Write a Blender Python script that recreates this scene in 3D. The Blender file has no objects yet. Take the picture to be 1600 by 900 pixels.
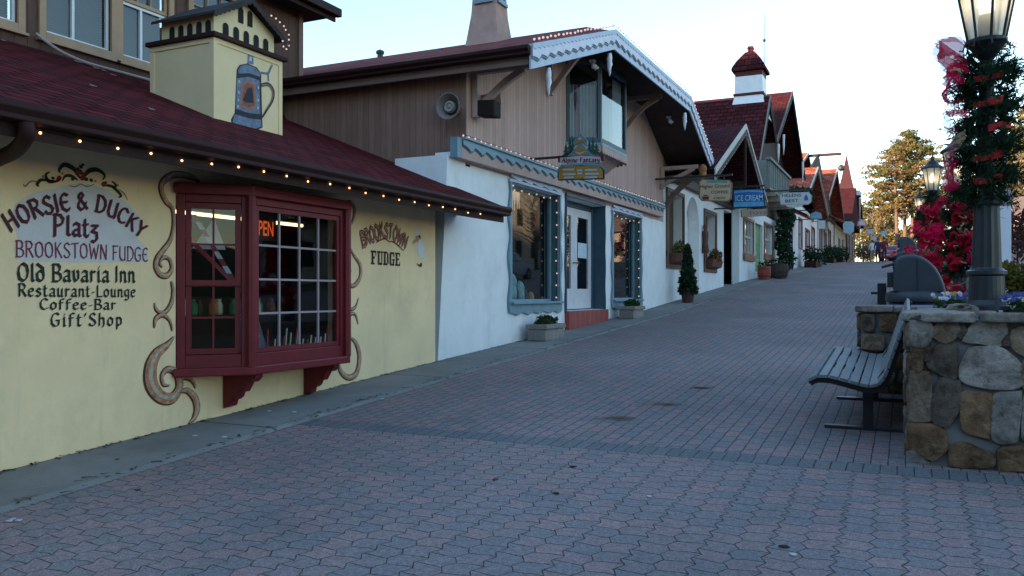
import bpy, bmesh, math, random
from mathutils import Vector, Matrix
random.seed(7)
R = math.radians
S = bpy.context.scene
COL = S.collection

# ------------------------------------------------------------------ camera
F = 1300.0            # focal length in photograph pixels (1600 wide)
HOR, CU = 458.0, 800.0
YAW = math.atan(615.0 / F)
SN, CS = math.sin(YAW), math.cos(YAW)
EYE = 1.55
cam_d = bpy.data.cameras.new('camera')
cam = bpy.data.objects.new('camera', cam_d)
COL.objects.link(cam)
cam.location = (0, 0, EYE)
cam.rotation_euler = (R(90), 0, YAW)
cam_d.sensor_width = 36
cam_d.lens = 36 * F / 1600
cam_d.shift_y = (HOR - 450) / 1600
cam_d.clip_start = 0.05
cam_d.clip_end = 3000
S.camera = cam

# ------------------------------------------------------------------ light
SUN_EL, SUN_AZ = R(11), R(208)          # azimuth clockwise from +Y: low, behind the viewer's left shoulder
world = bpy.data.worlds.new('World')
S.world = world
world.use_nodes = True
wn, wl = world.node_tree.nodes, world.node_tree.links
wn.clear()
sky = wn.new('ShaderNodeTexSky')
sky.sky_type = 'NISHITA'
sky.sun_disc = False
sky.sun_elevation = SUN_EL
sky.sun_rotation = SUN_AZ
sky.altitude = 400
sky.air_density = 1.2
sky.dust_density = 0.15
sky.ozone_density = 2.0
bg = wn.new('ShaderNodeBackground')
bg.inputs[1].default_value = 0.15
wo = wn.new('ShaderNodeOutputWorld')
wl.new(sky.outputs[0], bg.inputs[0])
wl.new(bg.outputs[0], wo.inputs[0])
sd = bpy.data.lights.new('sun', 'SUN')
sd.energy = 4.6
sd.angle = R(0.5)
sd.color = (1.0, 0.78, 0.52)
sun = bpy.data.objects.new('sun', sd)
COL.objects.link(sun)
dsun = Vector((math.sin(SUN_AZ) * math.cos(SUN_EL), math.cos(SUN_AZ) * math.cos(SUN_EL), math.sin(SUN_EL)))
sun.rotation_euler = dsun.to_track_quat('Z', 'Y').to_euler()
sun.location = dsun * 60
S.view_settings.view_transform = 'Standard'
S.view_settings.look = 'None'
S.view_settings.exposure = 1.93
S.view_settings.gamma = 1
S.cycles.max_bounces = 8
S.cycles.transparent_max_bounces = 16
S.cycles.sample_clamp_indirect = 6

# ------------------------------------------------------------------ helpers
GP = [(-400, -14), (-60, -3.0), (0, 0), (10, .555), (20, 1.06), (32, 1.86), (46, 2.66), (65, 3.72), (80, 4.35), (110, 4.8), (160, 5.4), (900, 10)]
def gz(y):
    for (a, za), (b, zb) in zip(GP, GP[1:]):
        if y <= b:
            return za + (zb - za) * (y - a) / (b - a)
    return GP[-1][1]
def ray(u, v):
    r = (u - CU) / F
    return Vector((r * CS - SN, r * SN + CS, (HOR - v) / F))
def P(u, v, x=None, y=None):
    """point of a real plane (x = const or y = const) measured in the photograph"""
    d = ray(u, v)
    D = x / d.x if x is not None else y / d.y
    p = d * D
    p.z += EYE
    return p
def G(u, v):
    d = ray(u, v)
    lo, hi = 1.0, 300.0
    for _ in range(60):
        m = (lo + hi) / 2
        if d.z * m + EYE > gz(d.y * m): lo = m
        else: hi = m
    return Vector((d.x * lo, d.y * lo, gz(d.y * lo)))
def Yx(u, x): return P(u, 450, x=x).y

class MB:
    def __init__(s):
        s.v, s.f, s.m = [], [], []
    def poly(s, pts, mi=0):
        b = len(s.v)
        s.v += [Vector(p) for p in pts]
        s.f.append(list(range(b, b + len(pts)))); s.m.append(mi)
    def faces(s, verts, faces, mi=0):
        b = len(s.v)
        s.v += [Vector(p) for p in verts]
        for f in faces:
            s.f.append([b + i for i in f]); s.m.append(mi)
    def prism(s, pts, vec, mi=0):
        vec = Vector(vec); n = len(pts)
        vs = [Vector(p) for p in pts] + [Vector(p) + vec for p in pts]
        fs = [list(range(n))[::-1], list(range(n, 2 * n))] + [[i, (i + 1) % n, n + (i + 1) % n, n + i] for i in range(n)]
        s.faces(vs, fs, mi)
    def box(s, lo, hi, mi=0):
        x0, y0, z0 = lo; x1, y1, z1 = hi
        s.prism([(x0, y0, z0), (x1, y0, z0), (x1, y1, z0), (x0, y1, z0)], (0, 0, z1 - z0), mi)
    def bar(s, a, b, w, h, mi=0, up=(0, 0, 1)):
        a, b = Vector(a), Vector(b); d = (b - a).normalized(); up = Vector(up)
        sx = d.cross(up)
        if sx.length < 1e-4: sx = d.cross(Vector((1, 0, 0)))
        sx.normalize(); uz = sx.cross(d)
        c = [a + sx * (i * w / 2) + uz * (j * h / 2) for i, j in ((-1, -1), (1, -1), (1, 1), (-1, 1))]
        s.prism(c, b - a, mi)
    def tube(s, path, rad, n=8, mi=0, cap=True):
        path = [Vector(p) for p in path]; k = len(path)
        if not hasattr(rad, '__len__'): rad = [rad] * k
        b = len(s.v); prev = None
        for i, p in enumerate(path):
            t = (path[min(i + 1, k - 1)] - path[max(i - 1, 0)]).normalized()
            if prev is None:
                a = t.cross(Vector((0, 0, 1)))
                if a.length < 1e-3: a = t.cross(Vector((1, 0, 0)))
            else:
                a = prev - t * prev.dot(t)
            a.normalize(); prev = a; c = t.cross(a)
            for j in range(n):
                an = 2 * math.pi * j / n
                s.v.append(p + (a * math.cos(an) + c * math.sin(an)) * rad[i])
        for i in range(k - 1):
            for j in range(n):
                s.f.append([b + i * n + j, b + i * n + (j + 1) % n, b + (i + 1) * n + (j + 1) % n, b + (i + 1) * n + j]); s.m.append(mi)
        if cap:
            s.f.append([b + j for j in range(n)][::-1]); s.m.append(mi)
            s.f.append([b + (k - 1) * n + j for j in range(n)]); s.m.append(mi)
    def lathe(s, c, prof, n=20, mi=0, ang0=0.0):
        c = Vector(c); b = len(s.v)
        for r, z in prof:
            for j in range(n):
                a = ang0 + 2 * math.pi * j / n
                s.v.append(c + Vector((r * math.cos(a), r * math.sin(a), z)))
        for i in range(len(prof) - 1):
            for j in range(n):
                s.f.append([b + i * n + j, b + i * n + (j + 1) % n, b + (i + 1) * n + (j + 1) % n, b + (i + 1) * n + j]); s.m.append(mi)
        s.f.append([b + j for j in range(n)][::-1]); s.m.append(mi)
        s.f.append([b + (len(prof) - 1) * n + j for j in range(n)]); s.m.append(mi)
    def ball(s, c, r, n=8, mi=0, sq=(1, 1, 1)):
        c = Vector(c); k = max(4, n // 2 + 1)
        b = len(s.v)
        for i in range(k + 1):
            th = math.pi * i / k
            for j in range(n):
                a = 2 * math.pi * j / n
                s.v.append(c + Vector((r * sq[0] * max(math.sin(th), .01) * math.cos(a), r * sq[1] * max(math.sin(th), .01) * math.sin(a), -r * sq[2] * math.cos(th))))
        for i in range(k):
            for j in range(n):
                s.f.append([b + i * n + j, b + i * n + (j + 1) % n, b + (i + 1) * n + (j + 1) % n, b + (i + 1) * n + j]); s.m.append(mi)
    def build(s, name, mats, parent=None, smooth=False, bevel=0, recalc=True):
        if not isinstance(mats, (list, tuple)): mats = [mats]
        off = Vector((0, 0, 0)); p = parent
        while p is not None:
            off += p.location; p = p.parent
        me = bpy.data.meshes.new(name)
        me.from_pydata([v - off for v in s.v], [], s.f)
        for m in mats: me.materials.append(m)
        me.polygons.foreach_set('material_index', s.m)
        if smooth: me.polygons.foreach_set('use_smooth', [True] * len(s.f))
        if recalc:
            bm = bmesh.new(); bm.from_mesh(me)
            bmesh.ops.recalc_face_normals(bm, faces=bm.faces)
            bm.to_mesh(me); bm.free()
        me.update()
        o = bpy.data.objects.new(name, me)
        COL.objects.link(o)
        if parent is not None: o.parent = parent
        if bevel:
            md = o.modifiers.new('bevel', 'BEVEL'); md.width = bevel; md.segments = 2; md.limit_method = 'ANGLE'; md.angle_limit = R(35)
        return o

def thing(name, label, cat, loc=(0, 0, 0), group=None):
    o = bpy.data.objects.new(name, None)
    o.empty_display_size = .2
    COL.objects.link(o); o.location = loc
    o['label'] = label; o['category'] = cat
    if group: o['group'] = group
    return o
def tag(o, label, cat, group=None):
    o['label'] = label; o['category'] = cat
    if group: o['group'] = group
    return o
def struct(o):
    o['kind'] = 'structure'; return o
def kids(o): return [c for c in COL.objects if c.parent == o]
def dup(o, loc, label=None, group=None, rotz=0, scale=1):
    ch = list(o.children)
    r = o.copy(); COL.objects.link(r); r.location = loc; r.rotation_euler = (0, 0, rotz); r.scale = (scale,) * 3
    if label: r['label'] = label
    if group: r['group'] = group
    for c in ch:
        k = c.copy(); COL.objects.link(k); k.parent = r
        for g in list(c.children):
            q = g.copy(); COL.objects.link(q); q.parent = k
    return r
def crom(pts, n=6):
    """smooth polyline through the points"""
    pts = [Vector(p) for p in pts]
    out = []
    for i in range(len(pts) - 1):
        p0 = pts[max(i - 1, 0)]; p1 = pts[i]; p2 = pts[i + 1]; p3 = pts[min(i + 2, len(pts) - 1)]
        for k in range(n):
            t = k / n
            out.append(.5 * ((2 * p1) + (p2 - p0) * t + (2 * p0 - 5 * p1 + 4 * p2 - p3) * t * t + (3 * p1 - p0 - 3 * p2 + p3) * t ** 3))
    out.append(pts[-1]); return out

# ------------------------------------------------------------------ materials
def nt(name):
    m = bpy.data.materials.new(name); m.use_nodes = True
    n, l = m.node_tree.nodes, m.node_tree.links
    return m, n, l, n['Principled BSDF']
def rgba(c, k=1.0): return (min(c[0] * k, 1), min(c[1] * k, 1), min(c[2] * k, 1), 1)
def node(n, t, **kw):
    o = n.new(t)
    for k, v in kw.items():
        if k.startswith('i_'): o.inputs[k[2:]].default_value = v
        else: setattr(o, k, v)
    return o
def mixc(n, l, fac, a, b, blend='MIX'):
    o = n.new('ShaderNodeMix'); o.data_type = 'RGBA'; o.blend_type = blend
    for sock, val in ((o.inputs[0], fac), (o.inputs[6], a), (o.inputs[7], b)):
        if hasattr(val, 'links'): l.new(val, sock)
        else: sock.default_value = val
    return o.outputs[2]
def vmath(n, l, op, a, b=None):
    o = n.new('ShaderNodeMath'); o.operation = op
    for i, val in enumerate((a, b)):
        if val is None: continue
        if hasattr(val, 'links'): l.new(val, o.inputs[i])
        else: o.inputs[i].default_value = val
    return o.outputs[0]
def noise(n, l, co, scale, det=3, rough=.6):
    o = node(n, 'ShaderNodeTexNoise'); o.inputs['Scale'].default_value = scale
    o.inputs['Detail'].default_value = det; o.inputs['Roughness'].default_value = rough
    l.new(co, o.inputs['Vector']); return o.outputs['Fac']
def ramp(n, l, fac, a, b):
    o = n.new('ShaderNodeMapRange'); l.new(fac, o.inputs[0])
    o.inputs[1].default_value = a; o.inputs[2].default_value = b; o.clamp = True
    return o.outputs[0]
def addbump(n, l, bs, h, strength, dist):
    b = n.new('ShaderNodeBump'); b.inputs['Strength'].default_value = strength; b.inputs['Distance'].default_value = dist
    l.new(h, b.inputs['Height']); l.new(b.outputs[0], bs.inputs['Normal'])
_M = {}
def M(name, col, rough=.75, var=.14, sc=5, bump=.2, bsc=45, metal=0, isl=0, spec=.3, dirt=0, dirtcol=(.08, .075, .07), dsc=1.3):
    if name in _M: return _M[name]
    m, n, l, bs = nt(name)
    co = n.new('ShaderNodeTexCoord').outputs['Object']
    c = mixc(n, l, ramp(n, l, noise(n, l, co, sc, 4), .3, .7), rgba(col, 1 - var), rgba(col, 1 + var))
    if isl:
        g = n.new('ShaderNodeNewGeometry')
        f = vmath(n, l, 'MULTIPLY_ADD', g.outputs['Random Per Island'], 2 * isl)
        f.node.inputs[2].default_value = 1 - isl
        h = n.new('ShaderNodeHueSaturation'); l.new(f, h.inputs['Value']); l.new(c, h.inputs['Color'])
        c = h.outputs[0]
    if dirt:
        d = ramp(n, l, noise(n, l, co, dsc, 6, .7), .5, .78)
        c = mixc(n, l, vmath(n, l, 'MULTIPLY', d, dirt), c, rgba(dirtcol))
        mp = n.new('ShaderNodeMapping'); l.new(co, mp.inputs['Vector']); mp.inputs['Scale'].default_value = (3.2, 3.2, .3)
        d2 = ramp(n, l, noise(n, l, mp.outputs[0], 1.7, 6, .72), .56, .8)
        c = mixc(n, l, vmath(n, l, 'MULTIPLY', d2, dirt * .9), c, rgba(dirtcol, .85))
    l.new(c, bs.inputs['Base Color'])
    bs.inputs['Roughness'].default_value = rough; bs.inputs['Metallic'].default_value = metal
    bs.inputs['Specular IOR Level'].default_value = spec
    if bump: addbump(n, l, bs, noise(n, l, co, bsc, 3), bump, .01)
    _M[name] = m
    return m
def boards(name, col, axis, width=.11, groove=.08, dark=.6, var=.12, rough=.75):
    """planks: grooves every `width` metres along the axis"""
    m, n, l, bs = nt(name)
    co = n.new('ShaderNodeTexCoord').outputs['Object']
    sp = n.new('ShaderNodeSeparateXYZ'); l.new(co, sp.inputs[0])
    a = sp.outputs['XYZ'.index(axis)]
    t = vmath(n, l, 'DIVIDE', a, width)
    fr = vmath(n, l, 'FRACT', t); fl = vmath(n, l, 'FLOOR', t)
    ed = vmath(n, l, 'LESS_THAN', fr, groove)
    wn_ = node(n, 'ShaderNodeTexWhiteNoise', noise_dimensions='1D'); l.new(fl, wn_.inputs['W'])
    mp = n.new('ShaderNodeMapping'); l.new(co, mp.inputs['Vector'])
    mp.inputs['Scale'].default_value = tuple(14 if q == axis else 2.0 for q in 'XYZ')
    g = ramp(n, l, noise(n, l, mp.outputs[0], 1.5, 5), .25, .75)
    c = mixc(n, l, g, rgba(col, 1 - var), rgba(col, 1 + var))
    tone = vmath(n, l, 'MULTIPLY_ADD', wn_.outputs['Value'], .22); tone.node.inputs[2].default_value = .89
    h = n.new('ShaderNodeHueSaturation'); l.new(tone, h.inputs['Value']); l.new(c, h.inputs['Color'])
    c = mixc(n, l, ed, h.outputs[0], rgba(col, dark))
    d = ramp(n, l, noise(n, l, co, .9, 5, .7), .5, .8)
    c = mixc(n, l, vmath(n, l, 'MULTIPLY', d, .3), c, rgba(col, .5))
    l.new(c, bs.inputs['Base Color']); bs.inputs['Roughness'].default_value = rough; bs.inputs['Specular IOR Level'].default_value = .25
    addbump(n, l, bs, vmath(n, l, 'SUBTRACT', 1.0, ed), .5, .008)
    return m
def shingles(name, col, ax='YX', w=.28, h=.14, moss=.25, var=.35):
    m, n, l, bs = nt(name)
    co = n.new('ShaderNodeTexCoord').outputs['Object']
    sp = n.new('ShaderNodeSeparateXYZ'); l.new(co, sp.inputs[0])
    cb = n.new('ShaderNodeCombineXYZ')
    l.new(sp.outputs['XYZ'.index(ax[0])], cb.inputs[0]); l.new(sp.outputs['XYZ'.index(ax[1])], cb.inputs[1])
    br = n.new('ShaderNodeTexBrick'); l.new(cb.outputs[0], br.inputs['Vector'])
    br.inputs['Color1'].default_value = rgba(col, 1 - var); br.inputs['Color2'].default_value = rgba(col, 1 + var)
    br.inputs['Mortar'].default_value = rgba(col, .12)
    br.inputs['Scale'].default_value = 1; br.inputs['Mortar Size'].default_value = .018; br.inputs['Mortar Smooth'].default_value = .4
    br.inputs['Brick Width'].default_value = w; br.inputs['Row Height'].default_value = h
    g = ramp(n, l, noise(n, l, co, 1.1, 5, .65), .35, .75)
    c = mixc(n, l, vmath(n, l, 'MULTIPLY', g, moss), br.outputs['Color'], rgba((.03, .028, .03)))
    l.new(c, bs.inputs['Base Color']); bs.inputs['Roughness'].default_value = .95; bs.inputs['Specular IOR Level'].default_value = .06
    addbump(n, l, bs, vmath(n, l, 'SUBTRACT', vmath(n, l, 'MULTIPLY', noise(n, l, co, 60, 2), .4), br.outputs['Fac']), .6, .015)
    return m
def glass(name, tint=(.8, .85, .85), refl=.3):
    m = bpy.data.materials.new(name); m.use_nodes = True
    n, l = m.node_tree.nodes, m.node_tree.links
    n.clear()
    out = n.new('ShaderNodeOutputMaterial'); mx = n.new('ShaderNodeMixShader')
    tr = n.new('ShaderNodeBsdfTransparent'); gl = n.new('ShaderNodeBsdfGlossy'); fr = n.new('ShaderNodeFresnel')
    tr.inputs[0].default_value = rgba(tint); gl.inputs['Roughness'].default_value = .02; fr.inputs['IOR'].default_value = 1.5
    gm = n.new('ShaderNodeNewGeometry'); ior = vmath(n, l, 'MULTIPLY_ADD', gm.outputs['Backfacing'], 1 / 1.5 - 1.5); ior.node.inputs[2].default_value = 1.5
    l.new(ior, fr.inputs['IOR'])
    co = n.new('ShaderNodeTexCoord').outputs['Object']
    b = n.new('ShaderNodeBump'); b.inputs['Strength'].default_value = .05; b.inputs['Distance'].default_value = .02
    l.new(noise(n, l, co, 1.6, 1), b.inputs['Height']); l.new(b.outputs[0], gl.inputs['Normal'])
    l.new(vmath(n, l, 'MULTIPLY', fr.outputs[0], 1 + refl), mx.inputs[0])
    l.new(tr.outputs[0], mx.inputs[1]); l.new(gl.outputs[0], mx.inputs[2]); l.new(mx.outputs[0], out.inputs[0])
    return m
def emit(name, col, st):
    m, n, l, bs = nt(name)
    bs.inputs['Base Color'].default_value = rgba(col)
    bs.inputs['Emission Color'].default_value = rgba(col); bs.inputs['Emission Strength'].default_value = st
    return m
def thin(name, col, alpha, transl=.5, sc=30):
    """woven or leafy thin sheet: diffuse + translucent, part of it open"""
    m = bpy.data.materials.new(name); m.use_nodes = True
    n, l = m.node_tree.nodes, m.node_tree.links
    n.clear()
    out = n.new('ShaderNodeOutputMaterial'); mx = n.new('ShaderNodeMixShader'); m2 = n.new('ShaderNodeMixShader')
    tr = n.new('ShaderNodeBsdfTransparent'); df = n.new('ShaderNodeBsdfDiffuse'); tl = n.new('ShaderNodeBsdfTranslucent')
    co = n.new('ShaderNodeTexCoord').outputs['Object']
    c = mixc(n, l, ramp(n, l, noise(n, l, co, sc, 3), .3, .7), rgba(col, .75), rgba(col, 1.2))
    g = n.new('ShaderNodeNewGeometry')
    f = vmath(n, l, 'MULTIPLY_ADD', g.outputs['Random Per Island'], .7); f.node.inputs[2].default_value = .65
    h = n.new('ShaderNodeHueSaturation'); l.new(f, h.inputs['Value']); l.new(c, h.inputs['Color']); c = h.outputs[0]
    l.new(c, df.inputs[0]); l.new(c, tl.inputs[0])
    m2.inputs[0].default_value = transl; l.new(df.outputs[0], m2.inputs[1]); l.new(tl.outputs[0], m2.inputs[2])
    mx.inputs[0].default_value = alpha; l.new(tr.outputs[0], mx.inputs[1]); l.new(m2.outputs[0], mx.inputs[2])
    l.new(mx.outputs[0], out.inputs[0])
    return m
def paving(name, kind):
    m, n, l, bs = nt(name)
    co = n.new('ShaderNodeTexCoord').outputs['Object']
    sp = n.new('ShaderNodeSeparateXYZ'); l.new(co, sp.inputs[0])
    X = vmath(n, l, 'ADD', sp.outputs[0], vmath(n, l, 'MULTIPLY', vmath(n, l, 'SUBTRACT', noise(n, l, co, 14, 2), .5), .017 if kind == 'zig' else .008))
    Y = vmath(n, l, 'ADD', sp.outputs[1], vmath(n, l, 'MULTIPLY', vmath(n, l, 'SUBTRACT', noise(n, l, co, 15.5, 2), .5), .017 if kind == 'zig' else .008))
    cb = n.new('ShaderNodeCombineXYZ')
    def tri(src, per, amp, ph=0.0):
        t = vmath(n, l, 'PINGPONG', vmath(n, l, 'ADD', src, ph + 100 * per), per / 2)
        return vmath(n, l, 'MULTIPLY', vmath(n, l, 'SUBTRACT', t, per / 4), amp * 4 / per)
    br = n.new('ShaderNodeTexBrick')
    if kind == 'zig':
        W, H = .14, .158
        wob = vmath(n, l, 'MULTIPLY', vmath(n, l, 'SUBTRACT', noise(n, l, co, 3, 2), .5), .03)
        l.new(vmath(n, l, 'ADD', vmath(n, l, 'ADD', X, tri(Y, W, .019)), wob), cb.inputs[1])
        l.new(vmath(n, l, 'ADD', Y, tri(X, 2 * H, .011, .03)), cb.inputs[0])
        ms = .0042
        c1, c2 = (.2, .187, .188), (.3, .2, .19)
    else:
        W, H = .2, .112
        wob = vmath(n, l, 'MULTIPLY', vmath(n, l, 'SUBTRACT', noise(n, l, co, 2, 2), .5), .02)
        if kind == 'brick':
            l.new(Y, cb.inputs[0]); l.new(vmath(n, l, 'ADD', X, wob), cb.inputs[1])
            c1, c2 = (.185, .175, .177), (.285, .186, .176)
        else:
            W, H = .105, .25
            l.new(vmath(n, l, 'ADD', X, wob), cb.inputs[0]); l.new(vmath(n, l, 'SUBTRACT', Y, .1), cb.inputs[1])
            c1, c2 = (.13, .142, .148), (.165, .164, .166)
        ms = .005
    l.new(cb.outputs[0], br.inputs['Vector'])
    br.inputs['Color1'].default_value = rgba(c1); br.inputs['Color2'].default_value = rgba(c2)
    l.new(mixc(n, l, ramp(n, l, noise(n, l, co, 9, 4, .7), .42, .68), (.024, .025, .03, 1), (.11, .11, .115, 1)), br.inputs['Mortar'])
    br.inputs['Scale'].default_value = 1; br.inputs['Mortar Size'].default_value = ms; br.inputs['Mortar Smooth'].default_value = .25
    br.inputs['Brick Width'].default_value = W; br.inputs['Row Height'].default_value = H; br.inputs['Bias'].default_value = -.15
    big = ramp(n, l, noise(n, l, co, .55, 4, .6), .3, .72)
    c = mixc(n, l, 1.0, br.outputs['Color'], mixc(n, l, big, (.8, .8, .82, 1), (1.2, 1.16, 1.16, 1)), 'MULTIPLY')
    med = ramp(n, l, noise(n, l, co, 38, 4, .7), .3, .7)
    c = mixc(n, l, 1.0, c, mixc(n, l, med, (.7, .7, .71, 1), (1.3, 1.28, 1.26, 1)), 'MULTIPLY')
    fine = ramp(n, l, noise(n, l, co, 130, 3, .75), .28, .72)
    c = mixc(n, l, 1.0, c, mixc(n, l, fine, (.5, .5, .5, 1), (1.55, 1.55, 1.55, 1)), 'MULTIPLY')
    st = ramp(n, l, noise(n, l, co, 1.7, 6, .75), .6, .8)
    c = mixc(n, l, vmath(n, l, 'MULTIPLY', st, .4), c, (.05, .048, .05, 1))
    l.new(c, bs.inputs['Base Color']); bs.inputs['Roughness'].default_value = .85; bs.inputs['Specular IOR Level'].default_value = .25
    hgt = vmath(n, l, 'SUBTRACT', vmath(n, l, 'MULTIPLY', noise(n, l, co, 90, 3), .5), vmath(n, l, 'MULTIPLY', br.outputs['Fac'], 1.6))
    addbump(n, l, bs, hgt, .7, .008)
    return m
def slabs(name, col, length):
    """concrete strip with joints across it"""
    m, n, l, bs = nt(name)
    co = n.new('ShaderNodeTexCoord').outputs['Object']
    sp = n.new('ShaderNodeSeparateXYZ'); l.new(co, sp.inputs[0])
    fr = vmath(n, l, 'FRACT', vmath(n, l, 'DIVIDE', vmath(n, l, 'ADD', sp.outputs[1], 50), length))
    j = vmath(n, l, 'LESS_THAN', fr, .012)
    c = mixc(n, l, ramp(n, l, noise(n, l, co, 1.1, 6, .7), .3, .72), rgba(col, .72), rgba(col, 1.15))
    c = mixc(n, l, 1.0, c, mixc(n, l, ramp(n, l, noise(n, l, co, 110, 2), .2, .8), (.82, .82, .82, 1), (1.18, 1.18, 1.18, 1)), 'MULTIPLY')
    c = mixc(n, l, vmath(n, l, 'MULTIPLY', j, .75), c, rgba(col, .3))
    l.new(c, bs.inputs['Base Color']); bs.inputs['Roughness'].default_value = .9; bs.inputs['Specular IOR Level'].default_value = .2
    addbump(n, l, bs, vmath(n, l, 'SUBTRACT', noise(n, l, co, 70, 3), j), .35, .006)
    return m
def stone(name, tones, rustk=.45):
    m, n, l, bs = nt(name)
    co = n.new('ShaderNodeTexCoord').outputs['Object']
    g = n.new('ShaderNodeNewGeometry')
    rp = n.new('ShaderNodeValToRGB'); l.new(g.outputs['Random Per Island'], rp.inputs[0])
    rp.color_ramp.interpolation = 'CONSTANT'
    el = rp.color_ramp.elements
    for i, t in enumerate(tones):
        e = el[i] if i < 2 else el.new(i / len(tones))
        e.position = i / len(tones); e.color = rgba(t)
    k = ramp(n, l, noise(n, l, co, 6.5, 9, .74), .32, .68)
    c = mixc(n, l, 1.0, rp.outputs[0], mixc(n, l, k, (.28, .25, .235, 1), (1.7, 1.63, 1.52, 1)), 'MULTIPLY')
    rust = ramp(n, l, noise(n, l, co, 4, 4, .6), .52, .75)
    c = mixc(n, l, vmath(n, l, 'MULTIPLY', rust, rustk), c, (.2, .105, .05, 1))
    lich = ramp(n, l, noise(n, l, co, 18, 5, .7), .6, .75)
    c = mixc(n, l, vmath(n, l, 'MULTIPLY', lich, .35), c, (.3, .3, .29, 1))
    l.new(c, bs.inputs['Base Color']); bs.inputs['Roughness'].default_value = .85; bs.inputs['Specular IOR Level'].default_value = .25
    addbump(n, l, bs, noise(n, l, co, 14, 9, .72), .8, .05)
    return m

WHITE = M('white plaster', (.78, .78, .78), .85, .05, 3, .25, 30, dirt=.32, dirtcol=(.42, .42, .43), dsc=1.6)
YELLOW = M('yellow plaster', (.86, .64, .37), .8, .07, 2, .2, 30, dirt=.42, dirtcol=(.42, .36, .24), dsc=1.1)
YELLOW2 = M('pale yellow board', (.8, .62, .36), .75, .05, 3, .1, 40, dirt=.15, dirtcol=(.4, .36, .24))
MAROON = M('maroon paint', (.15, .012, .018), .45, .15, 6, .1, 40)
DKBROWN = M('dark brown paint', (.034, .016, .014), .65, .15, 6, .1, 30, spec=.12)
GUTTER = M('brown gutter metal', (.03, .0105, .01), .6, .12, 5, .05, 30, spec=.15)
SOFFIT = M('dark stained soffit', (.045, .03, .025), .75, .2, 5, .1, 30)
TRIM = M('tan trim paint', (.42, .27, .17), .65, .1, 5, .1, 40)
BLUE = M('grey blue paint', (.17, .27, .33), .5, .12, 5, .12, 30)
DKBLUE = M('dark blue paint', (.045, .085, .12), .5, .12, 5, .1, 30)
LTBLUE = M('pale blue trim paint', (.46, .52, .64), .55, .08, 5, .1, 30)
WTRIM = M('white trim paint', (.76, .77, .8), .5, .06, 5, .08, 30)
PINKT = M('dusty pink board', (.44, .3, .26), .7, .1, 5, .12, 30)
BLACK = M('black iron', (.018, .02, .024), .42, .2, 8, .1, 50, spec=.5)
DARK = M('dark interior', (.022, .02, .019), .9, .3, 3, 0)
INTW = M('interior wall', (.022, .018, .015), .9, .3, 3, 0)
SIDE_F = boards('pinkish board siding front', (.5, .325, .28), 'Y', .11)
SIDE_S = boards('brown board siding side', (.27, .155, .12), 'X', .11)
HOUSE = boards('brown house siding', (.11, .06, .045), 'Y', .16)
TIMBER = boards('dark timber boards', (.04, .026, .022), 'Y', .16)
ROOF1 = shingles('maroon shingles', (.105, .013, .015), 'YX', .3, .15, .35)
ROOF2 = shingles('red gable shingles', (.2, .05, .045), 'XY', .3, .15, .2)
ROOF3 = shingles('maroon gable shingles', (.07, .013, .016), 'XY', .3, .16, .3)
ROOF4 = shingles('orange red tiles', (.42, .1, .06), 'XY', .35, .3, .2)
GLASS = glass('window glass')
CURT = M('white curtain', (.7, .7, .75), .9, .08, 8, 0)
BULB = emit('lit warm bulb', (1.0, .5, .22), 1.0)
BULBP = emit('faint glow pinkish bulb', (1.0, .6, .5), .16)  # faint glow added; the cornice and roof-edge bulbs are unlit
WIRE = M('black wire', (.012, .012, .012), .6, 0, 5, 0)
CONC = M('grey cast concrete', (.24, .22, .2), .9, .2, 6, .35, 35, dirt=.4)
GREEN = thin('dark evergreen needles', (.028, .055, .03), 1.0, .15, 6)

class Fr:
    """vertical plane from A to B (xy): s along it, z up, d outwards (to the right of A->B turned -90deg)"""
    def __init__(s, A, B):
        s.A = Vector((A[0], A[1])); t = Vector((B[0], B[1])) - s.A
        s.L = t.length; s.t = t / s.L; s.n = Vector((s.t.y, -s.t.x))
    def p(s, a, z, d=0):
        q = s.A + s.t * a + s.n * d
        return Vector((q.x, q.y, z))
    def box(s, mb, a0, a1, z0, z1, d0, d1, mi=0):
        mb.prism([s.p(a0, z0, d0), s.p(a1, z0, d0), s.p(a1, z1, d0), s.p(a0, z1, d0)], Vector((s.n.x, s.n.y, 0)) * (d1 - d0), mi)
    def ring(s, mb, a0, a1, z0, z1, w, d0, d1, mi=0, wb=None):
        wb = wb or w
        s.box(mb, a0, a0 + w, z0, z1, d0, d1, mi); s.box(mb, a1 - w, a1, z0, z1, d0, d1, mi)
        s.box(mb, a0 + w, a1 - w, z1 - w, z1, d0, d1, mi); s.box(mb, a0 + w, a1 - w, z0, z0 + wb, d0, d1, mi)
    def grid(s, mb, a0, a1, z0, z1, cols, rows, w, d0, d1, mi=0):
        for i in range(1, cols):
            a = a0 + (a1 - a0) * i / cols; s.box(mb, a - w / 2, a + w / 2, z0, z1, d0, d1, mi)
        for j in range(1, rows):
            z = z0 + (z1 - z0) * j / rows; s.box(mb, a0, a1, z - w / 2, z + w / 2, d0 + .003, d1 - .003, mi)
    def quad(s, mb, a0, a1, z0, z1, d, mi=0):
        mb.poly([s.p(a0, z0, d), s.p(a1, z0, d), s.p(a1, z1, d), s.p(a0, z1, d)], mi)
def facade(x): return lambda y0, y1: Fr((x, y0), (x, y1))       # outward is +x

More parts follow.
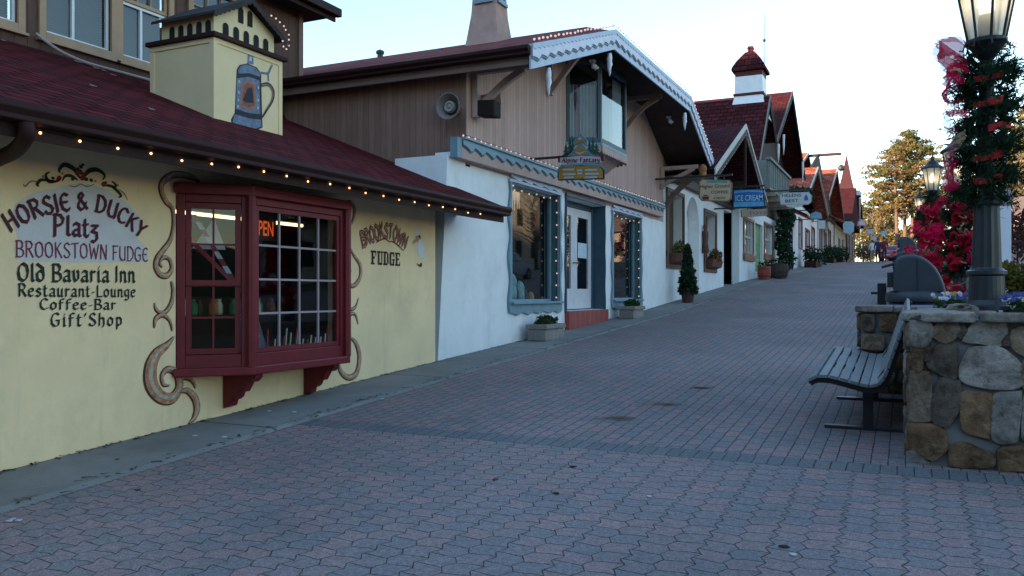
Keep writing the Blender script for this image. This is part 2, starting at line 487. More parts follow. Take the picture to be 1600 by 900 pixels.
def wall_x(mb, x, t, y0, y1, z0, z1, holes, mi=0, zt=None):
    """wall on a plane x = const, its outer face at x, with rectangular openings (ya, yb, za, zb)"""
    ys = sorted({y0, y1, *[h[0] for h in holes], *[h[1] for h in holes]})
    zs = sorted({z0, z1, *[h[2] for h in holes], *[h[3] for h in holes]})
    ys = [y for y in ys if y0 <= y <= y1]; zs = [z for z in zs if z0 <= z <= z1]
    for a, b in zip(ys, ys[1:]):
        for c, d in zip(zs, zs[1:]):
            if any(h[0] <= a and b <= h[1] and h[2] <= c and d <= h[3] for h in holes): continue
            for xx in (x, x - t): mb.poly([(xx, a, c), (xx, b, c), (xx, b, d), (xx, a, d)], mi)
    for a, b, c, d in holes:
        for p, q in (((a, c), (b, c)), ((a, d), (b, d)), ((a, c), (a, d)), ((b, c), (b, d))):
            mb.poly([(x, *p), (x, *q), (x - t, *q), (x - t, *p)], mi)
    for p, q in (((y0, z1), (y1, z1)), ((y0, z0), (y0, z1)), ((y1, z0), (y1, z1))):
        mb.poly([(x, *p), (x, *q), (x - t, *q), (x - t, *p)], mi)
def room(name, parent, x0, x1, y0, y1, z0, z1, m=None):
    """the dark inside of a shop: five faces, open towards +x"""
    mb = MB()
    mb.poly([(x0, y0, z0), (x0, y1, z0), (x0, y1, z1), (x0, y0, z1)])
    for a, b in (((y0, z0), (y1, z0)), ((y0, z1), (y1, z1)), ((y0, z0), (y0, z1)), ((y1, z0), (y1, z1))):
        mb.poly([(x0, *a), (x0, *b), (x1, *b), (x1, *a)])
    return mb.build(name, m or INTW, parent, recalc=False)
def slab(mb, px, x, t, mi=0):
    """outline measured in the photograph on the plane x, t metres thick towards the wall"""
    mb.prism([P(u, v, x=x) for u, v in px], (-t, 0, 0), mi)
def ftext(name, s, o, right, up, h, m, parent=None, width=None, ext=.002, squeeze=None):
    """lettering in the built-in typeface as a mesh: o = lower left, h = capital height"""
    cu = bpy.data.curves.new('t', 'FONT'); cu.body = s; cu.extrude = 0; cu.resolution_u = 3; cu.offset = .012
    ob = bpy.data.objects.new('t', cu); COL.objects.link(ob)
    me = bpy.data.meshes.new_from_object(ob)
    COL.objects.unlink(ob); bpy.data.objects.remove(ob)
    right, up = Vector(right).normalized(), Vector(up).normalized(); nn = right.cross(up)
    xs = [v.co.x for v in me.vertices]; ys = [v.co.y for v in me.vertices]
    k = h / .69; kx = width / (max(xs) - min(xs)) if width else k
    off = Vector((0, 0, 0)); p = parent
    while p is not None: off += p.location; p = p.parent
    for v in me.vertices:
        v.co = Vector(o) + right * ((v.co.x - min(xs)) * kx) + up * (v.co.y * k) + nn * ext - off
    me.name = name
    me.materials.clear(); me.materials.append(m)
    ob = bpy.data.objects.new(name, me); COL.objects.link(ob)
    if parent: ob.parent = parent
    return ob

GL = {}
for line in '''A.6 0,0 .3,1 .6,0|.12,.38 .5,.38
B.56 .08,0 .08,1|0,1 .35,1 .48,.85 .45,.62 .3,.52 .08,.52|.3,.52 .52,.4 .55,.18 .4,0 0,0
C.55 .52,.85 .35,1 .15,.93 .02,.6 .05,.25 .22,.02 .42,.02 .54,.18
D.6 .08,0 .08,1|0,1 .3,1 .52,.8 .58,.5 .5,.2 .3,0 0,0
E.5 .48,.9 .3,1 .1,.85 .03,.5 .1,.15 .3,0 .5,.12|.05,.52 .4,.52
F.5 .1,0 .1,1|0,.98 .5,1|.1,.52 .4,.55
G.6 .52,.88 .35,1 .12,.9 .02,.55 .06,.2 .25,0 .45,.04 .52,.15 .52,.45|.32,.45 .6,.45
H.6 .08,0 .08,1|.08,.5 .52,.55|.52,1 .52,0
I.2 .1,0 .1,1
K.58 .08,0 .08,1|.5,1 .1,.48|.2,.58 .55,0
L.5 .08,1 .08,0|.03,0 .5,.03
N.6 .06,0 .06,1 .52,0 .52,1
O.62 .31,1 .1,.85 .03,.5 .1,.15 .31,0 .52,.15 .59,.5 .52,.85 .31,1
P.55 .08,-.1 .08,1|0,1 .35,1 .52,.8 .45,.55 .25,.45 .08,.45
R.58 .08,0 .08,1|0,1 .35,1 .5,.8 .42,.58 .08,.5|.25,.52 .56,0
S.5 .46,.86 .3,1 .1,.9 .06,.7 .22,.54 .4,.42 .48,.22 .32,0 .12,.04 .02,.18
T.56 .28,0 .28,1|0,.95 .56,1
U.58 .06,1 .06,.25 .2,.02 .4,.02 .52,.2 .52,1|.52,.2 .52,0
W.8 .03,1 .2,0 .4,.75 .58,0 .77,1
Y.56 .03,1 .28,.5 .53,1|.28,.5 .26,0
&.62 .58,.05 .15,.75 .2,.95 .33,1 .42,.85 .1,.4 .04,.18 .2,0 .4,.1 .56,.45
a.46 .06,.56 .2,.66 .38,.6 .38,.06 .46,0|.38,.36 .1,.28 .04,.12 .16,0 .38,.1
d.5 .05,1 .4,.75 .44,.3 .4,.08 .22,0 .06,.12 .05,.45 .2,.62 .4,.52
e.44 .08,.34 .38,.44 .36,.6 .2,.66 .06,.5 .05,.15 .2,0 .4,.1
f.36 .1,-.02 .1,.85 .22,1 .38,.95|0,.62 .32,.64
g.48 .4,.62 .18,.66 .05,.5 .06,.2 .2,.06 .4,.14|.4,.66 .4,-.15 .25,-.3 .05,-.22
h.48 .08,1 .08,0|.08,.5 .25,.66 .4,.55 .42,.1 .32,-.12
i.22 .02,.6 .1,.66 .1,.05 .18,0|.08,.85 .14,.9
l.22 .1,1 .1,.06 .2,0
n.5 .02,.6 .1,.66 .1,0|.1,.5 .28,.66 .4,.56 .4,.06 .48,0
o.46 .22,.66 .06,.52 .05,.14 .22,0 .4,.14 .41,.5 .22,.66
p.5 .02,.6 .1,.68 .1,-.3|.1,.52 .28,.66 .42,.5 .42,.16 .26,0 .1,.1
r.38 .02,.6 .1,.66 .1,0|.1,.48 .24,.64 .36,.58
s.42 .36,.56 .2,.66 .06,.54 .12,.4 .32,.3 .38,.12 .2,0 .03,.1
t.34 .12,.9 .12,.1 .22,0 .34,.08|0,.62 .3,.66
u.5 .02,.6 .1,.66 .1,.12 .22,0 .4,.12|.4,.66 .4,.05 .48,0
v.46 .02,.6 .08,.66 .12,.2 .22,0 .4,.2 .4,.55 .32,.66
y.48 .04,.66 .1,.3 .22,.15 .4,.25|.4,.66 .4,-.1 .25,-.3 .06,-.25
z.42 .04,.62 .38,.64 .06,.3 .34,.24 .36,-.05 .2,-.25 .06,-.2
-.3 .04,.34 .26,.4
'.16 .1,1 .05,.78'''.split('\n'):
    w, rest = line[1:].split(' ', 1)
    GL[line[0]] = (float(w), [[tuple(map(float, q.split(','))) for q in st.split()] for st in rest.split('|')])
_k = [0]
def pen(mb, base, h, text, to3, nib=.17, ang=40, thin_=.05, gap=.1, mi=0, lift=0.0, shift=(0, 0)):
    """broad-nib lettering along a baseline [(a, b), ...] in plane coordinates; to3(a, b, lift) places it"""
    pts = [Vector(p) for p in base]
    seg = [0]
    for a, b in zip(pts, pts[1:]): seg.append(seg[-1] + (b - a).length)
    total = sum(GL[c][0] + gap if c in GL else .34 for c in text) - gap
    kx = seg[-1] / (total * h)
    def at(d):
        d = min(max(d, 0), seg[-1])
        for i in range(len(pts) - 1):
            if d <= seg[i + 1] or i == len(pts) - 2:
                t = (d - seg[i]) / (seg[i + 1] - seg[i]); break
        # smoothed tangent
        q0, q1 = pts[i], pts[i + 1]
        return q0 + (q1 - q0) * t, (q1 - q0).normalized()
    x = 0
    a = R(ang); nv = Vector((math.cos(a), math.sin(a))) * nib / 2
    for ch in text:
        if ch not in GL: x += .34; continue
        w, strokes = GL[ch]
        o, _ = at((x + w / 2) * h * kx)
        q1, _ = at((x + w / 2 + .35) * h * kx); q0, _ = at((x + w / 2 - .35) * h * kx)
        t = (q1 - q0).normalized(); up = Vector((-t.y, t.x))
        for st in strokes:
            st = [Vector(q) for q in st]
            for p, q in zip(st, st[1:]):
                d = (q - p)
                if d.length < 1e-5: continue
                d.normalize(); pn = Vector((-d.y, d.x))
                n_ = nv.copy()
                k = n_.dot(pn)
                if abs(k) < thin_: n_ = n_ + pn * (math.copysign(thin_, k if k else 1) - k)
                _k[0] = (_k[0] + 1) % 7
                ex = d * .02
                quad = [p - n_ - ex, p + n_ - ex, q + n_ + ex, q - n_ + ex]
                out = []
                for c in quad:
                    r = o + t * ((c.x - w / 2) * h * kx + shift[0]) + up * (c.y * h + shift[1])
                    out.append(to3(r.x, r.y, lift + _k[0] * .0003))
                mb.poly(out, mi)
        x += w + gap
def on_x(x): return lambda a, b, l: Vector((x + l, a, b))
def pxy(px, x):
    return [(p.y, p.z) for p in (P(u, v, x=x) for u, v in px)]
def ribbon(mb, pts, widths, to3, lift, mi=0, n=8):
    """painted stroke of changing width on a plane"""
    c = crom([Vector((p[0], p[1], w)) for p, w in zip(pts, widths)], n)
    for i in range(len(c) - 1):
        d0 = (c[min(i + 1, len(c) - 1)] - c[max(i - 1, 0)]); d1 = (c[min(i + 2, len(c) - 1)] - c[i])
        n0 = Vector((-d0.y, d0.x)).normalized() * c[i].z / 2; n1 = Vector((-d1.y, d1.x)).normalized() * c[i + 1].z / 2
        mb.poly([to3(c[i].x - n0.x, c[i].y - n0.y, lift), to3(c[i].x + n0.x, c[i].y + n0.y, lift),
                 to3(c[i + 1].x + n1.x, c[i + 1].y + n1.y, lift), to3(c[i + 1].x - n1.x, c[i + 1].y - n1.y, lift)], mi)
def disc(mb, c, r, to3, lift, mi=0, n=12, sy=1.0):
    mb.poly([to3(c[0] + r * math.cos(2 * math.pi * i / n), c[1] + r * sy * math.sin(2 * math.pi * i / n), lift) for i in range(n)], mi)

# ------------------------------------------------------------------ ground, paving, pavement
def sheet(x0, x1, y0, y1, dz, step, nx=1, xf=None):
    mb = MB()
    ys = [y0]
    while ys[-1] < y1 - 1e-6: ys.append(min(ys[-1] + step, y1))
    xs = [x0 + (x1 - x0) * i / nx for i in range(nx + 1)]
    vs = [(x, y, gz(y) + dz) for y in ys for x in xs]
    k = nx + 1
    fs = [[j * k + i, j * k + i + 1, (j + 1) * k + i + 1, (j + 1) * k + i] for j in range(len(ys) - 1) for i in range(nx)]
    mb.faces(vs, fs); return mb
GROUND = M('earth and dry grass', (.09, .085, .055), .95, .3, .3, .4, 6)
struct(sheet(-400, 400, -400, 900, -.02, 10).build('ground', GROUND))
BR_Y = 6.10
struct(sheet(-5.2, 16, -8, BR_Y, 0, 1).build('paver_plaza', paving('zigzag pavers', 'zig')))
struct(sheet(-5.2, 16, BR_Y, BR_Y + .25, 0, .25).build('paving_border', paving('border bricks', 'border')))
struct(sheet(-5.2, 12, BR_Y + .25, 78, 0, 1).build('brick_street', paving('street bricks', 'brick')))
ASPH = M('asphalt', (.055, .056, .06), .9, .2, 2, .4, 60)
struct(sheet(-60, 60, 78, 92, .004, 1).build('cross_road', ASPH))
mb = MB()
ys = [1.2 + i for i in range(70)]
for a, b in zip(ys, ys[1:]):
    for pts in ([(-6.4, a), (-5.13, a), (-5.13, b), (-6.4, b)],):
        mb.poly([(x, y, gz(y) + .022) for x, y in pts])
    mb.poly([(-5.13, a, gz(a) + .022), (-5.06, a, gz(a) - .01), (-5.06, b, gz(b) - .01), (-5.13, b, gz(b) + .022)])
struct(mb.build('pavement', slabs('concrete pavement', (.23, .225, .215), 3.1)))
# added unseen landform behind the viewer, shaped to keep the low sun off the street
mb = MB()
HX, HY = 26, 10
for j in range(HY + 1):
    for i in range(HX + 1):
        x = -150 + 11 * i; t = j / HY
        y = -38 - 90 * t
        ridge = 32 + 1.6 * math.sin(x * .05) + 1.0 * math.sin(x * .13 + 1)
        mb.v.append(Vector((x, y, -3 + (ridge + 3) * math.sin(min(t * 5, 1) * math.pi / 2) * max(.28, min(1, max(0, (38 - x) / 18)) ** .7) * min(1, (x + 152) / 30))))
k = HX + 1
mb.f = [[j * k + i, j * k + i + 1, (j + 1) * k + i + 1, (j + 1) * k + i] for j in range(HY) for i in range(HX)]
mb.m = [0] * len(mb.f)
struct(mb.build('shade_hill', M('added hillside', (.045, .05, .03), .95, .4, .15, .6, .6), smooth=True))

# ------------------------------------------------------------------ yellow fudge shop
shop = thing('fudge_shop', 'yellow single-storey shop with maroon bay window, painted lettering and low red shingle roof', 'shop', (-6, 6, .3))
mb = MB()
BW = (5.53, 7.93, .86, 2.46)
wall_x(mb, -6, .15, -4, 10.15, -1, 2.95, [BW])
mb.poly([(-6, 10.15, -1), (-12, 10.15, -1), (-12, 10.15, 4), (-6, 10.15, 2.95)])
mb.build('wall', YELLOW, shop)
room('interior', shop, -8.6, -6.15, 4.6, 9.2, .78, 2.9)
# roof: slope 0.4 from the eave at x -5.2
def roofz(x): return 2.79 + .4 * (-5.2 - x)
mb = MB()
mb.prism([(-5.22, -6, roofz(-5.22)), (-9.5, -6, roofz(-9.5)), (-9.5, 10.98, roofz(-9.5)), (-5.22, 10.72, roofz(-5.22))], (0, 0, -.07))
rf = mb.build('roof', ROOF1, shop)
mb = MB()
prof = [(-5.2, 2.765), (-5.08, 2.77), (-5.075, 2.73), (-5.10, 2.69), (-5.10, 2.655), (-5.2, 2.645)]
mb.prism([(x, -6, z) for x, z in prof], (0, 16.75, 0))
mb.build('gutter', GUTTER, shop, bevel=.008)
mb = MB()
mb.box((-5.225, -6, 2.56), (-5.203, 10.72, 2.72))
mb.build('fascia', DKBROWN, shop)
mb = MB()
mb.poly([(-5.226, -6, 2.58), (-6.02, -6, 2.72), (-6.02, 10.72, 2.72), (-5.226, 10.72, 2.58)])
mb.poly([(-5.226, 10.72, 2.56), (-5.226, 10.72, 2.77), (-6.1, 10.78, 3.12), (-6.1, 10.78, 2.72)])
mb.build('soffit', SOFFIT, shop)
mb = MB()
path = crom([P(40, 192, x=-5.14), P(40, 214, x=-5.16), P(22, 236, x=-5.4), P(-14, 254, x=-5.75), P(-40, 275, x=-5.93), P(-42, 420, x=-5.93)], 5)
mb.tube(path, .052, 10)
mb.build('downspout', GUTTER, shop, smooth=True)

# bay window
bay = MB()
FL, FF, FRt = Fr((-6, 5.53), (-5.55, 6.0)), Fr((-5.55, 6.0), (-5.55, 7.46)), Fr((-5.55, 7.46), (-6, 7.93))
z0, z1 = .86, 2.46
for fr in (FL, FF, FRt):
    fr.ring(bay, .005, fr.L - .005, z0, z1, .075, -.07, .0, wb=.12)
bayo = bay.build('bay_window', MAROON, shop, bevel=.006)
mb = MB()
base = [(-5.98, 5.47), (-5.5, 5.975), (-5.5, 7.485), (-5.98, 7.99)]
mb.prism([(x, y, z0 - .075) for x, y in base], (0, 0, .08))
mb.build('window_sill', MAROON, bayo, bevel=.012)
mb = MB()
mb.prism([(x + .015, y, z1 - .004) for x, y in base], (0, 0, .1))
mb.build('window_head', MAROON, bayo, bevel=.01)
for x, y in ((-5.535, 5.99), (-5.535, 7.47)):
    mb = MB(); mb.lathe((x, y, z0), [(.045, 0), (.045, z1 - z0)], 8, 0, R(22.5)); mb.build('corner_post', MAROON, bayo)
MUNT = M('greyish pink muntin paint', (.33, .25, .26), .55, .1, 6, 0)
def sash(fr, a0, a1, za, zb, cols, rows, m, mm, parent, d=-.05, w=.05, mw=.018, nm='sash'):
    mb = MB(); fr.ring(mb, a0, a1, za, zb, w, d, d + .035)
    o = mb.build(nm, m, parent)
    if cols * rows > 1:
        mb = MB(); fr.grid(mb, a0 + w, a1 - w, za + w, zb - w, cols, rows, mw, d + .008, d + .028)
        mb.build('muntin', mm, o)
    mb = MB(); fr.quad(mb, a0 + w, a1 - w, za + w, zb - w, d + .012)
    mb.build('pane', GLASS, o)
    return o
sash(FL, .085, FL.L - .085, z0 + .76, z1 - .08, 2, 2, MAROON, MAROON, bayo, -.045)
sash(FL, .085, FL.L - .085, z0 + .125, z0 + .8, 2, 2, MAROON, MAROON, bayo, -.085)
sash(FF, .085, FF.L - .085, z0 + .125, z1 - .08, 4, 4, MAROON, MUNT, bayo, -.05, .045, .02)
sash(FRt, .085, FRt.L - .085, z0 + .125, z1 - .08, 2, 4, MAROON, MUNT, bayo, -.05, .05)
for yb in (6.10, 7.30):
    mb = MB()
    pr = [(-5.99, .785), (-5.58, .785), (-5.58, .74), (-5.63, .70), (-5.66, .73), (-5.70, .66), (-5.74, .60), (-5.78, .63), (-5.81, .55), (-5.85, .52), (-5.87, .55), (-5.90, .46), (-5.99, .43)]
    mb.prism([(x, yb, z) for x, z in pr], (0, .1, 0))
    mb.build('bracket', MAROON, bayo, bevel=.005)
# painted lettering
INK = M('black green sign ink', (.02, .024, .02), .7, .3, 20, 0)
PLUM = M('dark plum sign ink', (.075, .012, .022), .7, .3, 20, 0)
ROSE = M('rose sign ink', (.2, .03, .06), .7, .3, 20, 0)
LILAC = M('faded lilac white paint', (.6, .56, .55), .85, .06, 6, .1, 30)
W6 = on_x(-6)
mb = MB()
mb.poly([P(u, v, x=-6 + .002) for u, v in [(17, 340), (24, 318), (52, 302), (92, 292), (128, 285), (168, 296), (200, 318), (219, 340), (214, 372), (230, 390), (231, 408), (160, 410), (90, 409), (26, 407), (23, 388), (30, 376)]])
mb.build('sign_ground', LILAC, shop)
mb = MB()
def wtext(mb, s, px, cap_px, nib=.17, ang=40, gap=.1, mi=0, lift=.004, shift=(0, 0), x=-6, thin_=.05):
    b = pxy(px, x)
    u, v = px[len(px) // 2]
    a0, a1 = P(u, v, x=x), P(u, v - cap_px, x=x)
    pen(mb, b, a1.z - a0.z, s, on_x(x), nib, ang, thin_, gap, mi, lift, shift)
arch = [(15, 362), (38, 348), (63, 337), (88, 331), (114, 328), (138, 327), (158, 332), (178, 341), (198, 354), (219, 372)]
wtext(mb, 'HORSIE & DUCKY', arch, 26, .2, 38, .12, 1, .004, (.006, -.006))
wtext(mb, 'HORSIE & DUCKY', arch, 26, .2, 38, .12, 0, .0065)
wtext(mb, 'Platz', [(82, 365), (152, 371)], 29, .19, 40, .12, 1, .004, (.006, -.006))
wtext(mb, 'Platz', [(82, 365), (152, 371)], 29, .19, 40, .12, 0, .0065)
mb.build('lettering', [PLUM, ROSE], shop, recalc=False)
mb = MB()
wtext(mb, 'BROOKSTOWN FUDGE', [(24, 401), (60, 402.5), (100, 403), (140, 404), (180, 406.5), (230, 409)], 23, .14, 30, .12)
mb.build('lettering', ROSE, shop, recalc=False)
mb = MB()
wtext(mb, 'Old Bavaria Inn', [(27, 439), (210, 441)], 24, .21, 42, .12)
wtext(mb, 'Restaurant-Lounge', [(28, 463), (211, 464)], 17, .2, 42, .14)
wtext(mb, 'Coffee-Bar', [(62, 483.5), (180, 483.5)], 15.5, .2, 42, .16)
wtext(mb, "Gift'Shop", [(79, 510), (190, 508.5)], 19, .19, 42, .2)
mb.build('lettering', INK, shop, recalc=False)
mb = MB()
a2 = [(566, 386), (581, 378), (598, 371), (611, 373), (622, 379), (633, 389)]
TANP = M('tan pink paint', (.42, .24, .18), .8, .1, 10, 0)
wtext(mb, 'BROOKSTOWN', a2, 22, .3, 60, .05, 0, .003, thin_=.13)
wtext(mb, 'BROOKSTOWN', a2, 22, .12, 60, .05, 1, .006, thin_=.03)
c = pxy([(587, 379), (600, 373), (608, 378), (611, 377), (620, 382), (630, 392)], -6)
ribbon(mb, c, [.012, .02, .014, .016, .02, .012], W6, .0062, 0)
mb.build('lettering', [M('brick red sign paint', (.15, .025, .025), .7, .2, 20, 0), TANP], shop, recalc=False)
mb = MB()
# slab-serif FUDGE from bars
def slabword(mb, s, px, cap, x, mi=0, lift=.004):
    (a0, b0), (a1, b1) = pxy(px, x); h = P(px[0][0], px[0][1] - cap, x=x).z - b0
    n = len(s); w = (a1 - a0) / n
    G5 = {'F': ['0,1,0,1,.32', 'b0,.55,0,.12', 'b0,.7,.88,1', 'b.3,.6,.42,.6'], }
    segs = {'F': [(0, .6, 0, .13), (.12, .42, 0, 1), (0, .85, .85, 1), (.72, .85, .62, 1), (.4, .62, .42, .58)],
            'U': [(0, .5, .86, 1), (.12, .38, .1, 1), (.12, .82, 0, .16), (.68, .82, .1, 1), (.55, .92, .86, 1)],
            'D': [(0, .7, 0, .14), (.12, .4, 0, 1), (0, .7, .86, 1), (.62, .86, .12, .88)],
            'G': [(.15, .8, 0, .15), (.05, .34, .1, .9), (.15, .8, .85, 1), (.66, .84, .66, 1), (.5, .9, .38, .5), (.6, .82, 0, .5)],
            'E': [(0, .85, 0, .14), (.12, .4, 0, 1), (0, .85, .86, 1), (.72, .85, .0, .3), (.72, .85, .7, 1), (.4, .65, .42, .58)]}
    for i, ch in enumerate(s):
        for q, (xa, xb, ya, yb) in enumerate(segs[ch]):
            zb = b0 + (b1 - b0) * i / n
            mb.poly([Vector((x + lift + q * .0004, a0 + w * (i + t), zb + h * y)) for t, y in ((xa, ya), (xb, ya), (xb, yb), (xa, yb))], mi)
slabword(mb, 'FUDGE', [(579, 413), (626, 416)], 22, -6)
mb.build('lettering', M('black plum paint', (.035, .012, .014), .7, .2, 20, 0), shop, recalc=False)
# flower garland over the sign
mb = MB()
def Rb(px, w, lift=.005, mi=0, x=-6):
    ribbon(mb, pxy(px, x), [q * .0155 for q in w], on_x(x), lift, mi)
C0 = 2  # crop 2 scale helper
def c2(*pts): return [(a / 3.1025, 230 + b / 3.1025) for a, b in pts]
Rb(c2((385, 150), (355, 105), (310, 85), (285, 110), (290, 125)), (1, 2.4, 2.2, 1.5, .6))
Rb(c2((400, 150), (430, 115), (470, 110), (505, 135), (495, 160)), (1, 2.4, 2.2, 1.5, .6))
Rb(c2((375, 160), (345, 140), (315, 140), (300, 165)), (.8, 1.6, 1.4, .5))
Rb(c2((280, 165), (235, 165), (220, 135), (240, 120)), (.8, 2, 1.4, .5))
Rb(c2((270, 165), (230, 160), (195, 160), (178, 180), (188, 190)), (.6, 1.2, 1.6, 1.6, .6))
Rb(c2((190, 170), (150, 165), (120, 190), (112, 178)), (.3, .7, .7, .3), mi=3)
Rb(c2((500, 185), (540, 190), (570, 215), (585, 235), (572, 245)), (.8, 1.6, 1.8, 1.4, .5))
Rb(c2((540, 165), (560, 185), (545, 200)), (.6, 1.5, .5))
Rb(c2((575, 205), (600, 225), (618, 258)), (.3, .7, .3), mi=3)
Rb(c2((330, 185), (360, 192), (390, 180), (420, 190), (455, 180)), (.3, .6, .5, .6, .3), mi=3)
for a, b, r in ((390, 95, 1.3), (400, 85, 1), (375, 105, 1), (415, 155, 1.5), (440, 160, 1.3), (350, 155, 1.2), (255, 150, 1.1), (525, 185, 1.1)):
    disc(mb, pxy(c2((a, b)), -6)[0], r * .014, W6, .0055, 0, 8, .8)
for a, b, r in ((385, 120, 1.6), (400, 132, 1.4), (372, 130, 1.2), (395, 150, 1.5), (285, 150, 1.5), (278, 160, 1.1), (500, 180, 1.5), (510, 172, 1)):
    disc(mb, pxy(c2((a, b)), -6)[0], r * .014, W6, .0065, 1, 10)
for a, b in ((205, 142), (300, 128), (568, 185), (460, 165)):
    disc(mb, pxy(c2((a, b)), -6)[0], .011, W6, .007, 2, 8)
mb.build('flower_painting', [M('dark leaf paint', (.02, .04, .022), .8, .2, 20, 0), M('berry red paint', (.25, .025, .03), .7, .2, 20, 0), M('ochre paint', (.4, .22, .05), .7, .2, 20, 0), M('grey brown paint', (.2, .15, .1), .8, .2, 20, 0)], shop, recalc=False)
# brown scrolls either side of the window
mb = MB()
def scroll(px, w):
    pts = pxy(px, -6)
    ribbon(mb, pts, [q * .0195 for q in w], W6, .003, 0)
    ribbon(mb, [(a + .004 + .0016 * q, b + .004) for (a, b), q in zip(pts, w)], [max(q - .9, .3) * .0195 for q in w], W6, .0045, 1)
    ribbon(mb, [(a + .014, b + .01) for a, b in pts], [max(q * .28, .2) * .0195 for q in w], W6, .006, 2)
def c3(*pts): return [(220 + a / 2.094, 250 + b / 2.094) for a, b in pts]
scroll(c3((190, 72), (165, 55), (110, 48), (72, 70), (66, 100), (80, 135), (102, 160), (106, 210), (96, 260), (72, 295), (52, 322), (48, 350), (62, 375), (85, 378), (100, 355), (92, 325), (72, 320), (60, 338), (68, 352)), (1.2, 3, 3.4, 3.4, 3.2, 3, 2.6, 2.4, 2.6, 3, 3, 3, 3, 3, 2.6, 2.2, 2, 1.6, 1))
scroll(c3((97, 398), (104, 430), (98, 470), (75, 500), (50, 492), (42, 468)), (1, 2.2, 2.6, 2.4, 1.8, .6))
scroll(c3((42, 550), (48, 520), (70, 508), (92, 525), (101, 560)), (1, 2.6, 2.4, 1.8, .8))
scroll(c3((106, 580), (85, 605), (50, 635), (30, 680), (32, 735), (62, 775), (100, 780), (124, 745), (116, 700), (88, 685), (68, 705), (72, 735), (92, 738)), (1.4, 3.4, 5.6, 7, 7.2, 6.4, 5.6, 5, 4.2, 3.4, 2.6, 2, 1))
scroll(c3((124, 735), (140, 712), (165, 720), (177, 748)), (.8, 2.6, 2.6, .8))
scroll(c3((124, 762), (150, 755), (175, 780), (182, 815), (172, 845), (155, 862)), (1, 3.2, 4.2, 4.2, 3, .8))
scroll(c3((666, 140), (685, 138), (699, 160), (694, 195), (678, 218)), (1.2, 2.6, 3, 2.4, 1))
scroll(c3((676, 275), (695, 310), (717, 345), (716, 385), (695, 412), (676, 400), (674, 375), (688, 362)), (1, 2.4, 3.2, 3.2, 3, 2.4, 1.8, 1))
scroll(c3((676, 425), (672, 460), (685, 488), (702, 480), (711, 452)), (1, 2, 2.4, 2, .7))
scroll(c3((674, 530), (682, 508), (700, 505), (710, 538)), (1, 2.2, 2.2, .7))
scroll(c3((672, 575), (700, 595), (714, 640), (706, 695), (680, 712), (655, 695), (648, 665), (665, 648), (680, 660)), (1, 3.2, 4.2, 4.4, 4, 3.6, 3, 2.2, 1))
mb.build('scrollwork_painting', [M('umber paint', (.085, .035, .022), .8, .4, 25, 0), M('tan scroll paint', (.42, .2, .1), .85, .45, 22, 0), M('cream highlight paint', (.45, .36, .28), .85, .3, 25, 0)], shop, recalc=False)
# painted cook
mb = MB()
def c8(*pts): return [P(555 + a / 9, 330 + b / 9, x=-5.996) for a, b in pts]
def ap(mi, dx, *pts): mb.poly([p + Vector((dx, 0, 0)) for p in c8(*pts)], mi)
ap(0, 0, (890, 395), (935, 410), (975, 500), (985, 540), (960, 560), (975, 640), (970, 690), (910, 640), (880, 610), (885, 560), (870, 510), (835, 490), (830, 475), (880, 470))
ap(0, .001, (840, 300), (865, 230), (885, 205), (905, 240), (905, 320), (880, 345), (845, 345))
ap(1, .0015, (850, 350), (885, 340), (905, 360), (900, 400), (880, 430), (840, 440), (815, 465), (800, 440), (825, 405), (850, 390))
ap(2, .002, (885, 345), (905, 330), (920, 360), (915, 400), (898, 370))
ap(2, .002, (860, 730), (905, 755), (925, 720), (940, 740), (935, 780), (910, 785), (865, 745))
mb.build('cook_painting', [M('white figure paint', (.66, .64, .66), .8, .05, 10, 0), M('skin figure paint', (.45, .22, .14), .8, .1, 10, 0), M('dark figure paint', (.04, .025, .02), .8, .1, 10, 0)], shop, recalc=False)

# chimney box with miniature house
cx0, cx1, cy0, cy1, cz = -7.97, -7.0, 6.99, 8.1, 4.42
mb = MB()
mb.prism([(cx1, cy0, 3.35), (cx1, cy0, cz), (cx0, cy0, cz), (cx0, cy0, 3.7)], (0, cy1 - cy0, 0))
chim = mb.build('chimney', YELLOW2, shop)
mb = MB()
for y0_, y1_ in ((cy0 - .012, cy0 + .05), (cy1 - .05, cy1 + .012)):
    mb.box((cx1 - .05, y0_, 3.4), (cx1 + .012, y1_, cz - .06))
mb.box((cx1 - .05, cy0 - .012, cz - .06), (cx1 + .012, cy1 + .012, cz - .003))
mb.box((cx0, cy0 - .012, cz - .06), (cx1 - .052, cy0 + .02, cz - .003))
mb.box((cx0 - .01, cy0 - .012, 3.7), (cx0 + .05, cy0 + .02, cz - .062))
mb.build('corner_trim', YELLOW2, chim)
mb = MB(); mb.box((cx0 - .05, cy0 - .05, cz), (cx1 + .06, cy1 + .06, cz + .05)); mb.build('rim', DKBROWN, chim, bevel=.006)
mb = MB()
hx0, hx1, hy0, hy1, hz = cx0 + .1, cx1 - .06, cy0 + .06, cy1 - .06, cz + .05
ym = (hy0 + hy1) / 2
mb.prism([(hx1, hy0, hz), (hx1, hy1, hz), (hx1, hy1, hz + .26), (hx1, ym, hz + .5), (hx1, hy0, hz + .26)], (hx0 - hx1, 0, 0))
mini = mb.build('miniature_house', YELLOW2, chim)
def archhole(fr, a, z, w, h, d=.006, mi=0):
    pts = [fr.p(a - w / 2, z, d), fr.p(a + w / 2, z, d)] + [fr.p(a + w / 2 * math.cos(t), z + h - w / 2 + w / 2 * math.sin(t), d) for t in [math.pi * i / 6 for i in range(7)]]
    mb.poly(pts, mi)
fs_, ff_ = Fr((hx0, hy0), (hx1, hy0)), Fr((hx1, hy0), (hx1, hy1))
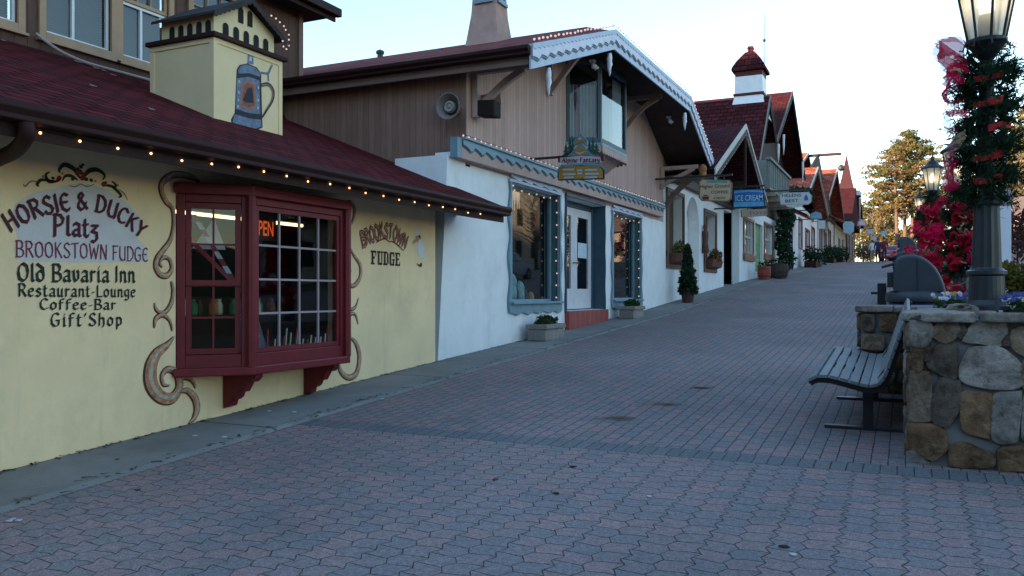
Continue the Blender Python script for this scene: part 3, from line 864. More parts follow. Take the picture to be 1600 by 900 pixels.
for fr, a, z, w, h in [(fs_, .17 + .14 * i, .035, .085, .14) for i in range(5)] + [(ff_, .18 + .165 * i, .035, .09, .15) for i in range(5)] + [(ff_, a, .25, .085, .19) for a in (.42, .57)]:
    mb = MB(); archhole(fr, a, hz + z, w, h); mb.build('arched_opening', DARK, chim)
mb = MB()
for sgn, ya, yb in ((1, hy0 - .1, ym), (-1, hy1 + .1, ym)):
    mb.prism([(hx1 + .1, ya, hz + .2), (hx1 + .1, yb, hz + .53), (hx0 - .06, yb, hz + .53), (hx0 - .06, ya, hz + .2)], (0, 0, .03))
    n = 9
    edge = [Vector((hx1 + .115, ya + (yb - ya) * t / n, hz + .225 + .33 * t / n)) for t in range(n + 1)]
    low = []
    for t in range(n * 4 + 1):
        q = t / (n * 4); low.append(Vector((hx1 + .115, ya + (yb - ya) * q, hz + .225 + .33 * q - .055 - .02 * abs(math.sin(math.pi * q * n)))))
    mb.prism(edge + low[::-1], (-.012, 0, 0))
mb.build('miniature_roof', M('weathered dark shingle', (.035, .03, .028), .8, .3, 9, .3, 30), chim)
# painted beer mug
mb = MB()
def s2(*pts): return [((230 + a / 4.09), (b / 4.09)) for a, b in pts]
XC = cx1 + .003
def sp(mi, dx, *pts): mb.poly([P(u, v, x=XC) + Vector((dx, 0, 0)) for u, v in s2(*pts)], mi)
sp(1, .000, (572, 445), (590, 415), (640, 405), (700, 430), (728, 470), (735, 750), (738, 815), (700, 832), (600, 822), (540, 790), (535, 765), (560, 720))
sp(0, .001, (582, 450), (596, 422), (640, 412), (695, 436), (720, 470), (722, 490), (650, 468), (582, 470))
sp(0, .001, (572, 500), (650, 490), (716, 515), (722, 730), (650, 722), (566, 695))
sp(0, .001, (558, 730), (650, 756), (728, 766), (730, 808), (690, 824), (600, 812), (545, 780))
sp(2, .002, (600, 530), (640, 510), (690, 535), (698, 690), (650, 705), (592, 680))
sp(3, .003, (612, 548), (642, 528), (680, 548), (684, 676), (648, 688), (606, 668))
sp(1, .004, (640, 565), (668, 560), (676, 610), (678, 660), (630, 655), (608, 640), (625, 600))
sp(0, .001, (640, 405), (644, 335), (668, 325), (678, 350), (680, 412))
sp(4, .002, (650, 390), (654, 360), (668, 362), (668, 392))
for px, w, mi in ((((715, 462), (770, 468), (786, 440), (800, 415)), (2, 2.4, 2.4, 2), 0), (((772, 470), (775, 520)), (2, 2.2), 0), (((728, 545), (775, 540), (805, 580), (800, 640), (765, 700), (735, 750)), (3.5, 4, 3.6, 3, 2.6, 2), 1), (((730, 545), (775, 545), (800, 585), (794, 640), (760, 698)), (1.8, 2.2, 1.8, 1.5, 1.2), 5)):
    pts = pxy(s2(*px), XC); ribbon(mb, pts, [q * .012 for q in w], on_x(XC), .002 if mi != 5 else .004, mi)
for a, b in ((585, 520), (582, 590), (580, 640), (578, 680), (708, 560), (708, 640), (706, 690)):
    disc(mb, pxy(s2((a, b)), XC)[0], .013, on_x(XC), .0055, 4, 8, 1.4)
mb.build('beer_mug_painting', [M('slate blue paint', (.15, .19, .27), .7, .35, 14, 0), M('dark mug outline paint', (.03, .03, .04), .7, .2, 14, 0), M('salmon paint', (.32, .16, .13), .8, .15, 12, 0), M('rust red paint', (.26, .1, .07), .8, .3, 16, 0), M('pale grey paint', (.5, .5, .52), .7, .1, 10, 0), M('brown handle paint', (.22, .14, .1), .7, .2, 12, 0)], chim, recalc=False)

# string of bulbs under the eave and other lights
def light_string(label, pts, group=None, every=None, r=.012, drop=.02, m=None, wire=.004, cat='string lights'):
    t = thing('string_lights', label, cat, pts[0], group)
    mb = MB(); mb.tube(pts, wire, 4); mb.build('wire', WIRE, t)
    bm_ = MB(); bm_.ball(Vector(pts[0]), r, 6); proto = bm_.build('bulb', m or BULB, t, smooth=True)
    proto.location = (0, 0, -drop)
    for p in pts[1:]:
        k = proto.copy(); COL.objects.link(k); k.parent = t; k.location = Vector(p) - Vector(pts[0]) + Vector((random.uniform(-.008, .008), random.uniform(-.012, .012), -drop + random.uniform(-.008, .008)))
    return t
bx = [(63, 205), (127, 219), (185, 229), (237, 236), (286, 248), (330, 253), (373, 260.5), (412.5, 268), (448, 273), (483, 282), (516, 287), (546, 293), (573, 300), (599, 305), (623.6, 311), (647, 314.5), (670, 321), (692, 324), (712, 327), (732, 331), (750, 334)]
light_string('string of warm white bulbs under the gutter of the yellow shop', [P(u, v - 2, x=-5.19) for u, v in bx], r=.010)
light_string('short string of small bulbs hanging from the miniature house on the yellow chimney', [P(u, v, x=-6.9) for u, v in ((424, 22), (431, 27), (437, 32), (442, 38), (447, 45), (450, 52), (452, 60), (452, 68), (449, 75), (444, 70), (442, 62))], r=.012, m=BULBP)

# ------------------------------------------------------------------ things inside the fudge shop
t = thing('ceiling_lamp', 'glowing pale fluorescent tube under the fudge shop ceiling', 'lamp', (-7.0, 6.9, 2.5))
mb = MB(); mb.box((-7.06, 5.2, 2.44), (-6.94, 8.6, 2.5)); mb.build('housing', DKBROWN, t)
mb = MB(); mb.tube([(-7.0, 5.3, 2.415), (-7.0, 8.5, 2.415)], .02, 8); mb.build('tube', emit('pale lamp tube', (1, .8, .42), .75), t)
t = thing('neon_sign', 'glowing orange OPEN sign hanging inside the maroon window', 'sign', (-6.45, 6.35, 2.05))
n0, n1 = P(392, 366, x=-6.6), P(427, 366, x=-6.6)
ftext('lettering', 'OPEN', n0, (0, 1, 0), (0, 0, 1), P(392, 343, x=-6.6).z - n0.z, emit('orange neon', (1, .14, .02), .16), t, width=n1.y - n0.y)
mb = MB(); mb.box((-6.63, n0.y - .06, n0.z - .06), (-6.61, n1.y + .06, n0.z + .26)); mb.build('backing', BLACK, t)
t = thing('menu_board', 'small chalk board with white lines leaning inside the bay window', 'board', (-5.75, 6.2, .98))
mb = MB(); fr = Fr((-5.78, 6.12), (-5.72, 6.42)); mb.prism([fr.p(0, .99, 0), fr.p(fr.L, .99, 0), fr.p(fr.L * .8, 1.42, -.12), fr.p(.02, 1.42, -.12)], (-.015, 0, 0)); mb.build('panel', M('slate board', (.1, .11, .14), .7, .1), t)
mb = MB()
for i in range(7):
    z = 1.08 + .042 * i; fr.quad(mb, .04, .1 + .14 * random.random(), z, z + .014, .02 - .24 * (z - .99) / .86)
mb.build('chalk_lines', M('chalk', (.6, .6, .62), .9, .05), t)
CANDY = [M('red candy', (.4, .03, .03), .4, .1), M('cream candy', (.6, .5, .36), .5, .1), M('green foil', (.05, .2, .08), .4, .1), M('brown fudge', (.1, .05, .03), .6, .1), M('orange wrapper', (.5, .18, .04), .5, .1)]
# window shelf with goods
t = thing('display_shelf', 'dark wooden display shelf inside the bay window', 'shelf', (-6.3, 6.7, .95))
mb = MB(); mb.prism([(-6.6, 5.7, .93), (-5.62, 6.06, .93), (-5.62, 7.4, .93), (-6.6, 7.75, .93)], (0, 0, .03)); mb.build('board', DKBROWN, t)
mb = MB(); mb.box((-6.42, 5.8, 1.3), (-6.18, 7.3, 1.33)); mb.build('board', DKBROWN, t)
for i in range(16):
    y = 6.42 + i * .062; x = -5.68 - .05 * random.random()
    mb = MB(); h = .1 + .14 * random.random()
    mb.tube([(x, y, .96), (x + .01, y + .02 * random.random(), .96 + h)], .008, 6)
    tag(mb.build('candy_stick', CANDY[1] if i % 3 else CANDY[0], None), 'thin upright sweet stick standing in a row inside the bay window', 'sweet', 'sweets along the bay window shelf')
for i in range(14):
    x = -6.36 + .12 * random.random(); y = 5.86 + i * .092
    mb = MB(); r = .036 + .016 * random.random()
    mb.lathe((x, y, 1.33), [(r * .8, 0), (r, .02), (r, .1), (r * .6, .13), (r * .6, .16)], 8)
    tag(mb.build('candy_jar', CANDY[i % 5], None), 'small coloured sweet jar on the shelf behind the left bay pane', 'jar', 'jars on the shelf behind the bay window')
t = thing('striped_garland', 'red and white striped ribbon hanging behind the left bay window pane', 'decoration', (-5.95, 6.05, 2.3))
mb = MB()
for q, (a, b, w) in enumerate((((-6.15, 5.85, 2.3), (-5.85, 6.12, 1.6), .05), ((-6.2, 5.8, 2.1), (-5.9, 6.25, 1.55), .06), ((-6.0, 6.3, 2.0), (-5.95, 6.22, 1.5), .04))):
    a, b = Vector(a), Vector(b)
    for i in range(10):
        p, r_ = a.lerp(b, i / 10), a.lerp(b, (i + 1) / 10)
        mb.poly([p, p + Vector((.02, w, 0)), r_ + Vector((.02, w, 0)), r_], i % 2 if q == 0 else 0)
mb.build('ribbon', [CANDY[0], CURT], t, recalc=False)
mb = MB(); mb.poly([(-6.25, 5.95, 1.98), (-6.1, 6.25, 1.98), (-6.1, 6.1, 2.28)]); mb.build('reflection_patch', CURT, t)  # white triangle standing in for bright reflections in the left pane
t = thing('back_counter', 'dark counter deep inside the fudge shop', 'counter', (-8, 7, .8))
mb = MB(); mb.box((-8.3, 5.0, .8), (-7.6, 8.6, 1.5)); mb.build('body', M('dark counter wood', (.06, .03, .02), .5), t)
mb = MB()
for i in range(12):
    mb2 = MB(); y = 5.2 + .27 * i; mb2.box((-8.55, y, 1.6 + .25 * (i % 3)), (-8.5, y + .2, 1.8 + .25 * (i % 3)))
    tag(mb2.build('poster', CANDY[(i * 2 + i // 3) % 5], None), 'small coloured picture pinned to the back wall of the fudge shop', 'poster', 'pictures on the back wall of the fudge shop')
mb = MB(); mb.poly([(-6.02, 5.0, 2.3), (-6.02, 5.01, 2.3), (-6.02, 5.01, 2.31)])

# ------------------------------------------------------------------ brown house above
house = thing('brown_house', 'brown boarded upper house with white sashes behind the red shop roof', 'house', (-9.5, 6, 4))
XH = -9.45
def hole(u0, u1, v0, v1, um=None, x=XH):
    um = um or (u0 + u1) / 2
    return (Yx(u0, x), Yx(u1, x), P(um, v1, x=x).z, P(um, v0, x=x).z)
W_ = [(70, 172, -150, 66), (190, 262, -130, 95), (-120, 26, -150, 24), (300, 372, -100, 60)]
hl = []
for u0, u1, v0, v1 in W_:
    y0_, y1_ = Yx(u0, XH), Yx(u1, XH); hl.append((y0_, y1_, 4.72, 6.15))
mb = MB()
wall_x(mb, XH, .12, -4, 11.45, 3.2, 6.6, hl)
mb.poly([(XH, 11.45, 3.2), (-16, 11.45, 3.2), (-16, 11.45, 6.6), (XH, 11.45, 6.6)])
mb.build('wall', HOUSE, house)
for (a, b, c, d) in hl:
    fr = Fr((XH, a), (XH, b)); mb = MB()
    fr.ring(mb, -.09, fr.L + .09, c - .09, d + .1, .09, 0, .035)
    fr.box(mb, -.12, fr.L + .12, c - .125, c - .092, 0, .06)
    w = mb.build('window', TRIM, house, bevel=.004)
    h = d - c
    mb = MB(); fr.ring(mb, 0, fr.L, c, c + h * .52, .035, -.07, -.03); fr.box(mb, fr.L * .42, fr.L * .42 + .035, c, c + h * .52, -.07, -.028)
    sl = mb.build('sash', WTRIM, w)
    mb = MB(); fr.ring(mb, 0, fr.L, c + h * .52 + .005, d, .05, -.05, -.01); fr.grid(mb, .05, fr.L - .05, c + h * .56, d - .05, 3, 2, .02, -.045, -.02)
    mb.build('sash', TRIM, w)
    mb = MB(); fr.quad(mb, 0, fr.L, c, d, -.06); mb.build('pane', GLASS, w)
    mb = MB(); n = 40
    for i in range(n):
        z = c + h * .03 + h * .95 * i / n
        mb.poly([fr.p(.03, z, -.13), fr.p(fr.L - .03, z, -.13), fr.p(fr.L - .03, z + .026, -.115), fr.p(.03, z + .026, -.115)])
    mb.build('blind', M('grey slatted blind', (.14, .15, .17), .8, .05, 5, 0), w, recalc=False)
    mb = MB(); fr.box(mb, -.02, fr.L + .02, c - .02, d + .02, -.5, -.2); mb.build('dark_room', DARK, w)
mb = MB(); mb.box((XH - .03, 11.36, 4.3), (XH + .03, 11.47, 6.38)); mb.build('corner_board', M('brown trim paint', (.2, .125, .1), .7, .1), house)
mb = MB()
mb.prism([(XH + .42, -5, 6.42), (XH + .42, -5, 6.55), (XH - 3, -5, 8.1), (XH - 3, -5, 7.95)], (0, 16.85, 0)); mb.build('roof', ROOF1, house)
mb = MB(); mb.poly([(XH + .41, -5, 6.38), (XH - 1.5, -5, 6.4), (XH - 1.5, 11.84, 6.4), (XH + .41, 11.84, 6.38)]); mb.poly([(XH + .41, 11.845, 6.38), (XH + .41, 11.845, 6.5), (XH - 3, 11.845, 8.0), (XH - 3, 11.845, 6.38)]); mb.build('soffit', SOFFIT, house)
mb = MB(); mb.box((XH + .42, -5, 6.38), (XH + .53, 11.9, 6.52)); mb.box((XH + .38, -5, 6.3), (XH + .418, 11.87, 6.4)); mb.build('gutter', GUTTER, house, bevel=.01)
cb_ = [P(56, 52, x=-9.35), P(75, 67, x=-9.3), P(100, 83, x=-9.2), P(130, 96, x=-9.1), P(150, 104, x=-9.1), P(190, 118, x=-9.15), P(236, 134, x=-9.2)]
for p in cb_[3:]: p.z = max(p.z, roofz(p.x) + .03)
mb = MB(); mb.tube(crom(cb_, 5), .018, 6); tag(mb.build('cable', M('pale cable', (.4, .33, .3), .7, .1), None), 'thin pale cable drooping from the brown house onto the red roof', 'cable')
for i, (u, v) in enumerate([(118, 96), (134, 100), (147, 106), (160, 110), (174, 117), (142, 134), (3, 63), (235, 171)]):
    d = ray(u, v); D = (roofz(0) + .012 - EYE) / (d.z + .4 * d.x); p = d * D; p.z += EYE
    mb = MB(); w = .05 + .05 * random.random()
    mb.prism([p, p + Vector((0, w, .004)), p + Vector((-.04, w * .9, .02)), p + Vector((-.03, 0, .018))], (0, 0, .006))
    tag(mb.build('dead_leaf', M('dry leaf', (.25, .15, .12), .9, .2), None), 'pale dry leaf lying on the red roof below the house windows', 'leaf', 'dry leaves on the red roof')

# ------------------------------------------------------------------ gift shop
gift = thing('gift_shop', 'white and tan gift shop with clipped red gable and blue shop windows', 'shop', (-6, 16, .9))
W1 = (12.61, 14.74, 1.38, 3.42); W2 = (17.98, 20.15, 1.38, 3.42); DR = (15.1, 17.38, 1.2, 3.45)
mb = MB()
wall_x(mb, -6, .28, 10.62, 22.2, -.2, 3.62, [W1, W2, DR])
mb.prism([(-6, 10.15, -.2), (-6, 10.62, -.2), (-6, 10.62, 3.56), (-6, 10.5, 3.56)], (-.9, 0, 0))
mb.box((-16, 11.08, 0), (-6.9, 11.4, 3.45))
mb.build('wall', WHITE, gift)
mb = MB()
pol = [(11.05, 3.5), (22.35, 3.5), (22.35, 5.25), (20.3, 6.25), (14.43, 6.25), (11.05, 5.06)]
oy0, oy1 = 15.15, 17.7
mb.prism([(-5.99, y, z) for y, z in pol], (-.2, 0, 0))
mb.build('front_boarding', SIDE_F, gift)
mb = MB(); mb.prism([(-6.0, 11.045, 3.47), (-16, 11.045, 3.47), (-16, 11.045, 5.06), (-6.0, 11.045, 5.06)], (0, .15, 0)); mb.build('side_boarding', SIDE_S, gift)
mb = MB(); mb.box((-16, 11.0, 3.41), (-6.1, 11.05, 3.475)); mb.build('ledge', DKBROWN, gift)
A = [(-4.8, 10.75, 5.05), (-4.8, 14.43, 6.31), (-6.3, 17.1, 7.36), (-16, 17.1, 7.36), (-16, 10.75, 5.05), (-4.8, 20.3, 6.34), (-4.8, 22.9, 5.2), (-16, 22.9, 5.2)]
mb = MB()
mb.prism([A[i] for i in (0, 1, 2, 3, 4)], (0, 0, -.08)); mb.prism([A[i] for i in (1, 5, 2)], (0, 0, -.08))
mb.prism([A[i] for i in (5, 6, 7)], (0, 0, -.08)); mb.prism([A[i] for i in (5, 7, 3, 2)], (0, 0, -.08))
mb.build('roof', shingles('brick red shingles', (.25, .075, .065), 'XY', .3, .15, .2), gift)
mb = MB()
dz = Vector((0, 0, -.1))
for idx in ((0, 1, 2, 3, 4), (5, 6, 7), (5, 7, 3, 2), (1, 5, 2)): mb.poly([Vector(A[i]) + dz for i in idx])
mb.build('soffit', M('dark brown soffit boards', (.06, .04, .035), .8, .2), gift, recalc=False)
mb = MB()
pr = [(10.76, 5.04), (10.62, 5.04), (10.62, 4.99), (10.655, 4.95), (10.655, 4.92), (10.76, 4.91)]
mb.prism([(-4.78, y, z) for y, z in pr], (-11, 0, 0)); mb.build('gutter', GUTTER, gift, bevel=.008)
mb = MB(); mb.box((-16, 10.77, 4.8), (-4.83, 10.81, 4.96)); mb.build('fascia', M('brown pink fascia', (.2, .125, .11), .7, .1), gift)
mb = MB(); mb.tube(crom([(-9.35, 10.7, 4.92), (-9.33, 10.72, 4.6), (-9.33, 10.9, 4.36), (-9.33, 10.95, 4.2), (-9.2, 10.85, 4.08), (-9.1, 10.7, 4.03)], 4), .05, 8); mb.build('downspout', GUTTER, gift, smooth=True)
# barge boards
def barge(mb, x, A2, B2, depth, t, pitch=None, amp=.06, mi=0, z0=0):
    A2, B2 = Vector(A2), Vector(B2); L = (B2 - A2).length
    top = [A2, B2]; low = []
    if pitch:
        n = max(2, round(L / pitch))
        for i in range(n * 6 + 1):
            q = i / (n * 6); p = A2.lerp(B2, q); f = (q * n) % 1
            w = amp * (f ** 1.6 if f < .75 else (1 - f) * 4 * .63) * 1.5
            low.append(Vector((p.x, p.y - depth + amp - w)))
    else: low = [A2 - Vector((0, depth)), B2 - Vector((0, depth))]
    pts = [A2 + Vector((0, z0)), B2 + Vector((0, z0))] + low[::-1]
    mb.prism([(x, p.x, p.y) for p in pts], (-t, 0, 0), mi)
sg = [((10.72, 5.07), (14.43, 6.33)), ((14.43, 6.33), (20.3, 6.36)), ((20.3, 6.36), (22.95, 5.2))]
mb = MB()
for a, b in sg: barge(mb, -4.77, a, b, .36, .03)
bo = mb.build('barge_board', LTBLUE, gift)
mb = MB()
for a, b in sg: barge(mb, -4.745, a, b, .25, .02, .34, .07)
mb.build('scalloped_trim', M('white lilac trim', (.66, .66, .76), .6, .08), bo)
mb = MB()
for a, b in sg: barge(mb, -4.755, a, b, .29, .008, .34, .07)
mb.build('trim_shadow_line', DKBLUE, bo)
mb = MB()
for a, b in sg: barge(mb, -4.735, a, b, .1, .01, .17, .035, 0)
mb.build('upper_trim', LTBLUE, bo)
# cornice band
ca, cbb = P(722, 247, x=-5.86), P(1037, 339, x=-5.86); ta, tb = P(722, 219, x=-5.86), P(1037, 323, x=-5.86)
mb = MB(); mb.prism([(-5.86, ca.y, ca.z), (-5.86, cbb.y, cbb.z), (-5.86, tb.y, tb.z), (-5.86, ta.y, ta.z)], (-.13, 0, 0)); co_ = mb.build('cornice', PINKT, gift)
mb = MB(); barge(mb, -5.835, (ta.y, ta.z + .02), (tb.y, tb.z + .02), .17, .02, .36, .085); mb.build('scalloped_trim', BLUE, co_)
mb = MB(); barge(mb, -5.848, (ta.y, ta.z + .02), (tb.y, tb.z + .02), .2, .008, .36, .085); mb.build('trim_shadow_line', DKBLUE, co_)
mb = MB(); mb.box((-5.99, ta.y, ta.z + .02), (-5.80, tb.y, ta.z + .045)); mb.bar((-5.86, ta.y, ta.z + .03), (-5.86, tb.y, tb.z + .03), .1, .03); mb.build('cap', BLUE, co_)
mb = MB(); mb.box((-5.98, ca.y - .14, ta.z - .26), (-5.86, ca.y - .005, ta.z + .03)); mb.build('end_block', BLUE, co_)
light_string('string of pinkish bulbs along the top of the blue scalloped cornice', [Vector((-5.84, ta.y + (tb.y - ta.y) * i / 62, ta.z + (tb.z - ta.z) * i / 62 + .085)) for i in range(63)], r=.017, m=BULBP)
def wavy(y0, y1, z0, z1, side, n=3, w=.13, amp=.035):
    """frame board whose outer edge waves"""
    pts = []
    for i in range(n * 8 + 1):
        q = i / (n * 8); o = amp * math.sin(q * n * 2 * math.pi)
        pts.append(((y0 - w - o) if side < 0 else (y1 + w + o), z0 + (z1 - z0) * q))
    e = y0 if side < 0 else y1
    return pts + [(e, z1), (e, z0)]
def shopwin(hole_, label_extra, lo=.24):
    a, b, c, d = hole_
    fr = Fr((-6, a), (-6, b)); mb = MB()
    for sdn in (-1, 1):
        mb.prism([(-5.955, y, z) for y, z in wavy(a, b, c - .16, d + .02, sdn, w=.09)], (-.045, 0, 0))
    mb.prism([(-5.955, a, c), (-5.955, b, c), (-5.955, b, c - .1), (-5.955, a, c - .1)], (-.045, 0, 0))
    barge(mb, -5.953, (a - .1, c - .09), (b + .1, c - .09), .13, .04, (b - a + .2) / 5, .06)
    mb.box((-5.998, a - .05, c - .02), (-5.90, b + .05, c + .02))
    w = mb.build('window', BLUE, gift, bevel=.004)
    mb = MB(); barge(mb, -5.94, (a - .06, d + .12), (b + .06, d + .12), .1, .02, (b - a) / 5, .05); mb.box((-5.998, a - .1, d - .0), (-5.95, b + .1, d + .045)); mb.build('valance', LTBLUE, w)
    mb = MB(); fr.ring(mb, 0, fr.L, c, d, .06, -.2, -.14); mb.build('sash', BLUE, w)
    mb = MB(); fr.quad(mb, .05, fr.L - .05, c + .05, d - .05, -.17); mb.build('pane', GLASS, w)
    for p, q in (((-6.002, b - .004), (-6.27, b - .004)),):
        mb = MB(); mb.poly([(p[0], p[1], c), (q[0], q[1], c), (q[0], q[1], d), (p[0], p[1], d)]); mb.build('jamb', M('teal jamb paint', (.06, .12, .13), .6, .1), w)
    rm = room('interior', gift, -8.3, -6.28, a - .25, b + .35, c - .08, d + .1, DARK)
    return w
shopwin(W1, ''); shopwin(W2, '')
# recessed double door
a, b, c, d = DR
fr = Fr((-6.25, a), (-6.25, b)); mb = MB()
for sdn in (-1, 1): mb.prism([(-5.955, y, z) for y, z in wavy(a, b, c - .05, d + .03, sdn, w=.03, amp=.02)], (-.045, 0, 0))
mb.box((-5.99, a - .03, d), (-5.95, b + .03, d + .06))
for y in (a + .002, b - .002): mb.poly([(-5.99, y, c), (-6.27, y, c), (-6.27, y, d), (-5.99, y, d)])
fr.box(mb, 0, fr.L, d - .12, d, -.03, .0); fr.box(mb, 0, .1, c, d, -.03, .02); fr.box(mb, fr.L - .1, fr.L, c, d, -.03, .02)
do = mb.build('entrance', DKBLUE, gift)
DOORW = M('white door paint', (.6, .58, .6), .5, .06, 5, .05)
for k in (0, 1):
    a0 = .11 + k * (fr.L - .2) / 2; a1 = a0 + (fr.L - .22) / 2
    mb = MB(); fr.ring(mb, a0, a1, c + .02, d - .13, .17, -.05, 0, wb=.42)
    dl = mb.build('door', DOORW, do, bevel=.005)
    mb = MB(); fr.quad(mb, a0 + .16, a1 - .16, c + .4, d - .28, -.025); mb.build('pane', GLASS, dl)
    mb = MB(); ha = a1 - .07 if k == 0 else a0 + .07
    mb.tube([fr.p(ha, c + .98, 0), fr.p(ha, c + .98, .06), fr.p(ha + (.1 if k else -.1), c + .98, .06)], .013, 6); mb.build('handle', BLACK, dl)
    if k: mb = MB(); fr.box(mb, a0 + .25, a1 - .25, c + 1.1, c + 1.42, -.02, -.012); mb.build('notice', M('pale paper notice', (.5, .6, .65), .9, .2, 20), dl)
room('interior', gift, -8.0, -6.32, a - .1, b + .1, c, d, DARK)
mb = MB(); mb.box((-6.3, a - .02, .5), (-5.9, b + .06, c - .002)); st_ = mb.build('step', None or M('red step tiles', (.28, .06, .05), .6, .15, 4, .1), gift, bevel=.01)
mb = MB()
for i in range(1, 8):
    y = a + (b - a) * i / 8; mb.box((-5.902, y - .005, .52), (-5.897, y + .005, c - .01))
mb.build('joints', M('pale grout', (.35, .25, .22), .9), st_)
# bulbs round the shop windows
for (a, b, c, d), nm in ((W1, 'left'), (W2, 'right')):
    pts = [Vector((-5.97, a + .06, d - .05))] + [Vector((-6.12, a + .1 + (b - a - .2) * i / 6, d - .05 - .03 * (i % 2))) for i in range(7)] + [Vector((-6.02, b - .03, d - .1 - (d - c - .2) * i / 8)) for i in range(9)]
    light_string('string of warm bulbs round the %s blue shop window of the gift shop' % ('larger left' if nm == 'left' else 'right-hand'), pts, r=.017, m=BULBP, drop=.01)
# goods on show
GC = [M('teal figurine glaze', (.22, .4, .42), .4, .3, 20, 0), M('white figurine', (.8, .8, .85), .5, .2, 15, 0), M('dark toy', (.05, .05, .06), .6, .2), M('gold toy', (.35, .25, .1), .5, .2), M('red toy', (.25, .04, .04), .5, .2)]
mb = MB(); mb.box((-6.75, 12.5, 1.3), (-6.3, 14.9, 1.38)); tag(mb.build('window_display_shelf', DKBLUE, None), 'low blue display shelf inside the left gift shop window', 'shelf', None)
spots_ = [(12.85, .26, 1), (13.25, .3, 0), (13.42, .55, 0), (13.6, .3, 2), (13.8, .4, 0), (14.0, .25, 2), (14.3, .2, 3)]
LBG = ['white rounded figurine at the left end of the blue shop window', 'short teal figurine beside the tall one in the shop window', 'tall teal snowman-shaped figurine in the left shop window', 'small dark toy in the left shop window', 'teal pear-shaped figurine in the left shop window', 'small dark round toy near the right jamb of the shop window', 'small gold toy at the right jamb of the shop window']
for (y, h, k), lb in zip(spots_, LBG):
    mb = MB(); c0 = (-6.38, y, 1.38)
    mb.lathe(c0, [(.06 + .2 * h * .4, 0), (.04 + .28 * h * .5, h * .3), (.05 + .1 * h, h * .55), (.03 + .16 * h, h * .72), (.02 + .1 * h, h * .9), (.01, h)], 12)
    tag(mb.build('figurine', GC[k], None, smooth=True), lb, 'figurine', 'goods in the gift shop windows')
t = thing('icicle_curtain', 'pale hanging icicle decoration inside the left shop window', 'decoration', (-6.3, 13.0, 3.3))
mb = MB()
for i in range(26):
    y = 12.7 + .035 * i; z = 3.36
    mb.tube([(-6.28, y, z), (-6.28, y + .01, z - .15 - .5 * random.random() * (1 - i / 40))], [.007, .002], 4)
mb.build('strands', emit('pale strands with added glow', (.9, .78, .62), .11), t)  # glow added to the strands, which stay dark behind the glass

# oriel window in the gable
op = [(-5.98, 15.12), (-5.4, 15.5), (-5.4, 17.15), (-5.98, 17.62)]
oz0, oz1 = 4.5, 6.1
orl = MB()
frs = [Fr(op[i], op[i + 1]) for i in range(3)]
for f_ in frs: f_.ring(orl, .0, f_.L, oz0, oz1, .07, -.07, 0, wb=.1)
OB = M('slate blue window paint', (.06, .09, .11), .5, .12)
orio = orl.build('oriel_window', OB, gift, bevel=.004)
mb = MB()
for f_ in frs: f_.quad(mb, .05, f_.L - .05, oz0 + .08, oz1 - .05, -.04)
mb.build('pane', glass('bright reflecting glass', (.5, .55, .56), .1), orio)
mb = MB(); mb.prism([(x - .12, y, oz0) for x, y in op], (0, 0, .02)); mb.build('window_board', DARK, orio)
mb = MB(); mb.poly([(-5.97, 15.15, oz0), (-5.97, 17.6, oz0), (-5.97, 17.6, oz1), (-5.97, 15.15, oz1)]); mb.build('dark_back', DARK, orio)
for (p, q), nm in (((op[0], op[1]), 0), ((op[1], op[2]), 1)):
    f_ = Fr(p, q); mb = MB(); n = 26
    hi = oz1 - .45 if nm == 0 else oz1 - .1
    a0, a1 = (.06, f_.L - .08) if nm == 0 else (f_.L * .62, f_.L - .08)
    pts = [(a0 + (a1 - a0) * i / n, -.11 + .022 * math.sin(i * 1.9)) for i in range(n + 1)]
    for (s0, d0), (s1, d1) in zip(pts, pts[1:]):
        mb.poly([f_.p(s0, oz0 + .03, d0), f_.p(s1, oz0 + .03, d1), f_.p(s1, hi, d1), f_.p(s0, hi, d0)], 1 if nm == 0 and .2 < (s0 - a0) / (a1 - a0) < .42 else 0)
    mb.build('curtain', [CURT, M('pink curtain', (.55, .25, .35), .9, .1, 8, 0)], orio, smooth=True, recalc=False)
mb = MB()
mb.prism([(x + (.03 if i in (1, 2) else 0), y + (-.03 if i == 0 else .03 if i == 3 else 0), oz0 - .06) for i, (x, y) in enumerate(op)], (0, 0, .058)); mb.build('window_sill', BLUE, orio)
mb = MB()
lo_ = [(-5.98, 15.6, 4.05), (-5.85, 15.7, 4.05), (-5.85, 16.95, 4.05), (-5.98, 17.05, 4.05)]
hi_ = [Vector((x, y, oz0 - .062)) for x, y in op]
for i in range(3): mb.poly([lo_[i], lo_[i + 1], hi_[i + 1], hi_[i]])
mb.poly(lo_); mb.build('flared_base', PINKT, orio)
mb = MB()
for f_ in frs:
    A_ = f_
    n = max(3, round(f_.L / .14)); low = []
    for i in range(n * 5 + 1):
        q = i / (n * 5); low.append(f_.p(f_.L * q, oz0 - .16 - .05 * abs(math.sin(math.pi * q * n)), .03))
    mb.prism([f_.p(0, oz0 - .063, .03), f_.p(f_.L, oz0 - .063, .03)] + low[::-1], Vector((f_.n.x, f_.n.y, 0)) * -.015)
mb.build('scalloped_apron', PINKT, orio)
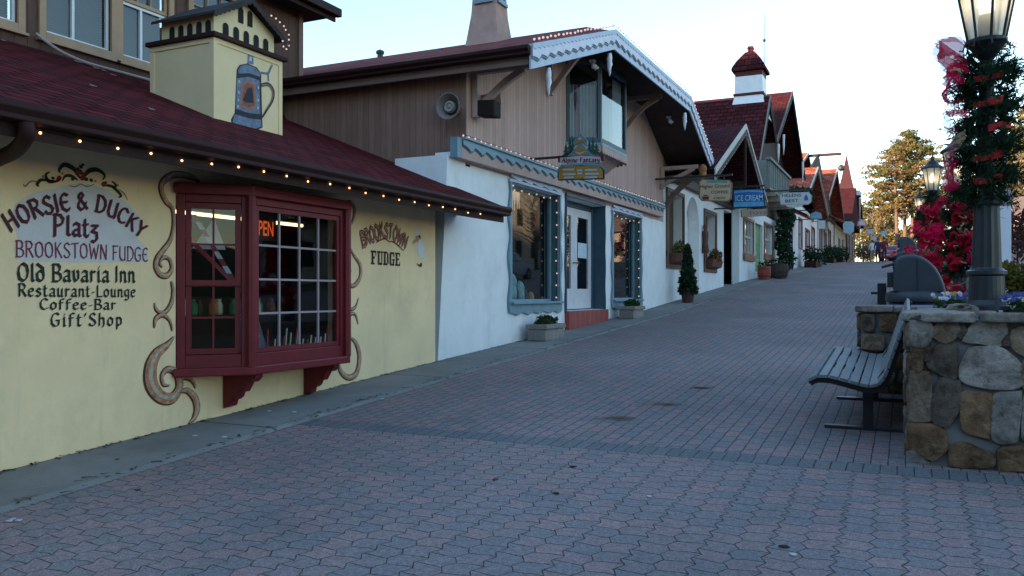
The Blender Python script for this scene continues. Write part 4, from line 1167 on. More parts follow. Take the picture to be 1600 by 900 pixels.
# brackets under the gable overhang
def brace(y, ztop, x0=-5.97, out=1.0, drop=.7, m=None, w=.1):
    mb = MB()
    mb.box((x0, y - w / 2, ztop - drop), (x0 + .09, y + w / 2, ztop))
    mb.box((x0, y - w / 2 + .002, ztop - .1), (x0 + out, y + w / 2 - .002, ztop))
    arc = crom([(x0 + .06, y, ztop - drop + .08), (x0 + .28, y, ztop - drop * .62), (x0 + .55, y, ztop - .26), (x0 + out - .1, y, ztop - .1)], 4)
    for p, q in zip(arc, arc[1:]): mb.bar(p, q + (q - p) * .1, w * .8, .1)
    return mb.build('bracket', m or PINKT, gift)
brace(11.25, 4.98, out=.95, drop=.75); brace(14.2, 6.1, out=.9, drop=.9); brace(18.6, 6.1, out=.95, drop=.8, m=M('tan pink timber', (.25, .17, .15), .7)); brace(22.0, 4.95, out=1.0, drop=.6)
# icicles hanging from the barge board
ICE = M('white icicle ornament', (.75, .77, .82), .35, .05, 20, .2, 60)
for (u, v0, v1), lb in zip(((857, 106, 151), (952.5, 83, 119), (1070, 176, 204)), ('white icicle ornament at the left end of the gift shop gable', 'white icicle ornament at the peak of the gift shop gable', 'white icicle ornament under the right slope of the gift shop gable')):
    a, b = P(u, v0, x=-4.79), P(u, v1, x=-4.79)
    mb = MB(); n = 8
    mb.tube([a.lerp(b, i / n) + Vector((0, .012 * math.sin(i * 2), 0)) for i in range(n + 1)], [.035, .04, .05, .045, .05, .035, .03, .018, .006], 7)
    tag(mb.build('icicle_ornament', ICE, None, smooth=True), lb, 'ornament', 'icicle ornaments on the gable')
pts = []
for a, b in (((10.8, 5.13), (14.43, 6.39)), ((14.43, 6.39), (20.3, 6.42)), ((20.3, 6.42), (22.9, 5.28))):
    n = round(math.dist(a, b) / .17)
    pts += [Vector((-4.76, a[0] + (b[0] - a[0]) * i / n, a[1] + (b[1] - a[1]) * i / n)) for i in range(n)]
light_string('string of small bulbs along the roof edge of the clipped gable', pts, r=.02, m=BULBP, drop=-.02)
# loudspeaker horn
def revolve_y(mb, c, prof, n=24):
    b = len(mb.v)
    for r, d in prof:
        for j in range(n):
            a = 2 * math.pi * j / n; mb.v.append(Vector(c) + Vector((r * math.cos(a), d, r * math.sin(a))))
    for i in range(len(prof) - 1):
        for j in range(n):
            mb.f.append([b + i * n + j, b + i * n + (j + 1) % n, b + (i + 1) * n + (j + 1) % n, b + (i + 1) * n + j]); mb.m.append(0)
hp = P(700, 166, y=10.75)
t = thing('horn_loudspeaker', 'round grey horn loudspeaker on the brown side boarding', 'loudspeaker', hp)
mb = MB(); revolve_y(mb, hp, [(.05, .28), (.08, .25), (.1, .18), (.14, .09), (.185, .02), (.2, 0), (.2, -.012), (.19, -.012), (.175, .01), (.13, .07), (.09, .14), (.07, .2), (.0, .2)], 28); mb.build('horn', M('grey horn metal', (.2, .17, .16), .45, .12), t, smooth=True)
mb = MB(); revolve_y(mb, hp, [(.0, .18), (.085, .17), (.09, .04), (.075, .02), (.055, .018), (.05, .03), (.03, .03), (.025, .015), (.0, .012)], 22); mb.build('driver', M('pale grey driver', (.3, .26, .24), .5, .1), t, smooth=True)
mb = MB(); mb.box((hp.x - .04, hp.y + .2, hp.z - .05), (hp.x + .04, 11.05, hp.z + .05)); mb.build('mount', BLACK, t)
cp = [hp + Vector((-.18, .2, -.12)), hp + Vector((-.24, .28, -.4)), hp + Vector((-.22, .28, -.65)), hp + Vector((-.14, .28, -.9)), hp + Vector((-.13, .28, -1.3))]
mb = MB(); mb.tube(crom(cp, 5), .009, 6); mb.build('cable', M('grey cable', (.25, .2, .19), .7), t, smooth=True)
# flood lamp on the front
fp = P(764, 168, x=-5.75)
t = thing('flood_lamp', 'small dark box flood lamp on the tan boarding beside the horn', 'lamp', fp)
mb = MB(); mb.prism([fp + Vector(q) for q in ((-.15, -.13, -.13), (.14, -.13, -.16), (.14, -.13, .08), (-.15, -.13, .1))], (0, .26, 0)); mb.build('housing', M('brown lamp housing', (.03, .02, .018), .8, spec=.1), t, bevel=.006)
mb = MB(); mb.box(fp + Vector((.141, -.11, -.13)), fp + Vector((.145, .11, .06))); mb.build('lens', M('dull black lens', (.01, .01, .011), .7, spec=.15), t)
mb = MB(); mb.bar(fp + Vector((-.2, .1, .12)), fp + Vector((.16, .1, .16)), .04, .2); mb.build('mount', PINKT, t)
for (u, v) in ((926, 102), (1045, 188)):
    p = P(u, v, x=-5.4); t = thing('spot_lamp', 'small pale twin spot lamp under the gable soffit ' + ('near the oriel window' if u < 1000 else 'right of the wooden brace'), 'lamp', p, 'spot lamps under the gable')
    mb = MB(); mb.box(p + Vector((-.05, -.05, .06)), p + Vector((.05, .05, .1))); mb.build('base', WTRIM, t)
    for s_ in (-1, 1):
        mb = MB(); mb.tube([p + Vector((0, .03 * s_, .06)), p + Vector((.03, .06 * s_, 0)), p + Vector((.06, .09 * s_, -.06))], [.02, .035, .05], 8); mb.build('lamp_head', WTRIM, t, smooth=True)
# pink chimney tower
PK = M('pink chimney render', (.42, .27, .23), .85, .12, 4, .4, 40, dirt=.3)
tc = Vector((-8.1, 16.0, 6.6)); mb = MB()
lv = [(0, .43), (.35, .37), (.9, .295), (1.5, .26), (2.1, .25)]
for (z_a, h_a), (z_b, h_b) in zip(lv, lv[1:]):
    for i in range(4):
        q = [(-1, -1), (1, -1), (1, 1), (-1, 1)]
        p0, p1 = q[i], q[(i + 1) % 4]
        mb.poly([tc + Vector((p0[0] * h_a, p0[1] * h_a, z_a)), tc + Vector((p1[0] * h_a, p1[1] * h_a, z_a)), tc + Vector((p1[0] * h_b, p1[1] * h_b, z_b)), tc + Vector((p0[0] * h_b, p0[1] * h_b, z_b))])
mb.poly([tc + Vector((p[0] * .25, p[1] * .25, 2.1)) for p in ((-1, -1), (1, -1), (1, 1), (-1, 1))])
ch = mb.build('chimney', PK, gift, bevel=.01)
for fr in (Fr((tc.x - .32, tc.y - .275), (tc.x + .32, tc.y - .275)), Fr((tc.x + .275, tc.y - .32), (tc.x + .275, tc.y + .32))):
    mb = MB(); fr.box(mb, .22, .42, tc.z + 1.22, tc.z + 1.8, -.05, .004); mb.build('opening', DARK, ch)
    mb = MB(); fr.ring(mb, .15, .49, tc.z + 1.18, tc.z + 1.85, .05, -.02, .03); fr.box(mb, .1, .54, tc.z + 1.11, tc.z + 1.175, -.02, .06); mb.build('window_frame', BLUE, ch)
mb = MB(); v0_ = P(594, 84, y=16.6); mb.lathe(v0_ + Vector((0, 0, -.3)), [(.07, 0), (.07, .3), (.1, .3), (.1, .36), (.02, .4)], 10); mb.build('roof_vent', BLACK, gift)

# hanging sign of the gift shop (faces down the street)
SY = 13.3
sg_ = thing('hanging_sign', 'painted wooden sign with blue gable, lilac name band and orange board at the gift shop', 'sign', P(908, 250, y=SY), 'hanging shop signs')
def sgn(mb, pts, d, t=.02, mi=0, y=SY):
    mb.prism([P(u, v, y=y) + Vector((0, -d, 0)) for u, v in pts], (0, t, 0), mi)
def c7(*pts): return [(860 + a / 8.18, 190 + b / 8.18) for a, b in pts]
SG = dict(blue=M('sign blue', (.12, .26, .36), .6, .15), orange=M('sign ochre', (.42, .22, .035), .6, .2, 25, 0), lilac=M('sign lilac white', (.55, .48, .55), .6, .06), wine=M('sign wine red', (.12, .02, .03), .6, .2), green=M('sign green', (.03, .09, .07), .7, .35, 22, 0), paleb=M('sign pale blue', (.35, .5, .6), .6, .1), dark=M('sign dark edge', (.03, .02, .02), .6))
mb = MB(); sgn(mb, c7((95, 750), (90, 620), (150, 550), (630, 540), (690, 610), (685, 735)), 0, .04); mb.build('edge', SG['dark'], sg_)
mb = MB(); sgn(mb, c7((108, 740), (108, 640), (160, 575), (620, 565), (672, 630), (670, 722)), .012, .01); mb.build('board', SG['orange'], sg_)
mb = MB(); sgn(mb, c7((80, 640), (140, 555), (380, 535), (640, 545), (720, 620), (700, 630), (640, 575), (380, 562), (150, 580), (100, 650)), .022, .012); mb.build('arched_rim', SG['blue'], sg_)
mb = MB(); sgn(mb, c7((100, 440), (135, 432), (135, 520), (100, 522)), .01, .03); sgn(mb, c7((640, 415), (685, 405), (685, 500), (645, 500)), .01, .03); mb.build('band_end', SG['wine'], sg_)
mb = MB(); sgn(mb, c7((128, 465), (380, 440), (640, 455), (650, 520), (380, 535), (128, 535)), .016, .03); mb.build('name_band', SG['lilac'], sg_)
mb = MB(); sgn(mb, c7((220, 445), (385, 270), (560, 440)), .01, .03, 0); sgn(mb, c7((300, 320), (298, 250), (385, 150), (470, 240), (480, 330), (385, 262)), .005, .03, 0); mb.build('gable', SG['blue'], sg_)
mb = MB(); sgn(mb, c7((285, 425), (385, 310), (500, 420)), .018, .01); sgn(mb, c7((315, 285), (385, 190), (455, 280), (455, 300), (385, 250), (318, 310)), .014, .01); mb.build('gable_panel', SG['orange'], sg_)
mb = MB(); sgn(mb, c7((300, 380), (380, 425), (470, 375), (380, 405)), .026, .006); sgn(mb, c7((355, 210), (400, 205), (395, 235), (362, 235)), .022, .006); mb.build('gable_detail', SG['lilac'], sg_)
mb = MB()
for bx_, top, w_, bt in ((200, 300, 60, 440), (250, 220, 60, 430), (285, 200, 40, 400), (500, 260, 60, 430), (545, 215, 50, 400), (590, 290, 70, 420)):
    for k in range(3):
        yb_ = top + (bt - top) * (k + 1) / 3; sgn(mb, c7((bx_ - w_ * (k + 1.5) / 4, yb_), (bx_ + w_ * (k + 1.5) / 4, yb_), (bx_, yb_ - (bt - top) / 2.2)), .004 + .002 * k, .004)
mb.build('painted_pines', SG['green'], sg_)
o0, o1 = P(860 + 150 / 8.18, 190 + 524 / 8.18, y=SY - .016), P(860 + 630 / 8.18, 190 + 516 / 8.18, y=SY - .016)
mb = MB(); hh = P(900, 246, y=SY).z - P(900, 253, y=SY).z
pen(mb, [(o0.x, o0.z), (o1.x, o1.z)], hh, 'Alpine Fantasy', lambda a, b, l: Vector((a, SY - .0175 - l, b)), .24, 42, .07, .12, 0, .001)
mb.build('lettering', SG['wine'], sg_, recalc=False)
mb = MB()
for q, (x0_, x1_, y_) in enumerate(((170, 310, 600), (165, 325, 660), (345, 415, 610), (350, 410, 650), (440, 600, 605), (445, 620, 655), (180, 300, 700), (440, 600, 700))):
    sgn(mb, c7((x0_, y_ + 6), (x1_, y_), (x1_, y_ + 22), (x0_, y_ + 28)), .0145, .002)
mb.build('faded_marks', SG['paleb'], sg_)
p = P(905, 208, y=SY)
q = P(880, 245, y=SY + .04); mb = MB(); mb.bar((-5.98, SY + .04, q.z), (q.x + .5, SY + .04, q.z), .03, .04); mb.build('bracket', BLACK, sg_)

# ------------------------------------------------------------------ coffee house with arched niche
coffee = thing('coffee_house', 'white plaster coffee house with arched niche, flower boxes and small red porch gable', 'shop', (-6, 27, 1.5))
CW1 = (22.75, 24.5, 2.75, 4.35); CW2 = (27.5, 29.2, 2.75, 4.2); CA = (25.05, 26.75, 1.2, 4.55); CD = (30.75, 32.2, 1.6, 4.6)
mb = MB()
wall_x(mb, -6, .35, 22.2, 32.2, .5, 4.85, [CW1, CW2, CA, CD])
ac, hw, zc = 25.9, .85, 3.7
for sgn_ in (-1, 1):
    pts = [(-6.001, ac + sgn_ * hw, 4.56), (-6.001, ac + sgn_ * hw, zc)] + [(-6.001, ac + sgn_ * hw * math.cos(t), zc + .84 * math.sin(t)) for t in [math.pi / 2 * i / 8 for i in range(1, 9)]] + [(-6.001, ac, 4.56)]
    mb.prism(pts, (-.34, 0, 0))
mb.poly([(-6.36, 25, .5), (-6.36, 26.8, .5), (-6.36, 26.8, 4.6), (-6.36, 25, 4.6)])
mb.build('wall', WHITE, coffee)
mb = MB(); mb.box((-6.2, 22.37, 4.86), (-6.02, 32.2, 6.9)); mb.build('upper_boarding', boards('brown upper boards', (.2, .12, .09), 'Y', .18), coffee)
mb = MB(); mb.box((-6.0, 22.4, 4.7), (-5.85, 32.2, 4.95)); mb.build('beam', M('carved brown beam', (.12, .08, .065), .7, .2), coffee, bevel=.01)
mb = MB(); mb.poly([(-6.37, 30.7, 1.2), (-6.37, 32.2, 1.2), (-6.37, 32.2, 4.7), (-6.37, 30.7, 4.7)]); mb.build('doorway', M('dim grey doorway', (.4, .4, .46), .8), coffee)
WOODB = M('brown window wood', (.14, .085, .06), .65, .2, 8, .15); 
for (a, b, c, d) in (CW1, CW2):
    fr = Fr((-6, a), (-6, b)); mb = MB(); fr.ring(mb, -.12, fr.L + .12, c - .5, d + .14, .12, 0, .06, wb=.3); fr.box(mb, -.12, fr.L + .12, c - .2, c, 0, .05)
    w = mb.build('window', WOODB, coffee, bevel=.01)
    mb = MB()
    for k in range(7): fr.box(mb, fr.L * k / 7 + .01, fr.L * (k + 1) / 7 - .01, c, d, -.3, -.26)
    mb.build('shutter', boards('tan shutter boards', (.1, .062, .042), 'Y', .2), w)
def leafball(mb, c, rx, ry, rz, n, size, mi=(0,), shell=.55):
    """small leaf faces spread through a volume"""
    for _ in range(n):
        while True:
            q = Vector((random.uniform(-1, 1), random.uniform(-1, 1), random.uniform(-1, 1)))
            if shell < q.length <= 1 or (q.length <= 1 and random.random() < .25): break
        p = Vector(c) + Vector((q.x * rx, q.y * ry, q.z * rz))
        a = Vector((random.gauss(0, 1), random.gauss(0, 1), random.gauss(0, 1))).normalized() * size * random.uniform(.6, 1.3)
        b = a.cross(Vector((random.gauss(0, 1), random.gauss(0, 1), random.gauss(0, 1)))).normalized() * size * random.uniform(.35, .7)
        mb.poly([p - a, p + b, p + a, p - b], random.choice(mi))
LEAF = thin('mixed green leaves', (.045, .075, .03), 1, .25, 8)
FLW = [LEAF, thin('rust flower petals', (.28, .09, .04), 1, .3, 8), thin('ochre grass heads', (.3, .2, .08), 1, .3, 8)]
TERRA = M('terracotta', (.24, .09, .06), .8, .15)
for (a, b, c, d), lb, nl in ((CW1, 'brown window box of dry ochre grass on the first coffee house window', 2), (CW2, 'brown window box with dark leaves on the far coffee house window', 1)):
    t = thing('flower_box', lb, 'flower box', (-5.8, (a + b) / 2, c - .3))
    mb = MB(); mb.prism([(-5.93, a + .05, c - .38), (-5.76, a + .05, c - .32), (-5.7, a + .05, c - .08), (-5.93, a + .05, c - .08)], (0, b - a - .1, 0)); mb.build('box', M('dark red box wood', (.12, .045, .03), .7), t, bevel=.01)
    mb = MB(); leafball(mb, (-5.8, (a + b) / 2, c + .05), .16, (b - a) / 2, .24, 260, .06, (0, 0, nl, nl)); mb.build('plants', FLW, t, recalc=False)
fgp = (-5.92, 27.25, 2.9)
mb = MB(); mb.tube([(-5.9, 27.2, z) for z in (2.85, 2.95, 3.2, 3.42, 3.55, 3.6, 3.66, 3.74, 3.82)], [.1, .12, .085, .11, .1, .05, .07, .075, .02], 10)
tag(mb.build('carved_figure', M('carved red brown wood', (.12, .05, .04), .6, .35, 12, .4, 25), None, smooth=True), 'carved wooden figure mounted beside the far coffee house window', 'carving')
def topiary(lb, x, y, h, r, pot=.5):
    z = gz(y) + .022
    t = thing('potted_conifer', lb, 'plant', (x, y, z))
    mb = MB(); mb.lathe((x, y, z), [(.15, 0), (.19, pot), (.205, pot), (.205, pot - .06), (.18, pot - .05)], 14); mb.build('pot', M('dark pot', (.06, .025, .022), .6), t, smooth=False)
    mb = MB(); mb.tube([(x, y, z + pot - .1), (x, y, z + h * .8)], [.04, .015], 6); mb.build('trunk', DKBROWN, t)
    mb = MB()
    for k in range(14):
        q = k / 13; zz = z + pot + (h - pot) * q; rr = r * (1 - q) ** .75 * (1 + .15 * math.sin(k * 2.3)) + .04
        leafball(mb, (x, y, zz), rr, rr, (h - pot) / 16, int(60 + 130 * (1 - q)), .07)
    mb.build('foliage', GREEN, t, recalc=False)
topiary('dark conical conifer in a small pot before the arched niche', -5.5, 23.1, 1.55, .25, .3)
# porch gable and other street gables
def gable(parent, x, L, Pk, Rt, depth, roofm, bm, bdepth=.28, wall_x_=None, wallm=None, zw=0, pitch=.3, th=.12):
    (ya, za), (yp, zp), (yb, zb) = L, Pk, Rt
    mb = MB()
    mb.prism([(x, ya, za), (x, yp, zp), (x - depth, yp, zp), (x - depth, ya, za)], (0, 0, -th))
    mb.prism([(x, yp, zp), (x, yb, zb), (x - depth, yb, zb), (x - depth, yp, zp)], (0, 0, -th))
    mb.build('roof', roofm, parent)
    mb = MB()
    for a, b in ((L, Pk), (Pk, Rt)): barge(mb, x + .03, (a[0], a[1] + .03), (b[0], b[1] + .03), bdepth, .04)
    bo = mb.build('barge_board', bm, parent)
    mb = MB()
    for a, b in ((L, Pk), (Pk, Rt)): barge(mb, x + .05, (a[0], a[1] - bdepth * .42), (b[0], b[1] - bdepth * .42), bdepth * .5, .015, pitch, bdepth * .18)
    mb.build('fretwork', DKBROWN, bo)
    if wall_x_ is not None:
        mb = MB(); mb.prism([(wall_x_, ya + .2, zw), (wall_x_, yb - .2, zw), (wall_x_, yb - .2, zb - .1), (wall_x_, yp, zp - .15), (wall_x_, ya + .2, za - .1)], (-.12, 0, 0)); mb.build('gable_wall', wallm or TIMBER, parent)
PALEB = M('pale carved board', (.5, .45, .42), .65, .12)
GREYB = M('grey weathered board', (.2, .19, .18), .7, .2)
gable(coffee, -4.6, (22.35, 4.85), (27.1, 6.9), (31.6, 4.9), 5.5, ROOF3, PALEB, .34, -5.9, TIMBER, 4.9)
mb = MB(); mb.bar((-4.62, 27.1, 5.0), (-4.62, 27.1, 6.6), .07, .07, up=(1, 0, 0)); mb.bar((-6, 27.1, 5.05), (-4.6, 27.1, 5.05), .12, .14); mb.build('king_post', DKBROWN, coffee)
mb = MB(); mb.box((-6, 22.3, 4.55), (-5.2, 22.45, 4.75)); arc = crom([(-5.95, 22.4, 3.9), (-5.75, 22.4, 4.2), (-5.3, 22.4, 4.6), (-4.9, 22.4, 4.75)], 4)
for p, q in zip(arc, arc[1:]): mb.bar(p, q, .1, .14)
mb.build('brace', M('brown carved timber', (.16, .11, .09), .7, .2), coffee)

# ------------------------------------------------------------------ balcony house with the white cupola
bal = thing('balcony_house', 'maroon-roofed house with twin dark gables, grey balcony and white cupola', 'house', (-6, 38, 2.2))
BW1 = (34.8, 37.1, 3.25, 4.6); BD = (37.5, 39.8, 2.4, 4.75); BW2 = (40.3, 42.9, 3.45, 4.8)
mb = MB(); wall_x(mb, -6, .25, 32.35, 45.5, 1, 5.2, [BW1, BD, BW2]); mb.build('wall', WHITE, bal)
mb = MB(); mb.box((-6.5, 32.25, 1.6), (-5.97, 33.7, 5.0)); mb.build('corner_pier', M('pale green grey plaster', (.42, .46, .45), .8, .08), bal)
mb = MB(); mb.box((-6.4, 32.3, 5.21), (-6.05, 47.5, 7.6)); mb.build('upper_boarding', TIMBER, bal)
for (a, b, c, d) in (BW1, BW2):
    fr = Fr((-6, a), (-6, b)); mb = MB(); fr.ring(mb, -.1, fr.L + .1, c - .12, d + .1, .1, 0, .05); fr.box(mb, -.14, fr.L + .14, c - .34, c - .1, 0, .1)
    w = mb.build('window', M('red brown window frame', (.22, .1, .06), .6, .2), bal)
    mb = MB(); fr.grid(mb, 0, fr.L, c, d, 3, 2, .07, -.1, -.06); mb.build('muntin', M('cream muntin', (.55, .5, .45), .6), w)
    mb = MB(); fr.quad(mb, 0, fr.L, c, d, -.11); mb.build('pane', GLASS, w)
    mb = MB(); fr.quad(mb, 0, fr.L, c, d, -.3); mb.build('dark_back', M('dim goods', (.12, .06, .045), .9, .5, 3), w)
a, b, c, d = BD; fr = Fr((-6, a), (-6, b)); mb = MB(); fr.ring(mb, .0, fr.L, c, d, .1, -.12, .03); dr = mb.build('door_frame', WTRIM, bal)
mb = MB(); fr.box(mb, .1, fr.L - .1, c, d - .1, -.14, -.1); mb.build('door', M('bright green painted door', (.05, .24, .08), .5, .5, 9, 0), dr)
mb = MB()
for i in range(26): disc(mb, (a + .2 + (b - a - .4) * random.random(), c + .3 + (d - c - .6) * random.random()), .05, on_x(-6.098), .001 * (i + 1) * .2, 0, 7)
mb.build('door_flowers', M('white painted flowers', (.5, .55, .45), .7, .1), dr)
gable(bal, -5.0, (32.5, 6.55), (35.2, 9.6), (37.0, 8.1), 10, ROOF3, GREYB, .26, -6.0, TIMBER, 5.3)
gable(bal, -5.0, (37.0, 8.1), (42.6, 11.4), (48.2, 8.0), 11, ROOF3, M('dark weathered board', (.08, .085, .08), .7, .2), .3, -6.0, TIMBER, 5.3)
mb = MB(); mb.prism([(-5.6, 32.4, 4.9), (-8, 32.4, 4.9), (-8, 32.4, 6.4), (-5.6, 32.4, 6.4)], (0, .08, 0)); mb.prism([(-5.4, 32.3, 5.9), (-5.4, 34.6, 8.6), (-5.4, 33.6, 5.8)], (-.05, 0, 0)); mb.build('side_wall', WHITE, bal)
for i, (y, z, l) in enumerate(((36.9, 7.9, .8), (38.6, 8.6, .9), (46.2, 8.5, 1.1))):
    mb = MB(); mb.tube([(-4.9, y, z), (-4.9, y, z - l * .5), (-4.9, y, z - l)], [.06, .05, .01], 6)
    tag(mb.build('icicle_ornament', ICE, None), ['white icicle ornament in the valley between the two dark gables', 'white icicle ornament on the left slope of the far dark gable', 'white icicle ornament on the right slope of the far dark gable'][i], 'ornament', 'icicle ornaments on the balcony house')
mb = MB()
mb.box((-4.65, 32.0, 5.5), (-4.58, 37.9, 6.5)); mb.box((-6, 31.95, 5.5), (-4.66, 32.02, 6.5)); mb.box((-6, 32, 5.42), (-4.56, 37.95, 5.5)); mb.box((-4.7, 31.9, 6.5), (-4.5, 38.0, 6.6))
for i in range(12): mb.box((-4.575, 32.1 + .5 * i, 5.52), (-4.55, 32.16 + .5 * i, 6.48))
blc = mb.build('balcony', M('grey green balcony boards', (.16, .18, .165), .7, .2, 5, .2), bal)
for y in (32.4, 34.4, 36.4, 37.7): mb = MB(); mb.bar((-6, y, 5.3), (-4.4, y, 5.3), .16, .22); mb.build('beam', M('weathered tan beam', (.27, .22, .17), .75, .2), blc)
cup = P(1173, 148, y=35.6); mb = MB(); cb0 = Vector((cup.x, 35.6, 8.7))
def sqlv(mb, c, lv, mi=0):
    q = [(-1, -1), (1, -1), (1, 1), (-1, 1)]
    for (za, ha), (zb, hb) in zip(lv, lv[1:]):
        for i in range(4):
            p0, p1 = q[i], q[(i + 1) % 4]
            mb.poly([c + Vector((p0[0] * ha, p0[1] * ha, za)), c + Vector((p1[0] * ha, p1[1] * ha, za)), c + Vector((p1[0] * hb, p1[1] * hb, zb)), c + Vector((p0[0] * hb, p0[1] * hb, zb))], mi)
    mb.poly([c + Vector((p[0] * lv[-1][1], p[1] * lv[-1][1], lv[-1][0])) for p in q], mi)
sqlv(mb, cb0, [(0, .78), (.45, .68), (.98, .56)]); sqlv(mb, cb0, [(1.08, .56), (1.78, .55)])
cpo = mb.build('cupola', WTRIM, bal, bevel=.01)
mb = MB(); sqlv(mb, cb0, [(.98, .6), (1.0, .61), (1.08, .61), (1.081, .5)]); sqlv(mb, cb0, [(1.78, .54), (2.05, .56)]); mb.build('dark_band', M('dark red band', (.09, .02, .025), .7, .2), cpo)
mb = MB(); sqlv(mb, cb0, [(2.0, .66), (2.06, .68), (2.16, .66), (2.45, .5), (2.85, .2), (2.9, .1), (3.0, .1), (3.02, .13), (3.12, .1)]); mb.build('cupola_roof', ROOF3, cpo)
mb = MB(); mb.tube([cb0 + Vector((.5, .3, 2.0)), cb0 + Vector((.5, .3, 4.1))], .018, 5); mb.ball(cb0 + Vector((.5, .3, 3.4)), .07, 8); mb.tube([cb0 + Vector((.5, .3, 4.1)), cb0 + Vector((.5, .3, 4.5))], .008, 4); mb.build('finial_rod', BLACK, cpo)
# vine pillar, barrels and pots
vy, vz = 44.6, gz(44.6)
t = thing('vine_pillar', 'tall dark climbing vine in front of the balcony house, planted in a barrel', 'plant', (-5.4, 41.5, gz(41.5)))
mb = MB()
for k in range(12):
    leafball(mb, (-5.5 + .1 * math.sin(k), 43.6 + .5 * math.sin(k * 1.7), gz(42) + .5 + k * .3), .42, .9, .3, 150, .11)
leafball(mb, (-5.0, 44.5, gz(43) + 4.0), .9, 2.0, .45, 500, .12)
mb.build('foliage', GREEN, t, recalc=False)
mb = MB(); mb.tube(crom([(-5.6, 43.4, gz(43)), (-5.55, 43.6, gz(43) + 1.5), (-5.6, 43.5, gz(43) + 3.6)], 4), .05, 6); mb.build('stem', DKBROWN, t)
def barrel(nm, lb, x, y, r, h, m, plant=True, loc_=None):
    z = gz(y) + .022; t = thing(nm, lb, 'planter', (x, y, z))
    mb = MB(); mb.lathe((x, y, z), [(r * .85, 0), (r, h * .5), (r * .95, h), (r * .87, h), (r * .85, h * .85)], 16); mb.build('tub', m, t)
    mb = MB(); 
    for q in (.2, .75): mb.lathe((x, y, z + h * q), [(r * 1.0, 0), (r * 1.0, .04)], 16)
    mb.build('hoop', BLACK, t)
    if plant:
        mb = MB(); leafball(mb, (x, y, z + h * 1.05), r * .9, r * .9, h * .4, 90, .08); mb.build('plants', LEAF, t, recalc=False)
barrel('barrel_planter', 'dark half-barrel planter at the foot of the climbing vine', -5.1, 37.9, .5, .6, M('dark barrel wood', (.05, .035, .03), .7, .2))
barrel('barrel_planter', 'bright red tub in front of the green flowered door', -5.4, 36.3, .28, .55, M('bright red tub', (.32, .05, .03), .5, .15))

# ------------------------------------------------------------------ houses further up the street
def row_house(nm, lb, y0, y1, zt, wallm, gables, openings, roofm, bargem, timber_z=None, sidewall=True):
    yc = (y0 + y1) / 2; t = thing(nm, lb, 'house', (-6, yc, gz(yc)))
    mb = MB(); wall_x(mb, -6, .25, y0, y1, gz(y0) - 1, zt, [o[:4] for o in openings])
    mb.poly([(-6, y0, gz(y0) - 1), (-14, y0, gz(y0) - 1), (-14, y0, zt), (-6, y0, zt)])
    mb.build('wall', wallm, t)
    for o in openings:
        a, b, c, d, kind, m = o; fr = Fr((-6, a), (-6, b)); mb = MB()
        fr.ring(mb, -.08, fr.L + .08, c - .08, d + .08, .1, -.02, .05)
        w = mb.build('door' if kind == 'door' else 'window', m, t)
        mb = MB(); fr.quad(mb, 0, fr.L, c, d, -.12); mb.build('panel' if kind == 'door' else 'pane', m if kind == 'door' else GLASS, w)
        if kind != 'door':
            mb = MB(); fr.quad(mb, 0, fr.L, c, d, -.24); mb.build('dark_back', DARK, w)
            mb = MB(); fr.grid(mb, 0, fr.L, c, d, 2, 2, .06, -.11, -.06); mb.build('muntin', m, w)
    for L, Pk, Rt, x, dep in gables:
        gable(t, x, L, Pk, Rt, dep, roofm, bargem, .34, -5.85, TIMBER, zt)
    return t
BLUED = M('blue door paint', (.1, .16, .3), .5, .2); REDW = M('red brown paint', (.25, .06, .04), .6, .2)
r1 = row_house('row_house', 'white low house front with blue door beyond the vine', 45.6, 52.2, 6.0, WHITE, [], [(47.2, 48.8, 3.6, 5.2, 'window', REDW), (49.6, 50.9, 2.9, 5.2, 'door', BLUED)], ROOF3, GREYB)
mb = MB(); mb.prism([(-4.9, 48.3, 5.9), (-4.9, 52.2, 5.9), (-9, 52.2, 8.0), (-9, 48.3, 8.0)], (0, 0, -.12)); mb.build('roof', ROOF4, r1)
r2 = row_house('row_house', 'white house under the nearest orange-red tiled double gable', 52.3, 66, 7.2, WHITE,
   [((50.0, 7.3), (55.7, 9.5), (63.5, 7.1), -5.0, 7), ((53, 8.0), (66, 12.1), (72, 9.8), -6.6, 12)],
   [(54.2, 56, 4.4, 6.2, 'window', REDW), (58, 60.5, 3.4, 5.8, 'door', REDW), (62, 64, 4.6, 6.2, 'window', REDW)], ROOF4, PALEB)
mb = MB(); mb.prism([(-4.8, 53.0, 12.2), (-3.6, 65.8, 12.2), (-3.6, 65.9, 12.35), (-4.8, 66.1, 12.35)], (0, 0, .12)) if False else mb.bar((-7.2, 66, 11.85), (-4.3, 66, 11.85), .16, .2); mb.build('hoist_beam', DKBROWN, r2)
mb = MB(); mb.tube([(-4.3, 66, 11.8), (-4.3, 66, 11.0)], .02, 4); mb.ball((-4.3, 66, 10.8), .25, 8); tag(mb.build('hanging_lantern', BLACK, None), 'small dark lantern hanging from the beam on the orange gable', 'lantern')
r3 = row_house('row_house', 'house under the second red gable, just before the spire', 66.1, 82, 7.8, M('plain grey plaster', (.5, .48, .46), .8, .1),  # one even grey for the whole wall
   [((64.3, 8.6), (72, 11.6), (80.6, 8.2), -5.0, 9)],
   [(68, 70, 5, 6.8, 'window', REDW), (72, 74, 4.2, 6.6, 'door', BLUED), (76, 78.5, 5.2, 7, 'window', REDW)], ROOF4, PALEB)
mb = MB(); mb.prism([(-4.2, 68, 7.0), (-4.2, 76, 7.2), (-6, 76, 8.2), (-6, 68, 8.0)], (0, 0, -.1)); mb.build('awning', ROOF4, r3)
